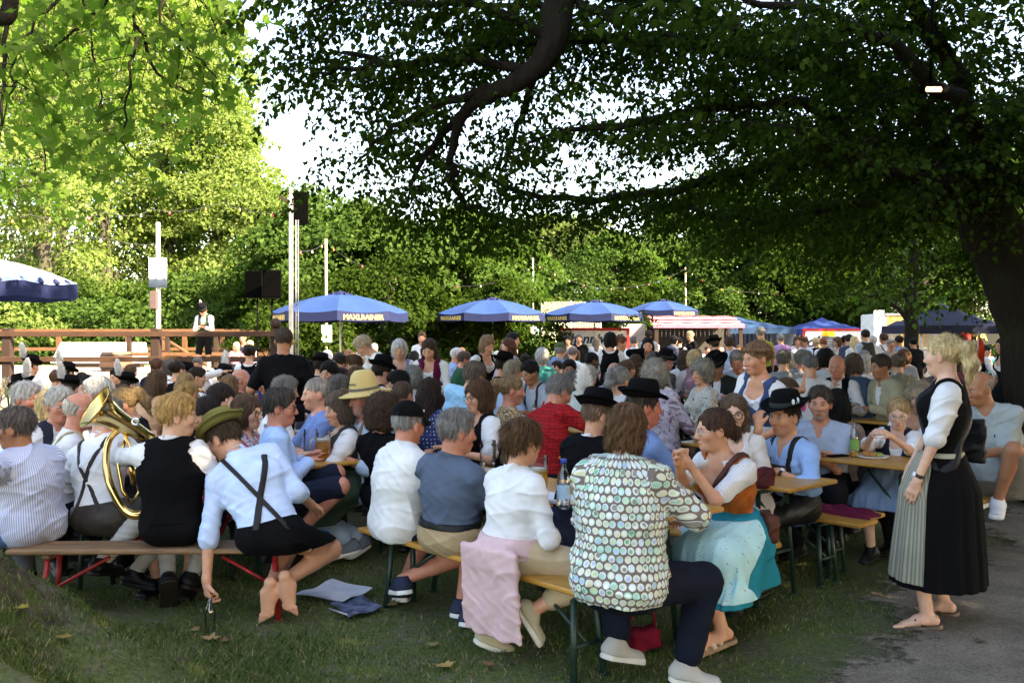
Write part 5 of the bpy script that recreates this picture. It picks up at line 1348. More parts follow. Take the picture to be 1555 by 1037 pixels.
parasol(903,45,1.74,2.37,2.78,'blue parasol in front of the white script sign board',BLUEC,NAVYC,rot=.22)
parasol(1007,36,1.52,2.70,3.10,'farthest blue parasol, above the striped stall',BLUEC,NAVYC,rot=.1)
o=parasol(-42,93,1.62,2.52,2.95,'white-blue parasol whitened by the sun at the edge of the garden',PALEC,NAVYC,None,rot=.15)
for k in range(10):
    b=MB(); a=-1.25+.22*k; r=1.46; p=A3((r*math.cos(a),r*math.sin(a),2.95-.43*(r/1.62)**1.75-.03)); b.tube([p,p+A3((math.cos(a)*.06,math.sin(a)*.06,-.06)),p+A3((math.cos(a+.06)*.10,math.sin(a+.06)*.12,-.055))],[.03,.045,.012],5); b.build('printed_motif',simple('navy_print',hexc('232a55'),.6),o)
# ---- stage
def stage():
    YF,YB,Z=18.3,29.5,.70
    b=MB(); b.box((-11.2,(YF+YB)/2,Z-.06),(13.2,YB-YF,.12)); b.box((-11.2,YF+.12,(Z-.12)/2),(13.1,.1,Z-.13)); 
    b.build('stage_platform',m_wood('stage_boards',hexc('b3a58e'),.75,.75),None,label='low wooden stage floor in bright sun behind the band',cat='stage')
    def fence(name,label,y,zs,xs,mat,pm,ph,pw):
        o=bpy.data.objects.new(name,None); COL.objects.link(o); o.location=((xs[0]+xs[-1])/2,y,Z); o['label']=label; o['category']='fence'
        c=A3(o.location)
        for z in zs: b=MB(); b.box(A3(((xs[0]+xs[-1])/2,y-.10,z))-c,(xs[-1]-xs[0]+.3,.05,.105),None,.006); b.build('rail',mat,o)
        for x in xs: b=MB(); b.box(A3((x,y,Z+ph/2))-c,(pw,pw,ph),None,.008); b.build('post',pm,o)
        return o,c
    o,c=fence('stage_fence','brown timber rail fence along the front of the stage',YF+.1,(1.69,1.19),(-17,-13.4,-10.06,-7.1,-4.72),m_wood('weathered_rail',hexc('4a3120'),.8,.5),POSTW,1.10,.17)
    MB().ball(A3((-4.72,YF+.1,Z+1.20))-c,.11,12).build('post_finial',POSTW,o)
    fence('rear_fence','sunlit orange timber fence along the back of the stage',YB-.2,(1.80,1.22),(-20,-17.2,-14.4,-12.2,-11.1,-10.4,-9.2,-7.6),RAIL,RAIL,1.15,.14)
    fence('side_fence','short timber railing beside the steps at the back of the stage',26.5,(1.75,1.12),(-11.0,-9.9,-8.5,-6.9),RAIL,POSTW,1.08,.12)
    b=MB(); 
    for x in(-10.4,-8.0): b.tube([(x,27.4,1.6),(x+1.3,27.6,.75)],.05,4)
    b.build('stair_rail',RAIL,None,label='sloping timber stair rail behind the man on the stage',cat='railing')
    o=bpy.data.objects.new('picnic_panel',None); COL.objects.link(o); o.location=(-12.3,27.5,Z); o['label']='long white panel leaning on a dark box on the stage'; o['category']='panel'
    MB().prism([(-1.45,-.02),(1.45,-.02),(1.30,.62),(-1.25,.62)],-.03,.03,rotx(math.radians(70)),(0,0,.15)).build('board',WHITE,o); MB().box((0,.35,.15),(2.2,.5,.30),None,.01).build('dark_box',simple('dark_stain',(.05,.03,.025),.7),o)
    o=bpy.data.objects.new('barrel',None); COL.objects.link(o); o.location=(-10.65,24.8,Z); o['label']='squat dark wooden barrel standing on the stage'; o['category']='barrel'
    b=MB(); b.lathe([(.001,.0),(.36,.0),(.41,.14),(.42,.26),(.41,.38),(.36,.52),(.33,.52),(.32,.48),(.001,.48)],24); b.build('staves',m_wood('barrel_wood',hexc('7a5a48'),.7,.6,ax=2),o)
    b=MB(); [b.lathe([(r,z-.025),(r+.008,z-.02),(r+.008,z+.02),(r,z+.025)],24) for r,z in((.397,.09),(.397,.43))]; b.build('hoops',simple('dark_iron',(.03,.028,.027),.5,.6),o)
stage()
def speaker(p,a,label,w=.42,h=.64,d=.38,tilt=0):
    o=bpy.data.objects.new('loudspeaker',None); COL.objects.link(o); o.location=p; o.rotation_euler=(math.radians(tilt),0,a); o['label']=label; o['category']='loudspeaker'
    MB().prism([(-w/2,-d/2),(w/2,-d/2),(w/2*.72,d/2),(-w/2*.72,d/2)],0,h).build('cabinet',BLACKP,o)
    MB().box((0,-d/2-.008,h/2),(w*.92,.014,h*.93),None,.005).build('grille',simple('speaker_grille',(.002,.002,.002),.95,0,.0,bump=.5,nscale=60),o); return o
def stand(x,y,z,h,label):
    o=bpy.data.objects.new('speaker_stand',None); COL.objects.link(o); o.location=(x,y,z); o['label']=label; o['category']='stand'
    MB().tube([(0,0,.25),(0,0,h)],.019,8).build('pole',BLACKP,o)
    for k in range(3): a=k*2.094+.4; MB().tube([(0,0,.75),(.45*math.cos(a),.45*math.sin(a),.01)],.012,6).build('leg',BLACKP,o)
for px,lb in((391,'black loudspeaker on the stage stand nearer the stage man'),(413,'black loudspeaker on the stage stand nearer the mast')):
    p=W(px,453,64 if px<400 else 66); stand(p[0],p[1],.70,p[2]-.70,'black tripod stand of the '+lb.replace('black loudspeaker on the stage stand ','speaker ')); speaker(p,math.radians(-12 if px<400 else 14),lb)
def mast():
    s=70; p=W(442,0,s); top=CAMZ+(HOR-285)/s
    o=bpy.data.objects.new('mast',None); COL.objects.link(o); o.location=(p[0],p[1],0); o['label']='tall pale lighting mast with slim lattice ladder, carrying one loudspeaker'; o['category']='mast'
    MB().box((0,0,top/2),(.085,.085,top),None,.01).build('pole',simple('pale_mast',(.30,.29,.27),.5,.3),o)
    b=MB(); [b.tube([(x,.02,0),(x,.02,top-.7)],.012,6) for x in(.10,.15)]; [b.tube([(.10,.02,.3+.25*k),(.15,.02,.42+.25*k)],.007,4) for k in range(15)]; b.build('lattice',simple('dull_steel',(.22,.23,.24),.6,.4),o)
    MB().box((-.10,0,top-.28),(.36,.05,.06),roty(.5)).build('bracket',POSTW,o)
    q=W(454,341,69); speaker(q,math.radians(20),'black loudspeaker hung high on the pale mast',.36,.70,.36)
mast()
def pole(px,s,ytop,label,r=.045,mat=PALEW):
    p=W(px,0,s); h=CAMZ+(HOR-ytop)/s; b=MB(); b.tube([(0,0,-.05),(.01,0,h*.5),(0,0,h)],[r,r*.95,r*.85],10); return b.build('pole',mat,None,label=label,cat='pole',loc=(p[0],p[1],0)),p,h
pole(495,52,363,'pale wooden light pole behind the largest parasol'); pole(809,40,385,'thin grey pole between the second and third parasols',.035,STEEL); pole(1041,34,406,'pale wooden light pole behind the farthest parasol')
o,p,h=pole(240,60,338,'sun-whitened post on the stage carrying a poster and a box',.062,simple('sunlit_post',(.62,.57,.52),.7))  # post colour lightened to hold the sunlight falling on it
def board(px,y0,y1,w,s,label,mat,name='poster',cat='poster',dy=-.10,tx=None,rz=0):
    p=W(px,(y0+y1)/2,s); h=(y1-y0)/s; return MB().box((0,0,0),(w/s,.02,h),None,.003).build(name,mat,None,label=label,cat=cat,loc=(p[0],p[1]+dy,p[2]),rz=rz)
def m_poster(name,stops,sc=3):
    t=NT(name); v=t.coord('Generated'); s=t.sep(v); n=t.noise(v,sc,4); z=t.math('ADD',s[2],t.math('MULTIPLY',t.math('SUBTRACT',n,.5),.35)); t.bsdf(t.ramp(z,stops),.5,0,.3); return t.m
board(242,392,437,27,60,'white and slate landscape poster on the sun-whitened stage post',m_poster('poster_landscape',[(0,(.02,.03,.05)),(.28,(.05,.07,.1)),(.33,(.5,.55,.6)),(.45,(.75,.78,.78)),(1,(.7,.75,.76))]))
p=W(237,469,60); MB().box((0,0,.22),(.17,.14,.44),None,.01).build('column_speaker',simple('brown_box',(.09,.06,.06),.6),None,label='slim brown box fixed to the sun-whitened stage post',cat='loudspeaker',loc=(p[0],p[1]-.14,p[2]))
def m_flyers():
    t=NT('flyers'); v=t.coord('Generated'); c=t.voro(t.map(v,(3,1,5)),1,out='Color'); t.bsdf(t.mix(.55,(.55,.6,.6),c),.6,0,.3); return t.m
M_fly=m_flyers()
board(497,494,520,16,52,'panel of small flyers on the pale pole behind the largest parasol',M_fly); board(812,496,516,12,40,'lilac flyers taped to the thin grey pole',M_fly,dy=-.06)
# ---- light strings
BULB={}
def string(pts,label,cols,n_per=5,sag=.25):
    P=[]; 
    for a,b in zip(pts[:-1],pts[1:]):
        a,b=W(*a),W(*b)
        for k in range(12): t=k/12; q=a+(b-a)*t; q[2]-=sag*4*t*(1-t); P.append(q)
    P.append(W(*pts[-1])); P=np.array(P); c=P.mean(0)
    o=bpy.data.objects.new('light_string',None); COL.objects.link(o); o.location=c; o['label']=label; o['category']='string lights'; o['group']='festoon lights over the garden'
    b=MB(); b.tube(P-c,.006,4); b.build('cable',simple('cable_grey',(.05,.05,.05),.6),o)
    m=len(pts)*n_per-n_per
    for i in range(m):
        q=P[min(len(P)-1,int((i+.5)/m*len(P)))]-c; cc=cols[i%len(cols)]
        if cc not in BULB:
            t=NT('bulb_glass'); em=t.bsdf(cc,.2,0,.5,None,Emission_Color=(*cc,1),Emission_Strength=.15); bb=MB(); bb.lathe([(.001,-.115),(.022,-.108),(.037,-.085),(.036,-.06),(.02,-.03),(.016,0),(.001,0)],10); me=bb.mesh('bulb'); me.materials.append(t.m); BULB[cc]=me
        l=link('bulb',BULB[cc],None,o); l.location=q+A3((0,0,-.005)); l.scale=(.7,)*3
RD,OR,YE,WH,BL=(.45,.03,.04),(.55,.18,.03),(.5,.34,.10),(.45,.42,.36),(.05,.1,.4)
string([(-60,330,70),(45,326,70),(165,322,68),(230,318,66),(340,306,66),(440,322,70)],'string of coloured bulbs across the bright trees over the stage',[RD,OR,YE,RD,BL,WH],2,.12)
string([(-40,338,80),(75,350,80),(160,362,80),(242,372,60)],'fainter string of white bulbs beside the stage',[WH],4,.05)
string([(446,378,70),(495,366,52),(560,405,48),(640,425,46),(748,430,46),(812,400,40)],'string of warm bulbs from the mast along the parasols',[RD,WH,YE,OR,YE],3,.15)
string([(812,400,40),(900,436,38),(980,432,35),(1041,408,34),(1100,440,32),(1220,444,30),(1330,436,29)],'string of small bulbs above the stalls',[OR,YE,WH,RD,BL],4,.1)
# ---- stalls
def sign_board(px0,px1,y0,y1,s,label,text,tsize,ty,notice=False):
    p=W((px0+px1)/2,(y0+y1)/2,s); w=(px1-px0)/s; h=(y1-y0)/s; o=bpy.data.objects.new('sign_board',None); COL.objects.link(o); o.location=p; o['label']=label; o['category']='sign'
    MB().box((0,0,0),(w-.1,.03,h-.1)).build('panel',WHITE,o); b=MB(); t=.09
    b.box((0,-.01,h/2-t/2),(w,.06,t)); b.box((0,-.01,-h/2+t/2),(w,.06,t)); b.box((-w/2+t/2,-.01,0),(t,.06,h-2*t)); b.box((w/2-t/2,-.01,0),(t,.06,h-2*t)); b.build('border',simple('sign_red',hexc('b8262a'),.5),o)
    me=text_mesh(text,tsize,.004,.25,'lettering',.012); me.materials.append(simple('sign_ink',hexc('1d2a4d'),.6)); t=link('lettering',me,None,o); t.location=(ty[0],-.022,ty[1]); t.rotation_euler=(math.pi/2,0,0); return o,p
sign_board(848,956,498,546,45,'white sign board with red border and dark script lettering','Johanniweiht',.46,(0,.16))
sign_board(1219,1322,499,544,39,'second white script sign board under the smaller blue tent','Johanni',.60,(-.45,.05))
p=W(1258,521,39.5); o=bpy.data.objects.new('notice_board',None); COL.objects.link(o); o.location=p; o['label']='dark menu board with a yellow top beneath the smaller blue tent'; o['category']='notice board'
MB().box((0,0,-.1),(.46,.03,.72)).build('menu',simple('slate_menu',(.06,.08,.10),.6),o); MB().box((0,0,.36),(.48,.04,.20)).build('header',simple('yellow_card',hexc('d8b52a'),.5),o)
b=MB(); [b.box((0,-.019,.10-.09*k),(.32-.05*(k%3),.006,.018)) for k in range(6)]; b.build('menu_lines',simple('chalk',(.5,.5,.5),.9),o)
def m_awning(name,c1,c2,sc,ax=0):
    t=NT(name); v=t.coord(); s=t.sep(v); f=t.math('GREATER_THAN',t.math('FRACT',t.math('MULTIPLY',s[ax],sc)),.5); col=t.mix(f,c1,c2); p=t.bsdf(col,.75,0,.3,t.bump(t.noise(v,4,3),.3,.03)); return t.m
def tent(px0,px1,yeave,yap,s,label,mat,depth=2.5,wall=None,wy=None,legs=True):
    x0,x1=(px0-CX)/s,(px1-CX)/s; y=FPX/s; ze=CAMZ+(HOR-yeave)/s; za=CAMZ+(HOR-yap)/s; cx=(x0+x1)/2; w=(x1-x0)/2
    o=bpy.data.objects.new('tent',None); COL.objects.link(o); o.location=(cx,y+depth/2,0); o['label']=label; o['category']='tent'
    n=8; Pv=[];Fv=[]
    for i in range(n+1):
        for j in range(n+1):
            u=-1+2*i/n; v=-1+2*j/n; q=max(abs(u),abs(v)); Pv.append((u*w,v*depth/2,za-(za-ze)*q**.85))
    Fv=[(i*(n+1)+j,(i+1)*(n+1)+j,(i+1)*(n+1)+j+1,i*(n+1)+j+1) for i in range(n) for j in range(n)]
    link('roof',mesh_py('roof',Pv,Fv),mat,o)
    b=MB(); [b.box((0,sg*depth/2,ze-.11),(2*w+.02,.012,.21)) for sg in(-1,1)]; [b.box((sg*w,0,ze-.11),(.012,depth,.21)) for sg in(-1,1)]; b.build('valance',mat,o)
    for sx in(-1,1):
        for sy in(-1,1): b=MB(); b.tube([(sx*(w-.05),sy*(depth/2-.05),0),(sx*(w-.05),sy*(depth/2-.05),ze)],.025,6); b.build('leg',STEEL,o)
    if wall: 
        b=MB(); b.box((0,depth/2-.05,(ze-.2)/2),(2*w-.1,.02,ze-.2)); b.box((w-.06,0,(ze-.2)/2),(.02,depth-.2,ze-.2)); b.box((0,-depth/2+.06,.45),(2*w-.2,.02,.9)); b.build('side_wall',wall,o)
    return o
PB=m_canopy('faded_blue_canvas',hexc('284668'),.2); SB=m_canopy('bright_blue_canvas',hexc('1c3570'),.2); DB=m_canopy('deep_blue_canvas',hexc('0c1533'),.08)
tent(1055,1210,498,479,40,'pale blue pitched tent with blue and white striped sides',PB,3.2,m_awning('tent_stripe',(.70,.72,.75),hexc('5877a8'),5.5))
tent(1213,1316,500,481,38,'smaller bright blue tent above the second script sign',SB,2.6)
tent(1397,1530,494,456,60,'dark blue tent lit by a bright tube beside the big trunk',DB,2.4)
p=W(1496,497,60); 
t=NT('tube_light'); t.bsdf((.9,.9,.85),.4,0,.3,None,Emission_Color=(1,.93,.8,1),Emission_Strength=1.2)
MB().box((0,0,0),(.75,.05,.05),None,.01).build('tube_lamp',t.m,None,label='glowing tube lamp under the edge of the dark blue tent',cat='lamp',loc=(p[0],p[1]+.2,p[2]))
o=bpy.data.objects.new('sign',None); COL.objects.link(o); p=W(1505,511,58); o.location=(p[0],p[1]+.6,p[2]); o['label']='dark sign with gold capitals behind the dark blue tent'; o['category']='sign'
MB().box((0,0,0),(1.1,.04,.42)).build('panel',simple('sign_dark',(.02,.025,.02),.5),o); me=text_mesh('MA',.34,.004,0,'lettering',.008); me.materials.append(GOLD); t_=link('lettering',me,None,o); t_.location=(-.05,-.026,0); t_.rotation_euler=(math.pi/2,0,0)
def stall():
    s=45; x0,x1=(992-CX)/s,(1131-CX)/s; y=FPX/s; cx=(x0+x1)/2; w=(x1-x0)/2
    o=bpy.data.objects.new('market_stall',None); COL.objects.link(o); o.location=(cx,y+1,0); o['label']='market stall under a red and white striped awning'; o['category']='stall'
    zf=CAMZ+(HOR-493)/s; zb=CAMZ+(HOR-478)/s; P=[];F=[];n=14
    for i in range(n+1):
        for j in range(7): u=-1+2*i/n; v=j/6; P.append((u*w,-1.0+2.0*v,zf+(zb-zf)*min(1,v*1.5)-.05*math.sin(v*math.pi)+.015*math.sin(i*2.1)))
    F=[(i*7+j,(i+1)*7+j,(i+1)*7+j+1,i*7+j+1) for i in range(n) for j in range(6)]
    aw=m_awning('awning_stripe',(.30,.275,.28),(.20,.002,.008),2.1,1); link('awning',mesh_py('awning',P,F),aw,o)
    MB().box((0,-1.01,zf-.05),(2*w,.012,.12)).build('awning_fringe',simple('fringe_pink',hexc('c96a7c'),.8),o)
    for sx in(-1,1): MB().box((sx*(w-.12),-.92,zf/2),(.13,.10,zf-.06)).build('post',POSTW,o); MB().box((sx*(w-.1),.9,1.0),(.08,.08,2.0)).build('post',POSTW,o)
    MB().box((0,.95,1.0),(2*w-.3,.03,1.9)).build('back_wall',simple('stall_dark',(.05,.045,.04),.8),o); MB().box((0,-.55,.95),(2*w-.4,.7,.06)).build('counter',RAIL,o); MB().box((0,-.88,.46),(2*w-.42,.03,.9)).build('front_panel',simple('stall_panel',(.22,.2,.19),.7),o)
    b=MB(); [b.tube([(x,-.9,zf-.12),(x,-.9,zf-.42)],.008,4) for x in np.linspace(-w+.3,w-.3,18)]; b.build('hanging_ribbons',simple('ribbon',(.12,.12,.14),.6),o)
    b=MB(); b.box((-w-.55,.2,1.05),(.9,.05,2.0)); b.build('side_panel',simple('grey_sheet',(.45,.43,.42),.6),o)
stall()
def trailer():
    s=48; y=FPX/s; x=lambda p:(p-CX)/s
    o=bpy.data.objects.new('food_trailer',None); COL.objects.link(o); o.location=(x(1372),y+1,0); c=A3((x(1372),y+1,0)); o['label']='open white food trailer with a warm yellow interior behind the forked tree'; o['category']='trailer'
    z1=CAMZ+(HOR-476)/s; xa,xb=x(1345)-c[0],x(1432)-c[0]; w=xb-xa; m=(xa+xb)/2
    b=MB(); b.box((m,1.0,z1/2+.2),(w,.06,z1-.4)); b.box((m,0,z1-.03),(w,2.1,.06)); b.box((xa,0,z1/2+.2),(.06,2,z1-.46)); b.box((xb,0,z1/2+.2),(.06,2,z1-.46)); b.build('body',WHITE,o)
    t=NT('lit_interior'); t.bsdf(hexc('e8c070'),.6,0,.3,None,Emission_Color=(1,.68,.28,1),Emission_Strength=.22); MB().box((m,.93,z1/2+.35),(w-.1,.03,z1-.85)).build('interior',t.m,o)
    MB().box((m,-.8,1.25),(w,.5,.05)).build('counter',STEEL,o); MB().box((m,-.98,.75),(w,.05,.95)).build('front_panel',simple('trailer_panel',(.35,.36,.38),.5),o)
    b=MB(); b.box((xa-.22,-1.0,1.6),(.34,.05,1.7)); b.build('door',simple('trailer_door',(.55,.62,.68),.4),o)
    MB().box((m-.2,.3,1.7),(.5,.4,.5),None,.03).build('oven',STEEL,o); MB().box((m+.45,.4,1.75),(.4,.3,.6),None,.03).build('fryer',STEEL,o)
    for sx in(-1,1): b=MB(); b.lathe([(.10,-.08),(.30,-.08),(.33,0),(.30,.08),(.10,.08)],18,(m+sx*.5,0,.33),roty(math.pi/2)@rotx(0)); b.build('wheel',BLACKP,o)
trailer()
def wirefence():
    s=38; y=FPX/s; x0,x1=(822-CX)/s,(912-CX)/s; z1=CAMZ+(HOR-458)/s
    o=bpy.data.objects.new('wire_fence',None); COL.objects.link(o); o.location=((x0+x1)/2,y,0); o['label']='tall wire mesh fence behind the third blue parasol'; o['category']='fence'
    b=MB(); w=x1-x0; st=.10
    k=-z1
    while k<w:
        for sg in(1,-1):
            a0=max(0,k); a1=min(w,k+z1)
            if a1-a0>.05:
                za,zb=a0-k,a1-k
                if sg<0: za,zb=z1-za,z1-zb
                b.tube([(a0-w/2,0,za),(a1-w/2,0,zb)],.005,3,False,False)
        k+=st
    b.build('mesh',simple('fence_wire',(.42,.40,.34),.5,.5),o)
    for x in(-w/2,0,w/2): MB().tube([(x,.03,0),(x,.03,z1+.05)],.03,8).build('post',STEEL,o)
wirefence()
# ------------------------------------------------------------ who sits where
GREY=(.185,.175,.165); WHT=(.42,.40,.37); DBR=(.022,.014,.009); BRN=(.075,.042,.022); BLO=(.36,.22,.085); LBL=(.50,.37,.19); GBR=(.125,.095,.068); BLK=(.008,.007,.006); SALT=(.095,.088,.080)
W_=(.64,.64,.655); LB=hexc('a9c0e2'); BLUE=hexc('5f7fae'); NAVY=hexc('1b2130'); BK=(.0035,.0035,.0042); DK=(.008,.008,.010); CREAM=(.62,.58,.50); LEDER=(.010,.008,.007)
def fit(P,hp,hd):
    """lean the seated or standing figure so that the head comes where the photo has it"""
    v=P.loc(W(*hd))-P.P; n=np.linalg.norm(v); P.tl=float(np.clip(1+(n-np.linalg.norm(P.hc-P.P))/(.515*P.k),.80,1.12)) if P.sit is not None else 1.0
    P.lean=math.degrees(math.asin(np.clip((v[1]-.05)/max(n,.6),-.9,.9))); P.side=math.degrees(math.asin(np.clip(v[0]/max(n,.6),-.8,.8))); P.skel()
def res_for(s): return float(np.clip(1.5/s,.0055,.022))
def HP(label,hip,hpos,h,**k):
    s=hip[1]; p=W(hip[0],0,s); k.setdefault('res',res_for(s)); k.setdefault('seed',hip[0]*.37)
    P=Person(at=(p[0],p[1]),h=h,label=label,**k); fit(P,hip,hpos)
    d=P.hc+0; w=W(*hpos); dz=(w[2])-(P.hc[2]); 
    if abs(dz)<.5 and P.sit is not None: P.gz=float(np.clip(dz,-.12,.12)) if s<185 else float(np.clip(dz,-.03,.03))
    P.skel(); P.build(); return P
NP=[0]
def C(label,px,yt,s,h,hair,wear,stand=False,**k):
    """crowd member given by the top of the head"""
    k.setdefault('res',res_for(s)); k.setdefault('seed',px*.37); k.setdefault('eyes',s>95); p=W(px,0,s); zt=CAMZ-(yt-HOR)/s
    if stand: k['sit']=None; k.setdefault('H',float(np.clip(zt,1.45,1.92)))
    k.setdefault('lean',9 if not stand else 3); hd=k.get('head',(0,8,0)); k['head']=hd
    P=Person(at=(p[0],p[1]),h=h,label=label,hair=hair,wear=wear,**k)
    top=P.hc[2]+.118*P.hs; P.gz=float(np.clip(zt-top,-.35,.35)) if not stand else float(np.clip(zt-top,-.2,.2))
    a=math.radians(h-90); off=rotz(a)@P.hc; P.at=(p[0]-off[0],p[1]-off[1]*.5); P.skel(); P.build(); NP[0]+=1; return P
T_=('trousers',DK,1.0); TS=('trousers',(.05,.045,.04),.45)
def SH(c,sl=.42,**k): return ('shirt',c,sl,k.get('mat'),k.get('hem',-.06),.010,k.get('neck','collar'),.003)
def DI(b,sk,ap=None,bl=(.66,.66,.67),hem=.22): return [('blouse',bl),('bodice',b),('skirt',sk,hem,None,ap)]
def VST(c=BK,sh=W_,sl=.97): return [SH(sh,sl),('vest',c),T_]
BLACKHAT=lambda f=None,**k:('felt',BK,k.get('tilt',(4,0)),.042,.118,f,(.03,.035,.03),k.get('deco'))
PLUME=('white',(-.07,-.07,.07),(-.10,-.25,1),.29,.062)
def heroes():
    # ---- red bench
    HP('blond young man in black waistcoat sitting on the red-legged bench, seen from behind',(262,255),(262,630,252),93,head=(-68,4,0),hair=('short',(.40,.24,.09),1.25),skin=PALE,
       hl=('w',150,692,232),hr=(.15,.33,.70),pl=(-1,-.1,-.35),pr=(.8,-.2,-.7),fl=('w',256,880,247),fr=('w',292,874,243),fdl=(-.15,.45,-.75),fdr=(.5,.75,-.35),
       wear=[('shirt',(.66,.66,.67),.72),('vest',BK,None,.020,.015),('trousers',BK,.58,None,.015,.06),('socks',(.34,.33,.31),.16),('shoes',(.005,.005,.005),(.02,.015,.012))])
    HP('man in green felt hat bending down to a small bottle, seated on the red-legged bench',(412,262),(352,668,246),92,H=1.86,head=(62,34,2),hair=('short',(.06,.04,.025),.7),skin=SKIN,
       hl=('w',312,896,262),hr=(.16,.36,.66),hdl=(62,(.35,.25,-.1),(.05,.0,-1)),pl=(-1,-.3,.1),fl=('w',412,890,262),fr=('w',436,880,262),fdl=(-.12,.12,-1),fdr=(.15,.15,-1),toe=True,
       wear=[('shirt',hexc('b9cdec'),.60),('susp',(.009,.007,.006),.034,'X',.022),('trousers',BK,.46,None,.015,.06)],
       hat=('felt',hexc('77733f'),(-2,0),.040,.105,None,(.16,.17,.07),[((-.07,.065,.085),.016,(.7,.68,.5)),((-.05,.085,.085),.012,(.6,.6,.3))]))
    # ---- green bench, four backs
    HP('man in white T-shirt and black baseball cap at the far end of the front bench',(604,250),(626,645,247),32,head=(22,6,0),hair=('buzz',(.22,.21,.20)),skin=RED,bulk=1.08,
       hl=(-.02,.34,.74),hr=(.10,.36,.76),fl=(-.16,.10,.09),fr=('w',610,880,252),fdr=(-.9,.1,-.2),fdl=(-.7,.5,-.2),pr=(.9,-.1,-.5),
       wear=[('shirt',(.66,.66,.65),.38,None,-.105,.036,'crew',.003),('trousers',NAVY,.47),('shoes',hexc('2a3145'),(.7,.7,.68),'sneaker',M_fab)],hat=('cap',BK))
    HP('grey-haired man in slate polo shirt and beige shorts with a black belt',(684,266),(692,655,266),50,head=(-22,6,0),hair=('short',(.17,.16,.15),.8),skin=RED,bulk=1.15,
       hl=(-.10,.38,.79),hr=(.12,.36,.79),fl=(-.10,.20,.09),fr=(.06,.10,.09),fdr=(-.4,.8,-.2),
       wear=[SH(hexc('4e5a6c'),.44,neck='collar',hem=.045),('trousers',hexc('a38c6c'),.47,None,.016,.075,.01,(.004,.004,.004)),('shoes',hexc('2f3648'),(.65,.65,.62),'sneaker',M_fab)])
    HP('woman in white blouse with a pink cardigan tied round her hips',(776,290),(797,672,287),44,f=True,H=1.66,head=(-10,4,0),hair=('fringe',(.085,.045,.022),1.5),skin=SKIN,bulk=1.12,
       hl=(-.05,.26,.70),hr=(.10,.24,.66),hdl='fist',hdr='fist',fl=(-.13,-.02,.10),fr=('w',812,925,297),fdr=(.35,.35,-.8),fdl=(.5,.6,-.35),
       wear=[('shirt',(.66,.66,.67),.62,None,.0),('wrap',hexc('c9a9aa'),.13),('trousers',hexc('bda888'),.86),('shoes',hexc('a99f84'),(.60,.58,.50),'slip',M_fab)])
    HP('woman in ring-print blouse and navy trousers on the end of the front bench',(940,330),(952,655,322),64,f=True,H=1.70,head=(-6,10,0),hair=('wavy',(.10,.052,.026),1.0),skin=SKIN,bulk=1.32,bust=.9,
       hl=(-.10,.36,.80),hr=(.20,.36,.78),fl=('w',938,975,312),fr=('w',1042,1010,322),fdl=(.4,.6,-.2),fdr=(.7,.2,-.1),pr=(.9,.0,-.5),
       wear=[('shirt',hexc('73675f'),.50,pm('rings',P_circles,bump=.35),-.10,.030,'crew',.004),('trousers',hexc('151a27'),.93,None,.018,.05,.012),('shoes',(.40,.38,.35),(.62,.60,.55),'sneaker',M_fab)])
    # ---- across the front table
    HP('woman in teal dirndl with pale floral apron resting her chin on clasped hands',(1112,262),(1082,655,272),222,f=True,H=1.70,head=(-36,4,0),hair=('lowbun',(.055,.028,.018),1.1),skin=SKIN,glasses='light',
       hl=('w',1046,704,279),hr=('w',1030,700,283),hdl=(92,(1,.1,0),(.45,.25,.85)),hdr=(92,(-1,.1,0),(-.40,.25,.85)),pl=(-.3,.2,-1),pr=(.3,.2,-1),fl=('w',1066,962,287),fr=('w',1096,955,284),fdl=(-.1,.95,-.2),fdr=(.3,.9,-.2),toe=True,
       wear=[('blouse',(.66,.66,.67),pm('ribbed',P_stripe(.012,(.55,.54,.56),.4)),.40,0),('bodice',hexc('a0531f'),M_leath),('skirt',hexc('0f7f94'),.26,None,hexc('a9d6dd'),pm('sprig',P_floral(.021,hexc('c8545f'),hexc('3f8a94'),hexc('d88a92'),.17)),2.1,1.15,-.02),('strap',hexc('4a261c'),.034,-1,.032),('shoes',hexc('c0ad95'),(.24,.15,.09),'sandal')])
    HP('woman with round dark glasses and long brown hair in white cardigan',(1126,232),(1108,627,233),236,f=True,H=1.66,head=(18,4,0),hair=('long',(.10,.065,.042)),skin=PALE,glasses='round',
       hl=(-.10,.28,.72),hr=(.14,.30,.66),hdr='grip',wear=[('blouse',(.62,.58,.54),None,.9,0,True),('bodice',(.58,.54,.50),M_knit),('skirt',(.66,.62,.62),.35,pm('rosebud',P_floral(.05,(.5,.1,.12),(.2,.3,.2),(.5,.2,.25),.12)))])
    HP('man in flower-trimmed black hat and pale blue shirt eating with one hand raised',(1207,226),(1186,633,228),208,head=(4,2,0),hair=('short',(.03,.02,.015),.5),skin=hexc('c98f6c'),beard=((.10,.07,.05),.35),
       hr=('w',1152,650,234),hl=('w',1180,716,234),hdr=(70,(.3,-.6,.1),(.25,-.1,.9)),hdl=(35,(0,0,-1),(.55,.75,-.1)),pr=(.5,.5,-1),pl=(-.9,-.3,-.4),
       wear=[('shirt',hexc('8fb0dc'),.66,None,-.06,.012,'collar',.003,None,1),('susp',LEDER,.034,'H',.022,(.03,.022,.02)),('trousers',BK,.47,M_leath),('watch',-1),('socks',(.4,.39,.37),.3),('shoes',BK,BK)],
       hat=('felt',BK,(4,0),.052,.110,None,(.03,.035,.03),[((-.088,-.02,.105),.020,(.72,.72,.70)),((-.095,.025,.100),.017,(.7,.7,.66)),((-.090,-.005,.080),.015,(.68,.68,.6)),((-.090,-.072,.062),.028,(.75,.12,.30)),((-.075,-.095,.078),.02,(.7,.15,.35))]))
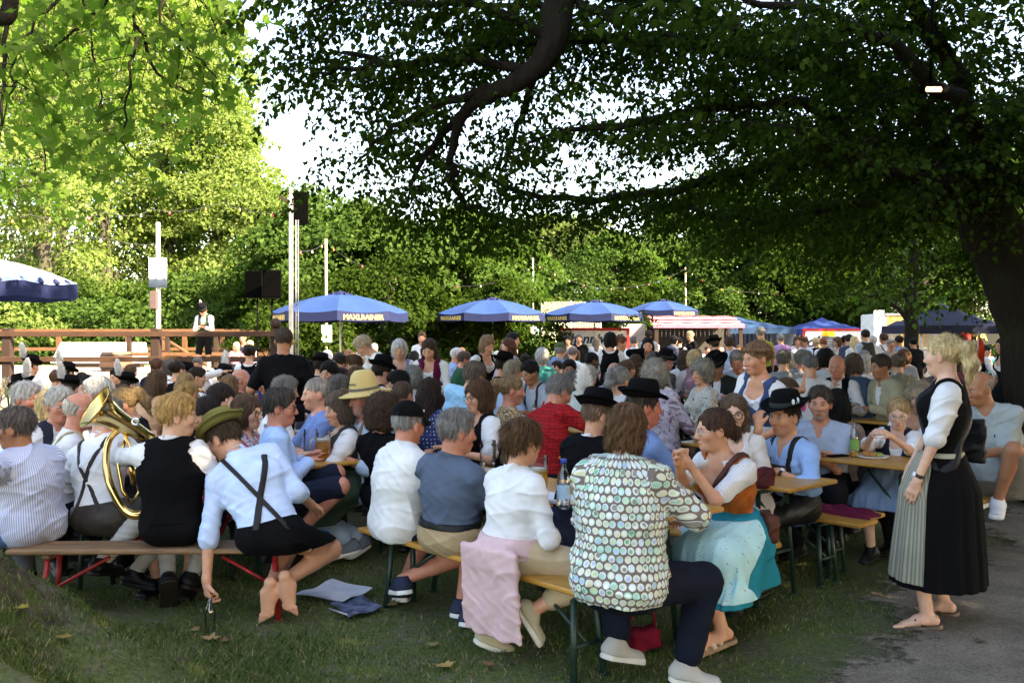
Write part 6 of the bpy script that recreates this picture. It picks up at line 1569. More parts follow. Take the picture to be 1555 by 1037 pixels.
    HP('bearded man in grey-blue shirt looking at the camera, forearms on the table',(1250,192),(1243,618,194),240,H=1.86,head=(6,4,0),hair=('short',(.06,.045,.035),.9),skin=hexc('c98d70'),beard=((.30,.28,.26),.62),bulk=1.1,
       hl=(.02,.36,.80),hr=(-.04,.38,.80),wear=[('shirt',hexc('a3b1c6'),.46,None,-.06,.012,'collar',.003,None,1),T_,('watch',1)])
    HP('fair girl in dark waistcoat with light spectacles eating at the table',(1362,198),(1364,628,200),236,f=True,H=1.48,bust=.3,head=(8,14,0),hair=('pony',(.32,.21,.10)),skin=PALE,glasses='light',
       hl=('w',1352,662,208),hr=('w',1325,660,206),hdl='grip',hdr='grip',wear=[('blouse',(.74,.74,.76)),('vest',(.02,.022,.035),None,.014,.03),('skirt',hexc('7d93ad'),.40)])
    # ---- standing by the path
    P=HP('standing blonde woman in black dirndl with grey apron and flip-flops beside the path',(1430,261),(1431,537,261),155,sit=None,f=True,H=1.70,bulk=1.0,head=(-24,2,0),hair=('pony',LBL,1.0),skin=PALE,
       hl=('w',1388,742,268),hr=(.20,.18,.86),hdl='hang',fl=('w',1408,938,267),fr=('w',1434,915,255),fdl=(-.12,1,-.15),fdr=(.2,1,-.15),toe=True,pl=(-.6,-.8,-.2),pr=(.6,-.8,-.2),
       wear=[('blouse',(.66,.66,.67),None,.34,1),('bodice',BK),('skirt',BK,.24,None,hexc('9d9a88'),pm('apron_stripe',P_stripe(.018,hexc('7c7a6c'),.45)),.95,.40,-.30),('strap',(.006,.006,.008),.030,1,.030),('watch',-1),('shoes',(.030,.02,.018),(.10,.07,.05),'flip')])
    HP('bald man in grey T-shirt with dark chest emblem and grey shorts',(1518,200),(1490,590,203),232,head=(-40,14,0),hair=('bald',(.25,.2,.16)),skin=TAN,bulk=1.22,belly=.5,
       hl=(.10,.38,.80),hr=(.34,.36,.80),fl=('w',1515,760,206),fr=('w',1490,752,196),fdl=(-.1,.9,-.15),
       wear=[SH(hexc('9aa3a2'),.44,neck='crew'),('emblem',(.03,.03,.035)),('trousers',hexc('77736c'),.44),('shoes',(.62,.63,.66),(.7,.7,.7),'sneaker',M_fab)])
    HP('waitress in blue dirndl with braided hair and necklace bending forward behind the flower-trimmed hat',(1160,200),(1148,543,207),214,sit=None,f=True,H=1.68,head=(-10,10,0),hair=('braid',(.16,.09,.05)),skin=hexc('c98f70'),
       hl=(-.15,.30,.90),hr=(.2,.25,.85),wear=[('blouse',(.66,.66,.67)),('bodice',hexc('39486a')),('skirt',hexc('39486a'),.3,None,(.5,.5,.5))])
    # ---- far end of the red bench rows
    HP('man in blue-and-white striped shirt and denim shorts resting his face on a hand',(46,250),(24,650,250),158,head=(24,8,0),hair=('short',(.09,.075,.065),.8),skin=TAN,bulk=1.18,belly=.4,
       hl=('w',-14,672,262),hr=(.02,.36,.92),hdl='fist',fl=('w',20,872,255),fr=('w',40,868,240),fdl=(.6,.5,-.1),
       wear=[('shirt',hexc('8e9fcb'),.46,pm('pinstripe',P_stripe(.014,(.62,.64,.70),.5)),-.11,.032,'collar',.003),('trousers',hexc('4d6a94'),.48),('socks',(.12,.12,.13),.7),('shoes',(.02,.02,.024),(.7,.7,.7),'sneaker',M_fab)])
    HP('tuba player in white shirt and crossed braces, head hidden behind the brass bell',(152,240),(158,632,228),72,head=(-10,12,0),hair=('short',GREY),skin=SKIN,
       hl=(-.14,.33,.86),hr=(.10,.36,.98),fl=('w',155,852,246),fr=('w',205,868,238),fdr=(.7,.2,-.15),fdl=(.1,.9,-.2),wear=[('shirt',(.66,.66,.67),.6),('susp',(.02,.015,.015),.028,'X',.018),('trousers',(.030,.024,.018),.47,M_leath),('socks',(.42,.40,.37),.2),('shoes',BK,BK)])
    # ---- mug table
    HP('dark-haired man with spectacles in pale blue shirt beside the beer mugs',(424,224),(425,618,222),22,head=(-14,4,0),hair=('short',(.045,.038,.034),1.0),skin=RED,glasses='dark',
       hl=(-.06,.17,.81),hr=(.05,.19,.81),fl=('w',466,800,222),fr=('w',455,806,228),fdr=(.4,.8,-.2),wear=[SH(hexc('a4c2ec'),.97),('trousers',NAVY,.47),('shoes',hexc('2c62a8'),(.2,.4,.2),'sneaker',M_fab)])
    HP('smiling dark-haired woman in red dotted skirt looking down beside the blond man',(308,220),(307,632,226),262,f=True,head=(14,26,-6),hair=('long',(.018,.013,.011),1.12),skin=SKIN,smile=1,
       hl=(-.06,.26,.72),hr=(.08,.30,.70),hdl='grip',wear=[('blouse',(.66,.66,.67)),('bodice',(.02,.016,.016)),('skirt',hexc('8d1626'),.32,pm('reddot',P_dots(.022,(.7,.6,.6),.16)))])
    HP('brown-bobbed woman with spectacles in multicoloured blouse behind the green hat',(372,205),(376,628,206),352,f=True,head=(-4,4,0),hair=('bob',(.085,.05,.03),1.0),skin=PALE,glasses='round',
       wear=[SH((.5,.52,.55),.5,mat=pm('multi',P_blotch((.45,.06,.07),(.08,.2,.3),30)),neck='crew'),T_])
    HP('woman with dark hair and spectacles resting her cheek on her hand',(330,188),(336,607,188),345,f=True,head=(-2,8,0),hair=('bob',(.022,.015,.012)),skin=SKIN,glasses='dark',hr=('w',352,618,190),hdr='fist',pr=(.4,.4,-1),wear=[SH((.03,.03,.04),.8,neck='v'),T_])
    HP('balding man in blue polo shirt behind the mugs, facing away from the straw hat',(482,190),(480,598,190),202,head=(2,4,0),hair=('buzz',(.25,.22,.19)),skin=hexc('cf9678'),wear=[SH(hexc('6c86b8'),.42),T_])
    HP('woman with grey-brown bob in white dirndl blouse beside the straw hat',(522,203),(516,620,203),204,f=True,head=(10,12,0),hair=('bob',(.105,.075,.055),1.05),skin=SKIN,hl=(-.1,.36,.80),wear=[('blouse',(.66,.66,.67)),('bodice',(.03,.03,.028)),('skirt',(.05,.08,.06),.3,None,(.3,.3,.3))])
    HP('man in straw hat with light blue shirt and leather braces over pale jeans',(552,202),(553,605,203),210,head=(6,6,0),hair=('short',(.30,.27,.24)),skin=RED,beard=((.30,.27,.25),.5),
       hl=(-.10,.24,.80),hr=(.08,.24,.80),fl=('w',548,818,200),fr=('w',530,824,204),fdl=(-.5,.8,-.2),fdr=(.2,.9,-.2),wear=[SH(hexc('a9bcd0'),.6),('susp',(.20,.12,.06),.032,'H',.02,(.26,.17,.09)),('trousers',hexc('a9c0da'),.93),('shoes',hexc('6e7a8a'),(.7,.7,.7),'sneaker',M_fab)],hat=('straw',hexc('cfb676')))
    HP('person with a mass of dark curly hair in black top, back to the camera',(584,208),(580,630,209),62,f=True,hair=('curly',(.045,.027,.018),1.05),skin=SKIN,wear=[SH(BK,.42,neck='crew'),T_])
    # ---- middle distance, front rank
    HP('grey-haired man in red checked shirt leaning over the table',(826,200),(846,594,193),38,head=(-6,26,0),hair=('short',(.16,.15,.14),1.1),skin=RED,bulk=1.12,hl=(-.05,.5,.80),hr=(.22,.46,.80),pr=(.9,.1,.1),
       wear=[SH(hexc('b01f22'),.46,mat=pm('redcheck',P_plaid(.05,(.12,.01,.012),(.06,.01,.012)))),T_])
    HP('young man in black jacket and black hat with tall white plume',(893,232),(908,632,230),48,head=(-20,6,0),hair=('buzz',(.14,.09,.06)),skin=SKIN,wear=[SH(W_,.9),('jacket',BK),T_],hat=('felt',BK,(6,-4),.047,.115,('white',(-.075,-.06,.06),(-.16,-.02,1),.27,.066),(.03,.03,.03),None))
    HP('ruddy man in black felt hat and blue shirt behind the ring-print blouse',(985,232),(977,618,236),18,head=(-8,2,0),hair=('short',(.05,.04,.03),.6),skin=hexc('c4745c'),wear=[SH(hexc('6a86b4'),.9),T_],hat=('felt',BK,(2,0),.045,.112,None,(.02,.02,.02),[((-.09,.02,.07),.016,(.6,.1,.15))]))
    HP('woman in leopard-print blouse with tied fair hair',(778,184),(776,592,184),14,f=True,head=(-6,6,0),hair=('pony',(.20,.13,.07)),skin=RED,wear=[SH(hexc('b59a78'),.5,mat=pm('leopard',P_leopard),neck='crew'),T_])
    HP('brown-haired woman with glasses in black bodice and white puffed sleeves',(738,196),(724,602,196),206,f=True,head=(8,8,0),hair=('bob',(.07,.035,.02),1.05),skin=SKIN,glasses='dark',hl=(-.18,.32,.80),hr=(.1,.3,.8),wear=[('blouse',(.66,.66,.67)),('bodice',BK),('skirt',BK,.3)])
    HP('man in light turquoise shirt bending away between the tables',(690,166),(726,572,170),62,head=(-10,14,0),hair=('short',(.10,.08,.06),1.4),skin=SKIN,bulk=1.1,wear=[SH(hexc('8fc0da'),.5),('trousers',(.1,.1,.1),1.0)])
    HP('dark-haired woman in blue dotted dirndl seen from behind the black cap',(655,194),(652,598,192),72,f=True,hair=('long',(.022,.014,.011),.95),skin=SKIN,wear=[('blouse',hexc('c9b6c4'),None,.5,1),('bodice',hexc('27355e'),pm('bluedot',P_dots(.03,(.5,.52,.6),.18))),('skirt',hexc('27355e'),.3,None,(.4,.42,.5))])
    HP('woman with grey-streaked hair hiding her bent face behind the standing blonde',(1398,190),(1388,602,192),232,f=True,head=(20,34,-10),hair=('long',(.20,.15,.10),1.15),skin=SKIN,wear=[SH((.70,.70,.70),.7,neck='v'),T_])
    HP('grey-haired woman in scribble-print blouse sitting sideways to the table',(1068,150),(1064,566,150),200,f=True,head=(14,6,0),hair=('curly',(.22,.20,.17),.80),skin=hexc('cf9a7a'),wear=[SH((.50,.47,.43),.8,mat=pm('scribble',P_scribble((.05,.05,.05),(.15,.2,.12)))),T_])
    HP('curly grey-haired woman in mauve tie-dye blouse seen from behind',(1008,182),(990,572,176),58,f=True,hair=('curly',(.22,.20,.165),.78),skin=SKIN,bulk=1.1,wear=[SH(hexc('a08f9c'),.7,mat=pm('tiedye',P_blotch((.40,.38,.42),(.16,.10,.12),14)),neck='crew'),T_])
    HP('grey-ponytailed person in white shirt and braces with a yellow hair tie',(938,168),(940,578,166),66,head=(-24,4,0),hair=('pony',(.21,.20,.185)),skin=SKIN,wear=[SH(W_,.6),('susp',(.14,.10,.06),.022,'X',.02),T_])
    HP('standing broad man in black T-shirt with bare forearms before the stage',(431,155),(431,520,155),96,sit=None,H=1.77,bulk=1.16,hair=('buzz',(.05,.035,.025)),skin=TAN,hl=(-.30,.10,.95),hr=(.32,.10,.92),wear=[SH(BK,.40,neck='crew'),T_])
    HP('standing performer in waistcoat and plumed black hat looking at a phone on the stage',(311,61),(311,466,61),272,sit=None,H=1.80,gz=.70,head=(0,40,0),hair=('short',DBR),hl=(-.04,.24,1.18),hr=(.06,.24,1.18),res=.014,wear=[SH(W_,.8),('vest',(.02,.04,.03),None,.02,.02),('susp',LEDER,.03,'H',.024,(.10,.06,.03)),('trousers',BK,.47),('socks',(.6,.6,.6),.3)],hat=BLACKHAT(('white',(.05,-.06,.09),(.1,-.1,1),.16,.04))) if False else None
heroes()
# ------------------------------------------------------------ middle distance, read off the photograph one by one
SHW=[SH(W_,.6),T_]; BRC=[SH(W_,.6),('susp',LEDER,.03,'X',.02),T_]
def hat(f=None,deco=None): return ('felt',BK,(4,0),.042,.118,f,(.03,.035,.03),deco)
def mids():
    b='band player'
    # band by the stage edge
    C('plumed band player in navy jacket nearest the corner post of the stage',45,545,100,72,('buzz',DBR),[SH(W_,.9),('vest',NAVY),T_],hat=hat(PLUME))
    C('plumed band player facing sideways in front of the navy jacket',33,574,122,196,('buzz',DBR),[SH(hexc('9fc4c0'),.9),T_],hat=hat(PLUME))
    C('bare-headed band player in black waistcoat with short brown hair',84,562,112,72,('short',BRN),VST())
    C('band player in plumed black hat behind another plumed hat',100,556,100,60,('buzz',DBR),VST(),hat=hat(PLUME))
    C('band player in braces whose white plume stands before the stage board',104,577,116,88,('buzz',DBR),BRC,hat=hat(PLUME))
    C('woman with dark pinned-up hair and a green ribbon among the band',121,566,112,120,('bun',DBR),BRC,f=True)
    C('dark-haired woman in white shirt with crossed braces among the band',131,570,120,150,('lowbun',BLK),BRC,f=True)
    C('band player with dark hair and dark waistcoat beyond the bottles',179,560,98,250,('short',BLK),VST())
    C('brown-haired band player in grey jacket, back turned',196,554,94,80,('short',BRN),[SH(W_,.9),('jacket',(.12,.12,.13)),T_])
    C('plumed band player with bright white plume in the middle of the band',191,572,108,70,('buzz',DBR),VST(),hat=hat(PLUME))
    C('white-haired man in pale green shirt looking across at the tuba',41,581,190,350,('short',WHT,1.3),[SH(hexc('bfd6d8'),.6),T_],skin=RED)
    C('woman with straight pale blonde hair beside the spectacled grey man',69,594,196,110,('bob',LBL,1.05),[SH(NAVY,.9),T_],f=True)
    C('grey-haired man with glasses in white shirt and dark waistcoat',95,588,205,318,('short',(.42,.40,.36),1.2),VST((.02,.025,.04)),skin=RED,glasses='light')
    C('sunburnt bald man in white shirt and cream braces',119,597,222,30,('bald',(.40,.36,.30)),[SH((.66,.66,.67),.9),('susp',(.35,.30,.18),.025,'X',.02),T_],skin=RED)
    C('white-haired man in profile just above the tuba bell',150,573,186,198,('short',(.50,.48,.45),1.1),[SH((.3,.3,.33),.9),T_],skin=SKIN)
    C('head of auburn hair half hidden behind the tuba bell',179,586,168,60,('short',(.11,.06,.035)),[SH((.2,.2,.2),.9),T_])
    C('fair ponytailed woman in black top bowing her head beside the tuba',190,591,196,205,('pony',(.26,.17,.075)),[SH(BK,.8,neck='crew'),T_],f=True,head=(0,28,0))
    C('reddish-haired man before the dark stage post',236,545,100,78,('short',(.075,.03,.018)),[SH(NAVY,.6),T_])
    C('woman with short dark grey hair next to the reddish-haired man',255,547,102,75,('bob',(.07,.06,.05)),[SH(W_,.9),T_],f=True)
    C('woman in black bodice with hair clip and glasses, back turned',268,549,112,58,('bun',DBR),DI(BK,BK),f=True,glasses='dark')
    C('man in black hat without feather facing the stage steps',281,556,104,30,('short',DBR),VST(),hat=hat())
    C('dark-haired boy in black waistcoat reaching out a white sleeve',299,558,122,18,('short',DBR),VST(),H=1.6,hr=(.15,.55,.85))
    C('grey-haired man facing the camera under the stage rail',302,543,86,270,('short',SALT),VST(NAVY),skin=TAN)
    C('person in black hat shading the eyes with a raised hand',342,560,112,330,('short',DBR),VST(),hat=hat(PLUME),hr=(.10,.18,1.32))
    C('standing child in black bodice and blue apron, back to the camera',378,524,112,96,('bun',DBR),[('blouse',),('bodice',BK),('skirt',hexc('20306a'),.3)],stand=True,f=True)
    C('woman with long brown hair and bare shoulders looking aside',236,563,150,62,('long',(.075,.042,.024)),[SH(hexc('c09878'),.2,neck='crew'),T_],f=True)
    C('woman with straight blonde hair held by a black clip',279,567,140,78,('long',(.24,.15,.065)),[SH(BK,.6),T_],f=True)
    C('woman with streaked blonde ponytail just behind the blond man',284,580,152,70,('pony',(.34,.22,.09)),[SH((.06,.1,.09),.6),T_],f=True)
    C('woman with long light brown hair behind the hand-on-cheek woman',346,570,146,75,('long',(.17,.10,.05)),[SH(DK,.6),T_],f=True)
    C('bald man in white shirt raising his face in profile',367,560,136,10,('bald',(.3,.28,.26)),VST(BK),skin=RED,head=(0,-12,0))
    C('grey-haired man in white shirt under the elbow of the black T-shirt man',432,572,172,24,('short',(.14,.135,.125),1.2),[SH((.72,.72,.74),.45),T_])
    C('blond small child in pink on the stage by the railing',360,515,62,300,('bob',LBL),[SH(hexc('d07a8c'),.5,neck='crew'),T_],H=1.2)
    C('fair-haired child in white on the stage by the railing',380,510,62,230,('short',LBL),[SH(W_,.5,neck='crew'),T_],H=1.3)
    C('woman with red face behind the children on the stage',370,502,60,265,('short',GBR),[SH(NAVY,.5),T_],skin=RED,f=True)
    # centre left
    C('black-hatted man seen from behind past the black T-shirt',486,543,112,62,('short',DBR),[SH(W_,.9),('jacket',BK),T_],hat=hat())
    C('person in dark cap beside the black T-shirt man',471,551,110,200,('short',DBR),[SH(W_,.6),T_],hat=('cap',BK))
    C('dark-haired woman with sunglasses pushed up on her head',501,549,142,252,('bob',BLK,.95),[SH(DK,.5,neck='v'),T_],f=True)
    C('woman with dark ponytail in front of the bending woman',516,538,126,230,('pony',DBR),DI((.2,.17,.25),(.1,.1,.1)),f=True)
    C('brown-haired boy in profile below the bending woman',537,539,126,205,('fringe',BRN),SHW,H=1.55)
    C('dark head low between the sunglasses woman and the straw hat',516,560,142,80,('short',DBR),SHW)
    C('dark-haired man seen from behind above the straw hat',541,558,152,62,('short',BRN),[SH(NAVY,.5),T_])
    C('man with short greying hair just behind the bald blue polo',514,570,166,36,('short',SALT,.8),[SH((.3,.32,.36),.5),T_],skin=TAN)
    C('fair woman in white blouse bending with a hand at her face',553,510,126,196,('short',(.34,.27,.18),1.3),[('blouse',(.74,.72,.66),None,.9,1,True),('skirt',(.3,.3,.3),.3)],stand=True,f=True,H=1.72,lean=28,head=(0,40,0),hr=(.02,.30,1.42),hdr='fist')
    C('silver-haired waitress in lavender dirndl carrying a tray',607,516,127,276,('bob',(.42,.41,.39),1.0),DI(hexc('8c7ba8'),hexc('8c7ba8'),(.5,.5,.5)),stand=True,f=True,hl=(-.12,.3,1.05),hr=(.12,.3,1.05),head=(0,16,0))
    C('dark-haired waitress in plum waistcoat over a white blouse looking down',652,515,131,262,('long',(.045,.025,.018),1.0),[('blouse',(.72,.71,.70),None,.9,1,True),('bodice',hexc('5a1233'),None,1,.020,True),('skirt',hexc('5a1233'),.3,None,(.5,.5,.5))],stand=True,f=True,bulk=1.12,hl=(-.14,.32,1.0),hr=(.12,.32,1.0),head=(0,24,0))
    C('man in black hat and waistcoat with blue-white shirt in front of the trays',580,548,142,34,('short',DBR),VST(BK,(.6,.66,.78)),hat=hat())
    C('dark-haired man with bowed head near the plum waistcoat',606,563,152,200,('short',BLK),SHW,head=(0,22,0))
    C('balding man seen from behind in front of the bowed dark head',610,580,176,60,('buzz',(.07,.045,.032)),[SH((.25,.28,.3),.5),T_],skin=TAN)
    C('head of curly grey hair under the plum waistcoat',626,559,142,80,('curly',(.16,.155,.145),.78),[SH((.4,.4,.4),.6),T_],f=True)
    C('man in white shirt standing far behind before the dark trees',641,504,72,268,('short',BRN),SHW,stand=True)
    C('white-haired man in blue shirt beyond the plum waistcoat',694,529,88,12,('short',WHT,1.3),[SH(hexc('8296bd'),.6),T_],skin=RED)
    C('man in dark green shirt leaning to the table with the loaf',705,534,97,16,('short',(.08,.05,.035)),[SH(hexc('1f4a35'),.6),T_],skin=RED)
    C('standing woman in black dirndl with light brown bob beneath the second parasol',740,510,116,312,('bob',(.20,.12,.065)),DI(BK,BK,(.3,.3,.34)),stand=True,f=True,head=(0,20,0))
    C('standing woman with long chestnut hair in grey by the parasol pole',772,514,104,200,('long',(.075,.030,.020)),[SH((.22,.21,.2),.9),('skirt',(.1,.1,.1),.3)],stand=True,f=True)
    C('standing dark-haired man in blue behind the chestnut-haired woman',779,505,92,345,('short',BLK),[SH(hexc('6a86c0'),.6),T_],stand=True)
    C('person in black hat with badge lifting a bent arm',766,541,122,12,('short',DBR),[SH(hexc('b99aa4'),.4,neck='crew'),('vest',BK),T_],hat=hat(None,[((-.088,.02,.09),.016,(.6,.58,.5))]),hl=(-.12,.25,1.28))
    C('fair grey-haired man in light blue shirt beside the leopard print',780,548,136,24,('short',(.24,.19,.13),1.2),[SH(hexc('9fb4cc'),.6),T_],skin=RED)
    C('dark-haired man in grey shirt and braces looking down at the table',805,548,138,222,('short',BLK),[SH((.34,.37,.42),.6),('susp',LEDER,.03,'H',.02),T_],skin=TAN,head=(0,22,0))
    C('woman with small dark bun far behind the grey shirt',797,537,95,90,('bun',DBR),SHW,f=True)
    C('white-haired woman in teal jacket seen from behind',824,531,101,88,('curly',WHT,.78),[SH(hexc('3f8f86'),.9,neck='crew'),T_],f=True)
    C('man in olive cap and blue-grey jacket, back turned',851,522,92,64,('short',GREY),[SH(hexc('76859c'),.95),T_],hat=('cap',hexc('4d5638')))
    C('dark-haired young man facing the camera over the red shirt',864,546,117,266,('short',BLK,1.1),[SH(DK,.5),T_],skin=TAN)
    C('grey-haired person from behind next to the tall white plume',871,564,142,80,('bob',SALT,.95),[SH((.5,.5,.5),.6),T_],f=True)
    C('white-haired man half hidden by the tall white plume',893,556,146,60,('short',WHT,1.3),[SH((.45,.47,.43),.6),T_])
    C('dark-skinned man in black jacket turning aside',899,535,112,20,('buzz',BLK),[SH(BK,.9),('jacket',BK),T_],skin=hexc('5a3a28'))
    C('standing woman in black bodice and white sleeves seen from behind before the sign',927,505,104,84,('bob',BLK,.95),DI(BK,BK,None,(.66,.66,.67)),stand=True,f=True)
    C('standing woman in pink dirndl with red-brown hair before the sign',942,510,96,348,('short',(.11,.045,.025),1.2),DI(hexc('c24a66'),hexc('c24a66'),(.5,.3,.34)),stand=True,f=True)
    C('standing dark-haired woman in black cardigan holding a hand to her hair',983,512,101,262,('long',BLK,.9),[SH((.5,.48,.45),.9,neck='v'),('jacket',BK),('skirt',BK,.3)],stand=True,f=True,hr=(.05,.15,1.42))
    C('grey-haired man in black standing before the script sign',879,507,58,265,('short',SALT),[SH(BK,.9),T_],stand=True)
    C('woman with long brown hair hanging down her back near the pink dirndl',966,539,117,80,('long',(.055,.032,.02)),SHW,f=True)
    C('woman with brown hair pinned up next to the long brown hair',954,547,122,40,('bun',(.12,.07,.04)),DI((.2,.2,.22),BK),f=True)
    C('bald man in lavender checked shirt, back turned',934,551,128,75,('bald',(.4,.38,.36)),[SH(hexc('b4a6bc'),.6,mat=pm('lilaccheck',P_check(.03,(.3,.25,.35),.4))),T_],skin=RED)
    C('woman with fluffy pale hair in white blouse and navy bodice',995,549,141,76,('curly',(.46,.38,.25),.85),DI(NAVY,BK),f=True)
    C('ruddy man in black hat beyond the fluffy pale hair',1010,536,112,302,('short',DBR),[SH((.1,.1,.1),.9),T_],skin=RED,hat=hat())
    C('short dark grey head behind the ruddy hatted man',993,536,112,80,('short',(.08,.075,.07)),[SH((.3,.3,.32),.6),T_])
    C('woman with blonde bob seen from behind over the scribble blouse',1055,532,112,86,('bob',LBL,1.0),DI((.35,.2,.28),BK),f=True)
    C('woman with long dark brown hair beside the blonde bob',1040,532,108,80,('long',(.06,.035,.02)),SHW,f=True)
    C('man in dark suit and black hat with head bowed at the far table',1086,541,127,238,('short',GREY),[SH(W_,.9),('jacket',(.02,.022,.02)),T_],skin=TAN,hat=hat(),head=(0,26,0))
    C('grey-haired man in pale blue shirt reading a phone',1117,532,127,250,('short',(.20,.185,.17)),[SH(hexc('a9bccb'),.9),T_],skin=RED,head=(0,26,0))
    C('standing man in black hat and waistcoat over blue shirt by the stall',1085,514,86,110,('short',DBR),VST((.03,.035,.03),hexc('8fa6c8')),stand=True,hat=hat())
    C('standing dark-haired man in light blue shirt, back to the camera',1108,512,92,90,('short',(.05,.025,.018)),[SH(hexc('a0b4d6'),.6),T_],stand=True)
    C('tall grey-haired man in yellow-green polo shirt by the pale tent',1156,497,76,100,('short',GREY),[SH(hexc('8a9440'),.4),T_],stand=True)
    C('grey-haired man in grey jumper behind the waitress in blue',1192,532,126,80,('short',SALT),[SH((.25,.26,.27),.9,neck='crew'),T_])
    C('grey-haired man in profile behind the white T-shirt back',1221,532,124,20,('short',GREY,1.2),[SH((.2,.22,.27),.9),T_],skin=RED)
    C('man in white T-shirt with short grey hair, back turned',1233,538,141,88,('buzz',(.12,.115,.11)),[SH((.6,.6,.6),.42,neck='crew'),T_],bulk=1.1)
    C('dark curly head in white top behind the bald man in waistcoat',1256,532,120,75,('curly',BLK,.75),SHW)
    C('bald man in black waistcoat and white shirt facing the camera',1268,539,137,238,('bald',GREY),VST(),skin=RED)
    C('person in denim-blue jacket with brown bob, back turned',1299,538,137,92,('bob',(.09,.06,.04),1.05),[SH(hexc('41566f'),.95,neck='crew'),T_],f=True,bulk=1.1)
    C('dark-haired man in beige jacket in profile',1336,539,141,196,('short',(.05,.035,.028),1.1),[SH(W_,.9),('jacket',hexc('a09a80')),T_],skin=TAN)
    C('head of white curls between the denim and the beige jacket',1317,541,117,80,('curly',WHT,.72),SHW,f=True)
    C('woman with grey-brown pinned hair near the standing blonde',1367,538,128,88,('bun',(.12,.09,.06)),[SH((.2,.19,.15),.9),T_],f=True)
    C('woman with very long black hair turned away behind the bearded man',1275,592,186,70,('long',BLK,1.1),[SH((.3,.2,.15),.2,neck='v'),T_],f=True)
    C('brown-haired woman lifting an open hand behind the bearded man',1194,575,182,330,('long',(.07,.04,.025)),[SH((.12,.08,.06),.42),T_],f=True,hr=('w',1219,592,184),hdr=(6,(0,1,0),(0,.1,1)))
    C('curly brown head beside the orange flag',1464,530,150,90,('curly',(.06,.045,.03),.85),[SH((.15,.05,.06),.6),T_])
    C('waitress with white sleeve half hidden by the big trunk',1522,513,104,190,('bun',DBR),DI(BK,BK),stand=True,f=True)
    for px,yt,s,h,hr_,wr,lb,kw in ((1186,507,66,90,('short',GREY),[SH((.35,.2,.4),.6),T_],'grey-haired man in purple at the tent side',{}),(1210,510,64,265,('bob',BRN),SHW,'woman in white before the striped tent wall',{'f':True}),(1221,512,64,200,('short',BRN),[SH(hexc('a8bcd8'),.5),T_],'man in pale blue before the second script sign',{}),
        (1240,513,64,90,('short',LBL),[SH(BK,.3,neck='crew'),T_],'fair woman in black sleeveless top at the sign',{'f':True}),(1251,513,66,85,('short',(.2,.07,.03)),VST(hexc('5a1530')),'red-haired man in maroon waistcoat by the menu board',{}),(1271,512,66,200,('bob',BRN),[SH((.5,.46,.36),.6),T_],'woman in cream by the menu board',{'f':True}),
        (1284,510,66,100,('short',BLK),[SH((.3,.32,.4),.6),T_],'dark-haired man in grey-blue at the counter',{}),(1290,508,68,80,('short',DBR),[SH((.05,.06,.1),.9),T_],'man in navy jacket at the counter',{}),(1298,511,70,90,('long',LBL),SHW,'long-haired blonde woman at the counter',{'f':True}),(1315,501,72,95,('short',DBR),VST((.03,.035,.03),(.4,.45,.55)),'tall man in dark waistcoat at the counter',{}),
        (1326,510,70,90,('short',WHT),[SH((.7,.55,.58),.6),T_],'white-haired man in pale pink near the trailer',{}),(1343,506,70,95,('short',(.06,.03,.02)),BRC,'man in white shirt and dark braces at the trailer door',{}),(1352,515,74,270,('short',GREY),[SH((.3,.3,.3),.6),T_],'man in spectacles near the trailer',{'glasses':'dark'}),(1366,510,70,100,('bun',DBR),[SH(hexc('7f93b5'),.6),T_],'dark-haired woman in blue at the trailer',{'f':True}),
        (1388,513,70,90,('bun',BLK),[SH(DK,.6),T_],'woman with a topknot under the forked tree',{'f':True}),(1441,509,78,90,('short',WHT),SHW,'white-haired man beyond the standing blonde',{}),(1451,512,80,90,('long',BLK,.95),[SH(BK,.9),T_],'woman with long black hair under the dark tent',{'f':True}),(1467,506,82,95,('short',(.15,.03,.03)),[SH((.66,.68,.72),.6),T_],'man in red cap and white shirt under the dark tent',{'hat':('cap',(.3,.03,.04))}),
        (1032,513,56,90,('short',BLK),VST(),'man in waistcoat at the striped stall',{}),(1048,503,56,200,('short',LBL),[SH(BK,.3,neck='crew'),T_],'fair woman in black serving at the striped stall',{'f':True}),(1024,510,58,30,('bob',BLK),[SH((.1,.1,.14),.6),T_],'dark-haired woman at the striped stall',{'f':True}),(985,502,60,90,('short',DBR),[SH((.3,.3,.33),.6),T_],'dark-haired man at the grey sheet of the stall',{}),(863,510,60,250,('bob',BLK),[SH((.1,.1,.1),.6),T_],'dark-haired woman beside the man in black at the sign',{'f':True}),
        (905,512,58,90,('long',GBR),[SH((.5,.5,.5),.6),T_],'fair woman crossing before the script sign',{'f':True}),(963,511,70,85,('short',SALT),[SH(W_,.6),('susp',(.1,.04,.06),.03,'X',.02),T_],'grey-haired man in braces beside the sign board',{})):
        C(lb,px,yt,s,h,hr_,wr,stand=True,res=.016,eyes=False,**kw)
    p=W(311,0,61)
    P=Person(at=(p[0],p[1]),gz=.70,h=272,sit=None,H=1.76,label='standing performer in waistcoat and plumed black hat looking at a phone on the stage',head=(0,38,0),hair=('short',DBR),hl=(-.05,.26,1.16),hr=(.06,.26,1.16),res=.014,lean=4,eyes=False,
      wear=[SH(W_,.85),('vest',(.02,.045,.03),None,.02,.02),('susp',LEDER,.03,'H',.024,(.12,.07,.03)),('trousers',BK,.47),('socks',(.55,.55,.52),.3),('shoes',BK,BK)],hat=hat(('white',(.04,-.07,.09),(.05,-.1,1),.15,.035))); P.build()
mids()
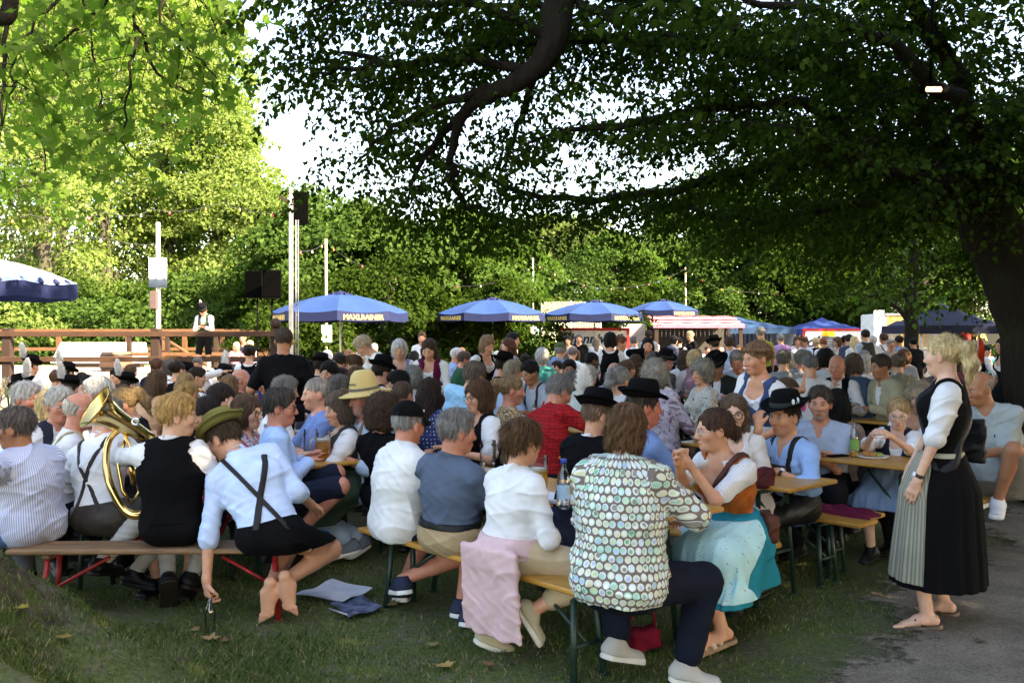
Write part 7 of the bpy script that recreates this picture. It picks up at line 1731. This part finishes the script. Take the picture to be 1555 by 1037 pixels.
# ------------------------------------------------------------ the far crowd: a few figures built once, then copied and recoloured
def far():
    protos=[]
    defs=[('short',False,.6),('buzz',False,.45),('bald',False,.6),('bob',True,.5),('curly',True,.6),('long',True,.5),('bun',True,.5),('short',False,.9)]
    for i,(st,f,sl) in enumerate(defs):
        for v in range(2):
            P=Person(at=(0,-60),h=90,f=f,res=.021,lean=(6,22)[v],head=((0,30)[i%2]*(1-2*v),10,0),hl=(-.16,.34,.80) if v==0 else (-.05,.3,.95),hair=(st,(.1,.1,.1)),eyes=False,seed=i+v*3.1,H=1.75 if not f else 1.66,wear=[SH(W_,sl),T_] if i!=7 else VST()); o=P.build(); protos.append((o,st,f,P.hc[2]+.115))
    hairs={'short':[('grey-haired',GREY),('white-haired',WHT),('dark-haired',BLK),('brown-haired',BRN),('fair-haired',BLO)],'buzz':[('cropped grey-haired',SALT),('cropped dark-haired',DBR)],'bald':[('bald',GREY)],'bob':[('grey-bobbed',GREY),('blonde-bobbed',LBL),('brown-bobbed',BRN),('dark-bobbed',BLK)],'curly':[('white-curled',WHT),('grey-curled',GREY),('brown-curled',BRN)],'long':[('long-haired blonde',BLO),('long-haired dark',BLK),('long-haired brown',BRN)],'bun':[('dark-bunned',DBR),('fair-bunned',BLO)]}
    shirts=[('white',W_),('white',W_),('pale blue',hexc('a9bcd8')),('pale blue',hexc('a9bcd8')),('blue',hexc('5c7cb0')),('navy',NAVY),('black',BK),('grey',(.25,.25,.26)),('cream',CREAM),('pink',hexc('cf9aa6')),('green',hexc('3f6a4c')),('red',hexc('a02a30')),('teal',hexc('3a7f80')),('lilac',hexc('a99bc4'))]
    R=random.Random(5)
    marks=[(440,'by the loudspeaker mast'),(560,'under the largest parasol'),(660,'between the first parasols'),(760,'under the second parasol'),(840,'before the wire fence'),(920,'under the third parasol'),(985,'at the end of the script sign'),(1065,'before the striped stall'),(1140,'before the pale blue tent'),(1215,'by the striped tent wall'),(1290,'before the smaller blue tent'),(1360,'before the food trailer'),(1440,'by the forked tree'),(1600,'under the dark blue tent')]
    taken=set(); spots=[]
    for s in (32,36,41,47,54,62,71,81,92):
        step=.66*s; x=455+R.random()*step
        while x<1530: spots.append((x+R.uniform(-.2,.2)*step,s*R.uniform(.96,1.04))); x+=step*R.uniform(.85,1.55)
    R.shuffle(spots); n=0
    for px,s in sorted(spots[:138],key=lambda q:-q[1]):
        p=W(px,0,s)
        if px>1400 and s>75 and R.random()<.5: continue
        for _ in range(60):
            i=R.randrange(len(protos)); o,st,f,top=protos[i]; hn,hcol=R.choice(hairs[st]); sn,scol=R.choice(shirts)
            if st=='short' and i>=14: sn='black-waistcoated white'
            mk=next(m for x,m in marks if px<x)
            lb='%s %s in %s seated far off %s'%(hn,'woman' if f else 'man',sn,mk)
            if lb not in taken: break
        else: continue
        taken.add(lb)
        h=R.choice([40,40,220,220,90,270,130,310,200,20])+R.uniform(-25,25)
        c=dup(o,(p[0],p[1],R.uniform(-.06,.08)),math.radians(h-90),lb,'people seated in the far crowd',R.uniform(.95,1.05)); sk=R.choice([SKIN,RED,TAN,PALE]); c.color=(*sk,1)
        for ch in c.children:
            nme=ch.name.split('.')[0]
            if nme=='hair': ch.color=(*[q*R.uniform(.85,1.15) for q in hcol],1)
            elif nme in('shirt',): ch.color=(*((W_ if 'waistcoat' in sn else scol)),1)
            elif nme=='trousers': ch.color=(*R.choice([DK,NAVY,(.1,.09,.07),(.2,.17,.13)]),1)
        n+=1
    for o,*_ in protos:
        for ch in list(o.children): bpy.data.objects.remove(ch)
        bpy.data.objects.remove(o)
    print('far',n)
far()
# ------------------------------------------------------------ things on tables, benches and grass
def m_glass(name,c=(.98,.99,.99),rough=.04):
    t=NT(name); g=t.n('ShaderNodeBsdfGlossy'); g.inputs['Roughness'].default_value=rough; tr=t.n('ShaderNodeBsdfTransparent'); tr.inputs[0].default_value=(*c,1); fr=t.n('ShaderNodeFresnel'); fr.inputs[0].default_value=1.45; m=t.n('ShaderNodeMixShader'); t.l(t.math('MULTIPLY_ADD',fr.outputs[0],.8,.09),m.inputs[0]); t.l(tr.outputs[0],m.inputs[1]); t.l(g.outputs[0],m.inputs[2]); t.l(m.outputs[0],t.out.inputs[0]); return t.m
GLASS=m_glass('clear_glass'); GREENG=m_glass('green_glass',(.45,.66,.45)); BROWNG=simple('brown_bottle_glass',(.06,.025,.008),.12,0,.6,bump=0)
def m_beer(name,c):
    t=NT(name); p=t.bsdf(c,.15,0,.5,None); tr=t.n('ShaderNodeBsdfTranslucent'); t.l(t.mix(1.0,c,(1.3,1.2,.9),'MULTIPLY'),tr.inputs[0]); m=t.n('ShaderNodeMixShader'); m.inputs[0].default_value=.55; t.l(p.outputs[0],m.inputs[1]); t.l(tr.outputs[0],m.inputs[2]); t.l(m.outputs[0],t.out.inputs[0]); return t.m
AMBER=m_beer('amber_beer',hexc('f0ac38')); PALEB=m_beer('pale_beer',hexc('fbdc6a')); FOAM=simple('beer_foam',(.75,.72,.62),.9)
def onT(px,py,z=.77):
    s=(py-HOR)/(CAMZ-z); return W(px,py,s)
def mug(px,py,level,beer,label,h=.195,rot=0,z=.77,group='beer mugs'):
    p=onT(px,py,z); o=bpy.data.objects.new('beer_mug',None); COL.objects.link(o); o.location=(p[0],p[1],z); o.rotation_euler=(0,0,rot); o['label']=label; o['category']='beer mug'; o['group']=group
    b=MB(); n=20
    prof=[(.001,.004),(.050,0),(.054,h*.2),(.056,h*.5),(.054,h*.72),(.053,h)]
    b.lathe(prof,12,smooth=False)
    b.build('glass',GLASS,o); b=MB(); b.tube([(.052,0,h*.82),(.085,0,h*.80),(.098,0,h*.6),(.094,0,h*.35),(.054,0,h*.20)],.009,8); b.build('handle',GLASS,o)
    if level>0:
        b=MB(); b.lathe([(.001,.016),(.0490,.008),(.0515,h*level),(.001,h*level)],18); b.build('beer',beer,o)
        b=MB(); b.lathe([(.001,h*level+.001),(.0512,h*level+.001),(.0505,h*level+.016),(.001,h*level+.014)],18); b.build('foam',FOAM,o)
    return o
mug(457,676,.55,AMBER,'beer mug half hidden behind the other mugs, amber beer low inside'); mug(472,691,.06,PALEB,'almost empty beer mug in the row on the mug table',rot=2.6); mug(491,699,.72,AMBER,'beer mug with amber beer in the middle of the row',rot=-2.8); mug(526,696,.74,PALEB,'beer mug with pale yellow beer nearest the straw hat',rot=.1)
mug(818,742,.55,PALEB,'beer mug partly hidden by the white blouse woman',rot=2); mug(741,712,.0,AMBER,'empty glass mug beside the grey polo shoulder',rot=1)
def bottle(px,py,label,mat,h=.26,r=.034,z=.77,cap=None,lab=None,water=None,group='bottles on the tables'):
    p=onT(px,py,z); o=bpy.data.objects.new('bottle',None); COL.objects.link(o); o.location=(p[0],p[1],z); o['label']=label; o['category']='bottle'; o['group']=group
    b=MB(); b.lathe([(.001,.004),(r*.85,0),(r,.012),(r,h*.32),(r*.95,h*.36),(r,h*.40),(r,h*.58),(r*.75,h*.72),(r*.42,h*.83),(r*.40,h*.97),(.001,h*.97)],16); b.build('glass',mat,o)
    if cap: b=MB(); b.lathe([(.001,h*1.02),(r*.46,h*1.02),(r*.5,h*.94),(.001,h*.94)],12); b.build('cap',cap,o)
    if lab: b=MB(); b.lathe([(r*1.02,h*.22),(r*1.02,h*.50)],16); b.build('paper_label',lab,o)
    if water: b=MB(); b.lathe([(.001,.010),(r*.93,.012),(r*.93,h*water),(.001,h*water)],14); b.build('drink',PALEB if water<.2 else GLASS,o)
    return o
bottle(856,772,'clear water bottle with blue cap and pale blue label on the front table',GLASS,.255,.036,cap=simple('blue_cap',hexc('1d3f9c'),.4),lab=simple('water_label',hexc('9fc0d8'),.5))
bottle(1298,694,'clear glass bottle with a little yellow juice on the snack table',GLASS,.265,.034,lab=simple('green_label',hexc('6a9a4a'),.5),water=.15)
for i,(px,py,m,l) in enumerate(((4,606,GLASS,'clear bottle at the end of the band table'),(12,604,GREENG,'green bottle beside the clear one on the band table'),(22,600,GLASS,'second clear bottle on the band table'),(1042,612,GLASS,'clear bottle before the scribble blouse'),(1028,596,BROWNG,'brown bottle by the fluffy pale hair'),(1107,596,BROWNG,'brown bottle before the man reading a phone'),(668,602,GREENG,'green bottle near the plum waistcoat'),(1022,618,GLASS,'clear bottle beside the mauve blouse'))): bottle(px,py,l,m,.27)
for i,(px,py,lv,bm,l) in enumerate(((1034,598,.7,PALEB,'beer mug by the fluffy pale hair'),(1086,600,.5,AMBER,'beer mug before the suited hat man'),(1096,594,.2,PALEB,'nearly empty mug before the suited hat man'),(735,604,.5,AMBER,'beer mug by the turquoise shirt'),(600,592,.4,PALEB,'beer mug among the dark heads'),(856,640,.6,AMBER,'beer mug by the red checked sleeve'),(1180,640,.6,PALEB,'beer mug behind the braided waitress'))): mug(px,py,lv,bm,l,rot=i)
def tuba():
    br=NT('brass'); v=br.coord(); n=br.noise(v,9,4); br.bsdf(br.ramp(n,[(.3,(.55,.36,.12)),(.7,(.80,.58,.24))]),.16,1.0,.5,br.bump(br.noise(v,40,2),.05,.002)); M=br.m
    c0=W(144,618,250); c1=W(216,668,246); ax=nrm(c1-c0+A3((0,.10,0))); u=nrm(np.cross(ax,A3((0,0,1)))); R=np.stack([u,np.cross(ax,u),ax],1)
    o=bpy.data.objects.new('tuba',None); COL.objects.link(o); o.location=W(185,800,246); L=A3(o.location); o['label']='brass tuba with a wide bell tilted up beside the man in white shirt'; o['category']='tuba'
    pr=[(.143,-.004),(.145,.0),(.141,.005),(.120,.022),(.096,.06),(.075,.11),(.062,.17),(.054,.25),(.045,.33),(.040,.40)]
    inner=[(r-.004,z+.004) for r,z in pr[2:]][::-1]
    b=MB(); b.lathe(pr+inner,36,c0-L,R); b.build('bell',M,o)
    e=c0+ax*.39; P=[e]+[W(*q) for q in ((236,694,246),(243,735,248),(228,772,250),(203,782,252),(184,768,252),(167,735,252),(161,700,250),(166,668,248),(184,650,246))]
    Q=[]; 
    for i in range(len(P)-1):
        p0=P[max(i-1,0)];p1=P[i];p2=P[i+1];p3=P[min(i+2,len(P)-1)]
        for k in range(5): t=k/5; Q.append(.5*((2*p1)+(-p0+p2)*t+(2*p0-5*p1+4*p2-p3)*t*t+(-p0+3*p1-3*p2+p3)*t**3))
    Q.append(P[-1]); Q=np.array(Q)-L; b=MB(); b.tube(Q,list(np.linspace(.036,.018,len(Q))),12); b.build('main_bow',M,o)
    for k in range(3):
        a=W(196+9*k,694+9*k,246)-L; b=MB(); b.tube([a,a+A3((.03,0,-.17))],.016,10); b.ball(a+A3((-.004,0,.022)),.013,8); b.build('valve',M,o)
    b=MB(); q=[W(*t)-L for t in ((186,650,246),(205,700,247),(212,745,248),(200,765,249),(186,745,249),(178,700,248),(190,668,246))]; b.tube(q,.012,8); b.build('branch_tube',M,o)
    c=W(206,640,250)-L; b=MB(); b.lathe([(.012,0),(.026,.002),(.026,.010),(.012,.012)],18,c,rotx(math.pi/2),closed=True); b.build('mouthpiece',simple('silver',(.7,.7,.7),.2,1.0,bump=0),o)
tuba()
# papers on the grass
def sheet(pts,label,mat,name='paper',cat='paper',n=10,curl=.02,z=.035):
    P=[A3((*W(px,py,(py-HOR)/CAMZ)[:2],0)) for px,py in pts]; v=[];f=[]
    for i in range(n+1):
        for j in range(n+1):
            a,b=i/n,j/n; p=(P[0]*(1-a)+P[1]*a)*(1-b)+(P[3]*(1-a)+P[2]*a)*b
            v.append((p[0],p[1],z+curl*abs(a-.5)*.8+.006*math.sin(a*9+b*5)+curl*.4*b))
    v=[(x,y,zz) for x,y,zz in v]; m=len(v); f=[(i*(n+1)+j,(i+1)*(n+1)+j,(i+1)*(n+1)+j+1,i*(n+1)+j+1) for i in range(n) for j in range(n)]
    me=mesh_py(name,v+[(x,y,zz-.004) for x,y,zz in v],f+[tuple(q+m for q in t[::-1]) for t in f],True)
    c=np.array(v).mean(0); me.transform(Matrix.Translation((-c).tolist())); return link(name,me,mat,None,label,cat,None,None,None,c)
def m_print(name,a,b,sc):
    t=NT(name); v=t.coord(); n=t.noise(v,sc,4); s=t.sep(v); ln=t.math('LESS_THAN',t.math('FRACT',t.math('MULTIPLY',s[1],38)),.35); t.bsdf(t.mix(t.math('MULTIPLY',ln,.25),t.mix(t.ramp(n,[(.4,0),(.6,1)]),a,b),(.3,.33,.4)),.35,0,.4); return t.m
sheet([(447,912),(505,888),(566,905),(520,924)],'open pale blue-white song sheet lying on the grass',m_print('sheet_print',(.55,.60,.70),(.72,.74,.78),6))
sheet([(500,926),(552,914),(580,934),(530,948)],'glossy dark blue magazine lying on the grass beside the song sheet',m_print('magazine_print',(.02,.03,.07),(.16,.20,.32),14),'magazine','magazine')
MB().tube([A3((*W(499,936,254)[:2],.045)),A3((*W(528,950,260)[:2],.045))],.006,6).build('pen',simple('pen_grey',(.3,.32,.36),.4),None,label='slim grey pen beside the dark magazine',cat='pen')
p=W(319,958,271); b=bottle(319,958,'small empty glass bottle under the bending man\'s hand',GLASS,.20,.030,z=.012,group=None); b.location=(p[0],p[1],.012)
if 'group' in b: del b['group']
# fallen leaves
for i,(px,py,c,l) in enumerate(((320,984,'b8935a','curled tan leaf in front of the small bottle'),(293,968,'a88a58','tan leaf near the black shoe sole'),(676,1019,'c8a860','largest dry yellow leaf on the front grass'),(744,1016,'9a7040','brown leaf beside the largest dry leaf'),(595,925,'b09a60','pale leaf beside the navy sneaker'),(612,915,'a8a060','greenish leaf beside the navy sneaker'),(345,985,'8f6a40','brown leaf behind the tan leaf'),(655,985,'a09060','small leaf in the open grass'),(1330,905,'8a7a5a','dry leaf on the worn earth'),(1490,980,'7d6a50','brown leaf on the gravel path'),(100,1000,'a8842f','yellow leaf on the mossy mound'),(30,955,'b8a030','small yellow flower head on the mossy mound'))):
    p=W(px,py,(py-HOR)/CAMZ); z=float(gz(p[0],p[1]))+.022; S=LEAF_MAPLE*(.10 if i in(2,0,4) else .07); ang=i*1.9
    if px<150: q=W(px,py,1400/4.15); p=q; z=float(gz(p[0],p[1]))+.03
    v=np.stack([S[:,0],S[:,1]-.04,.15*np.abs(S[:,0])+.25*np.maximum(S[:,1]-.06,0)],1)@rotz(ang).T; n=len(v)
    me=mesh_py('fallen_leaf',np.concatenate([v,v-[0,0,.002]]),[tuple(range(n)),tuple(range(n,2*n))[::-1]]); link('fallen_leaf',me,simple('dry_leaf_'+c,[q*.55 for q in hexc(c)],.8,nscale=30),None,l,'leaf','fallen leaves',None,None,(p[0],p[1],z))
# plate, cloth, bags
p=onT(1325,695); o=bpy.data.objects.new('snack_plate',None); COL.objects.link(o); o.location=(p[0],p[1],.77); o['label']='white paper plate with bread and salad before the fair girl'; o['category']='plate'
b=MB(); b.lathe([(.001,.004),(.08,.004),(.115,.018),(.117,.015),(.085,0),(.001,0)],24); b.build('plate',WHITE,o); b=MB(); b.ball((-.03,.0,.03),(.055,.04,.025),10); b.ball((-.01,-.03,.03),(.03,.04,.02),8); b.build('bread',simple('bread',hexc('a5703a'),.8),o)
b=MB(); [b.ball((.04+.02*math.sin(k*2.1),.03*math.cos(k*1.7),.025),(.022,.02,.014),6) for k in range(7)]; b.build('salad',simple('salad_leaf',hexc('7f9a4a'),.6),o)
p=onT(1272,693); MB().box((0,0,.006),(.16,.08,.010),rotz(.4),.003).build('phone',BLACKP,None,label='black phone lying beside the glass bottle',cat='phone',loc=(p[0],p[1],.771))
def cloth(c,sx,sy,rz,label,col,name='cloth',cat='cloth',h=.03):
    n=18; v=[];f=[]
    for i in range(n+1):
        for j in range(n+1):
            a,b=i/n*2-1,j/n*2-1; e=max(0,1-max(abs(a),abs(b))**6); v.append((a*sx*(1+.05*math.sin(b*5)),b*sy*(1+.06*math.sin(a*4)),e*(h+.010*math.sin(a*9+b*4)+.008*math.sin(b*13-a*6))))
    f=[(i*(n+1)+j,(i+1)*(n+1)+j,(i+1)*(n+1)+j+1,i*(n+1)+j+1) for i in range(n) for j in range(n)]
    return link(name,mesh_py(name,v,f,True),M_fab,None,label,cat,None,None,col,c,rz)
p=onT(1275,777,.462); cloth((p[0],p[1],.462),.26,.12,AU,'burgundy cloth folded on the end of the bare bench',hexc('5a1830'))
p=onT(735,668); cloth((p[0],p[1],.772),.20,.07,.35,'crumpled white paper napkin before the brown-haired woman with glasses',(.6,.62,.66),'napkin','napkin',.035)
p=onT(818,652); cloth((p[0],p[1],.772),.07,.05,.2,'white napkin under the red checked elbow',(.62,.66,.6),'napkin','napkin',.02)
p=onT(690,575); cloth((p[0],p[1],.772),.22,.15,.1,'green and grey jacket bundled on the table before the plum waistcoat',hexc('27463a'),'jacket','jacket',.16)
p=onT(683,560); MB().ball((0,0,.05),(.13,.08,.06),12).build('bread_loaf',simple('bread',hexc('a5703a'),.8),None,label='loaf of bread on the table by the green shirt',cat='bread',loc=(p[0],p[1],.77))
p=onT(845,760); sheet0=MB().box((0,0,.012),(.20,.28,.022),rotz(.9),.003).build('notebook',simple('cover_white',(.66,.68,.72),.5),None,label='white booklet on the front table by the water bottle',cat='booklet',loc=(p[0],p[1],.771))
def bag(c,d,rz,label,col,mat=None,strap=True,cat='handbag'):
    o=bpy.data.objects.new('handbag',None); COL.objects.link(o); o.location=c; o.rotation_euler=(0,0,rz); o['label']=label; o['category']=cat
    F=Fld((-d[0]*.7,-d[1]*.9,-.02),(d[0]*.7,d[1]*.9,d[2]*1.1),.011); F.add(rbox((0,0,d[2]/2),d,None,min(d)*.32),0); wrinkle(F,.006,c[0]*9); me=mesh_np('pouch',*F.nets()); me.materials.append(mat or M_leath); link('pouch',me,None,o,color=col)
    if strap: b=MB(); b.tube([(d[0]*.4*math.cos(a),0,d[2]*.85+.14*math.sin(a)) for a in np.linspace(0,math.pi,9)],.009,6); b.build('strap',mat or M_leath,o,color=col)
    return o
q=W(852,815,284); bag((q[0],q[1]+.02,.465),(.10,.26,.30),-.5,'navy cloth bag standing on the front bench beside the white blouse',hexc('232c48'),M_fab)
q=W(975,962,286); bag((q[0],q[1],.012),(.20,.12,.12),.4,'red and grey bag on the grass under the front table',hexc('6a1428'),M_fab)
q=W(1164,835,266); bag((q[0],q[1],.50),(.09,.20,.17),.2,'brown leather shoulder bag against the teal dirndl skirt',hexc('4a261c'),strap=False)
q=W(1158,742,252); bag((q[0],q[1],q[2]),(.16,.07,.13),.5,'burgundy purse held before the woman with round glasses',hexc('4a1022'),strap=False)
q=W(1474,672,252); bag((q[0],q[1],q[2]-.12),(.06,.17,.27),.9,'black shoulder bag hanging at the hip of the standing blonde woman',(.006,.006,.008),strap=False)
# orange flag
p=W(1476,552,150); o=bpy.data.objects.new('pennant',None); COL.objects.link(o); o.location=(p[0],p[1],.77); o['label']='orange triangular pennant on a thin white stick beside the big trunk'; o['category']='flag'
t=CAMZ-(504-HOR)/150-.77; MB().tube([(0,0,0),(.07,0,t)],.008,6).build('stick',simple('white_stick',(.6,.6,.58),.5),o)
v=[];n=8
for i in range(n+1):
    for j in range(3): a=i/n; w=(.13*(1-a)**.8*(j/2))*(1 if i else 0)+.0; v.append((.068-.03*a+(.10*a**.6)*(j/2),.02*math.sin(a*6+j),t-.015-.30*a))
f=[(i*3+j,(i+1)*3+j,(i+1)*3+j+1,i*3+j+1) for i in range(n) for j in range(2)]; m=len(v)
link('cloth',mesh_py('cloth',v+[(x,y+.004,z) for x,y,z in v],f+[tuple(q+m for q in k[::-1]) for k in f],True),m_canopy('orange_cloth',hexc('e0451f'),.35),o)

# more mugs, glasses and plates on the tables further back
RR=random.Random(9); tabs=[o for o in bpy.data.objects if o.name.startswith('beer_table') and o.location[1]>7.3]; srcs=[o for o in bpy.data.objects if o.name.startswith('beer_mug') and o.parent is None][:5]
where=['near end','middle','far end']; n=0
for k,o in enumerate(tabs):
    for j in range(2):
        a=o.rotation_euler[2]; u=RR.uniform(-.95,.95); v=RR.choice([-1,1])*RR.uniform(.06,.19); s=srcs[(k+j*2)%len(srcs)]
        c=A3(o.location)+A3((math.cos(a)*u-math.sin(a)*v,math.sin(a)*u+math.cos(a)*v,.77)); t='%s beer mug at the %s of the %s'%(['half-full','amber'][j],'near end' if u>.32 else 'far end' if u<-.32 else 'middle',o['label'].replace(' from the band side of the crowd',' from the band'))
        d=dup(s,c,RR.uniform(0,6),' '.join(t.split()[:16])); d['group']='mugs on the tables further back'; n+=1

# lit flood lamp up in the big tree
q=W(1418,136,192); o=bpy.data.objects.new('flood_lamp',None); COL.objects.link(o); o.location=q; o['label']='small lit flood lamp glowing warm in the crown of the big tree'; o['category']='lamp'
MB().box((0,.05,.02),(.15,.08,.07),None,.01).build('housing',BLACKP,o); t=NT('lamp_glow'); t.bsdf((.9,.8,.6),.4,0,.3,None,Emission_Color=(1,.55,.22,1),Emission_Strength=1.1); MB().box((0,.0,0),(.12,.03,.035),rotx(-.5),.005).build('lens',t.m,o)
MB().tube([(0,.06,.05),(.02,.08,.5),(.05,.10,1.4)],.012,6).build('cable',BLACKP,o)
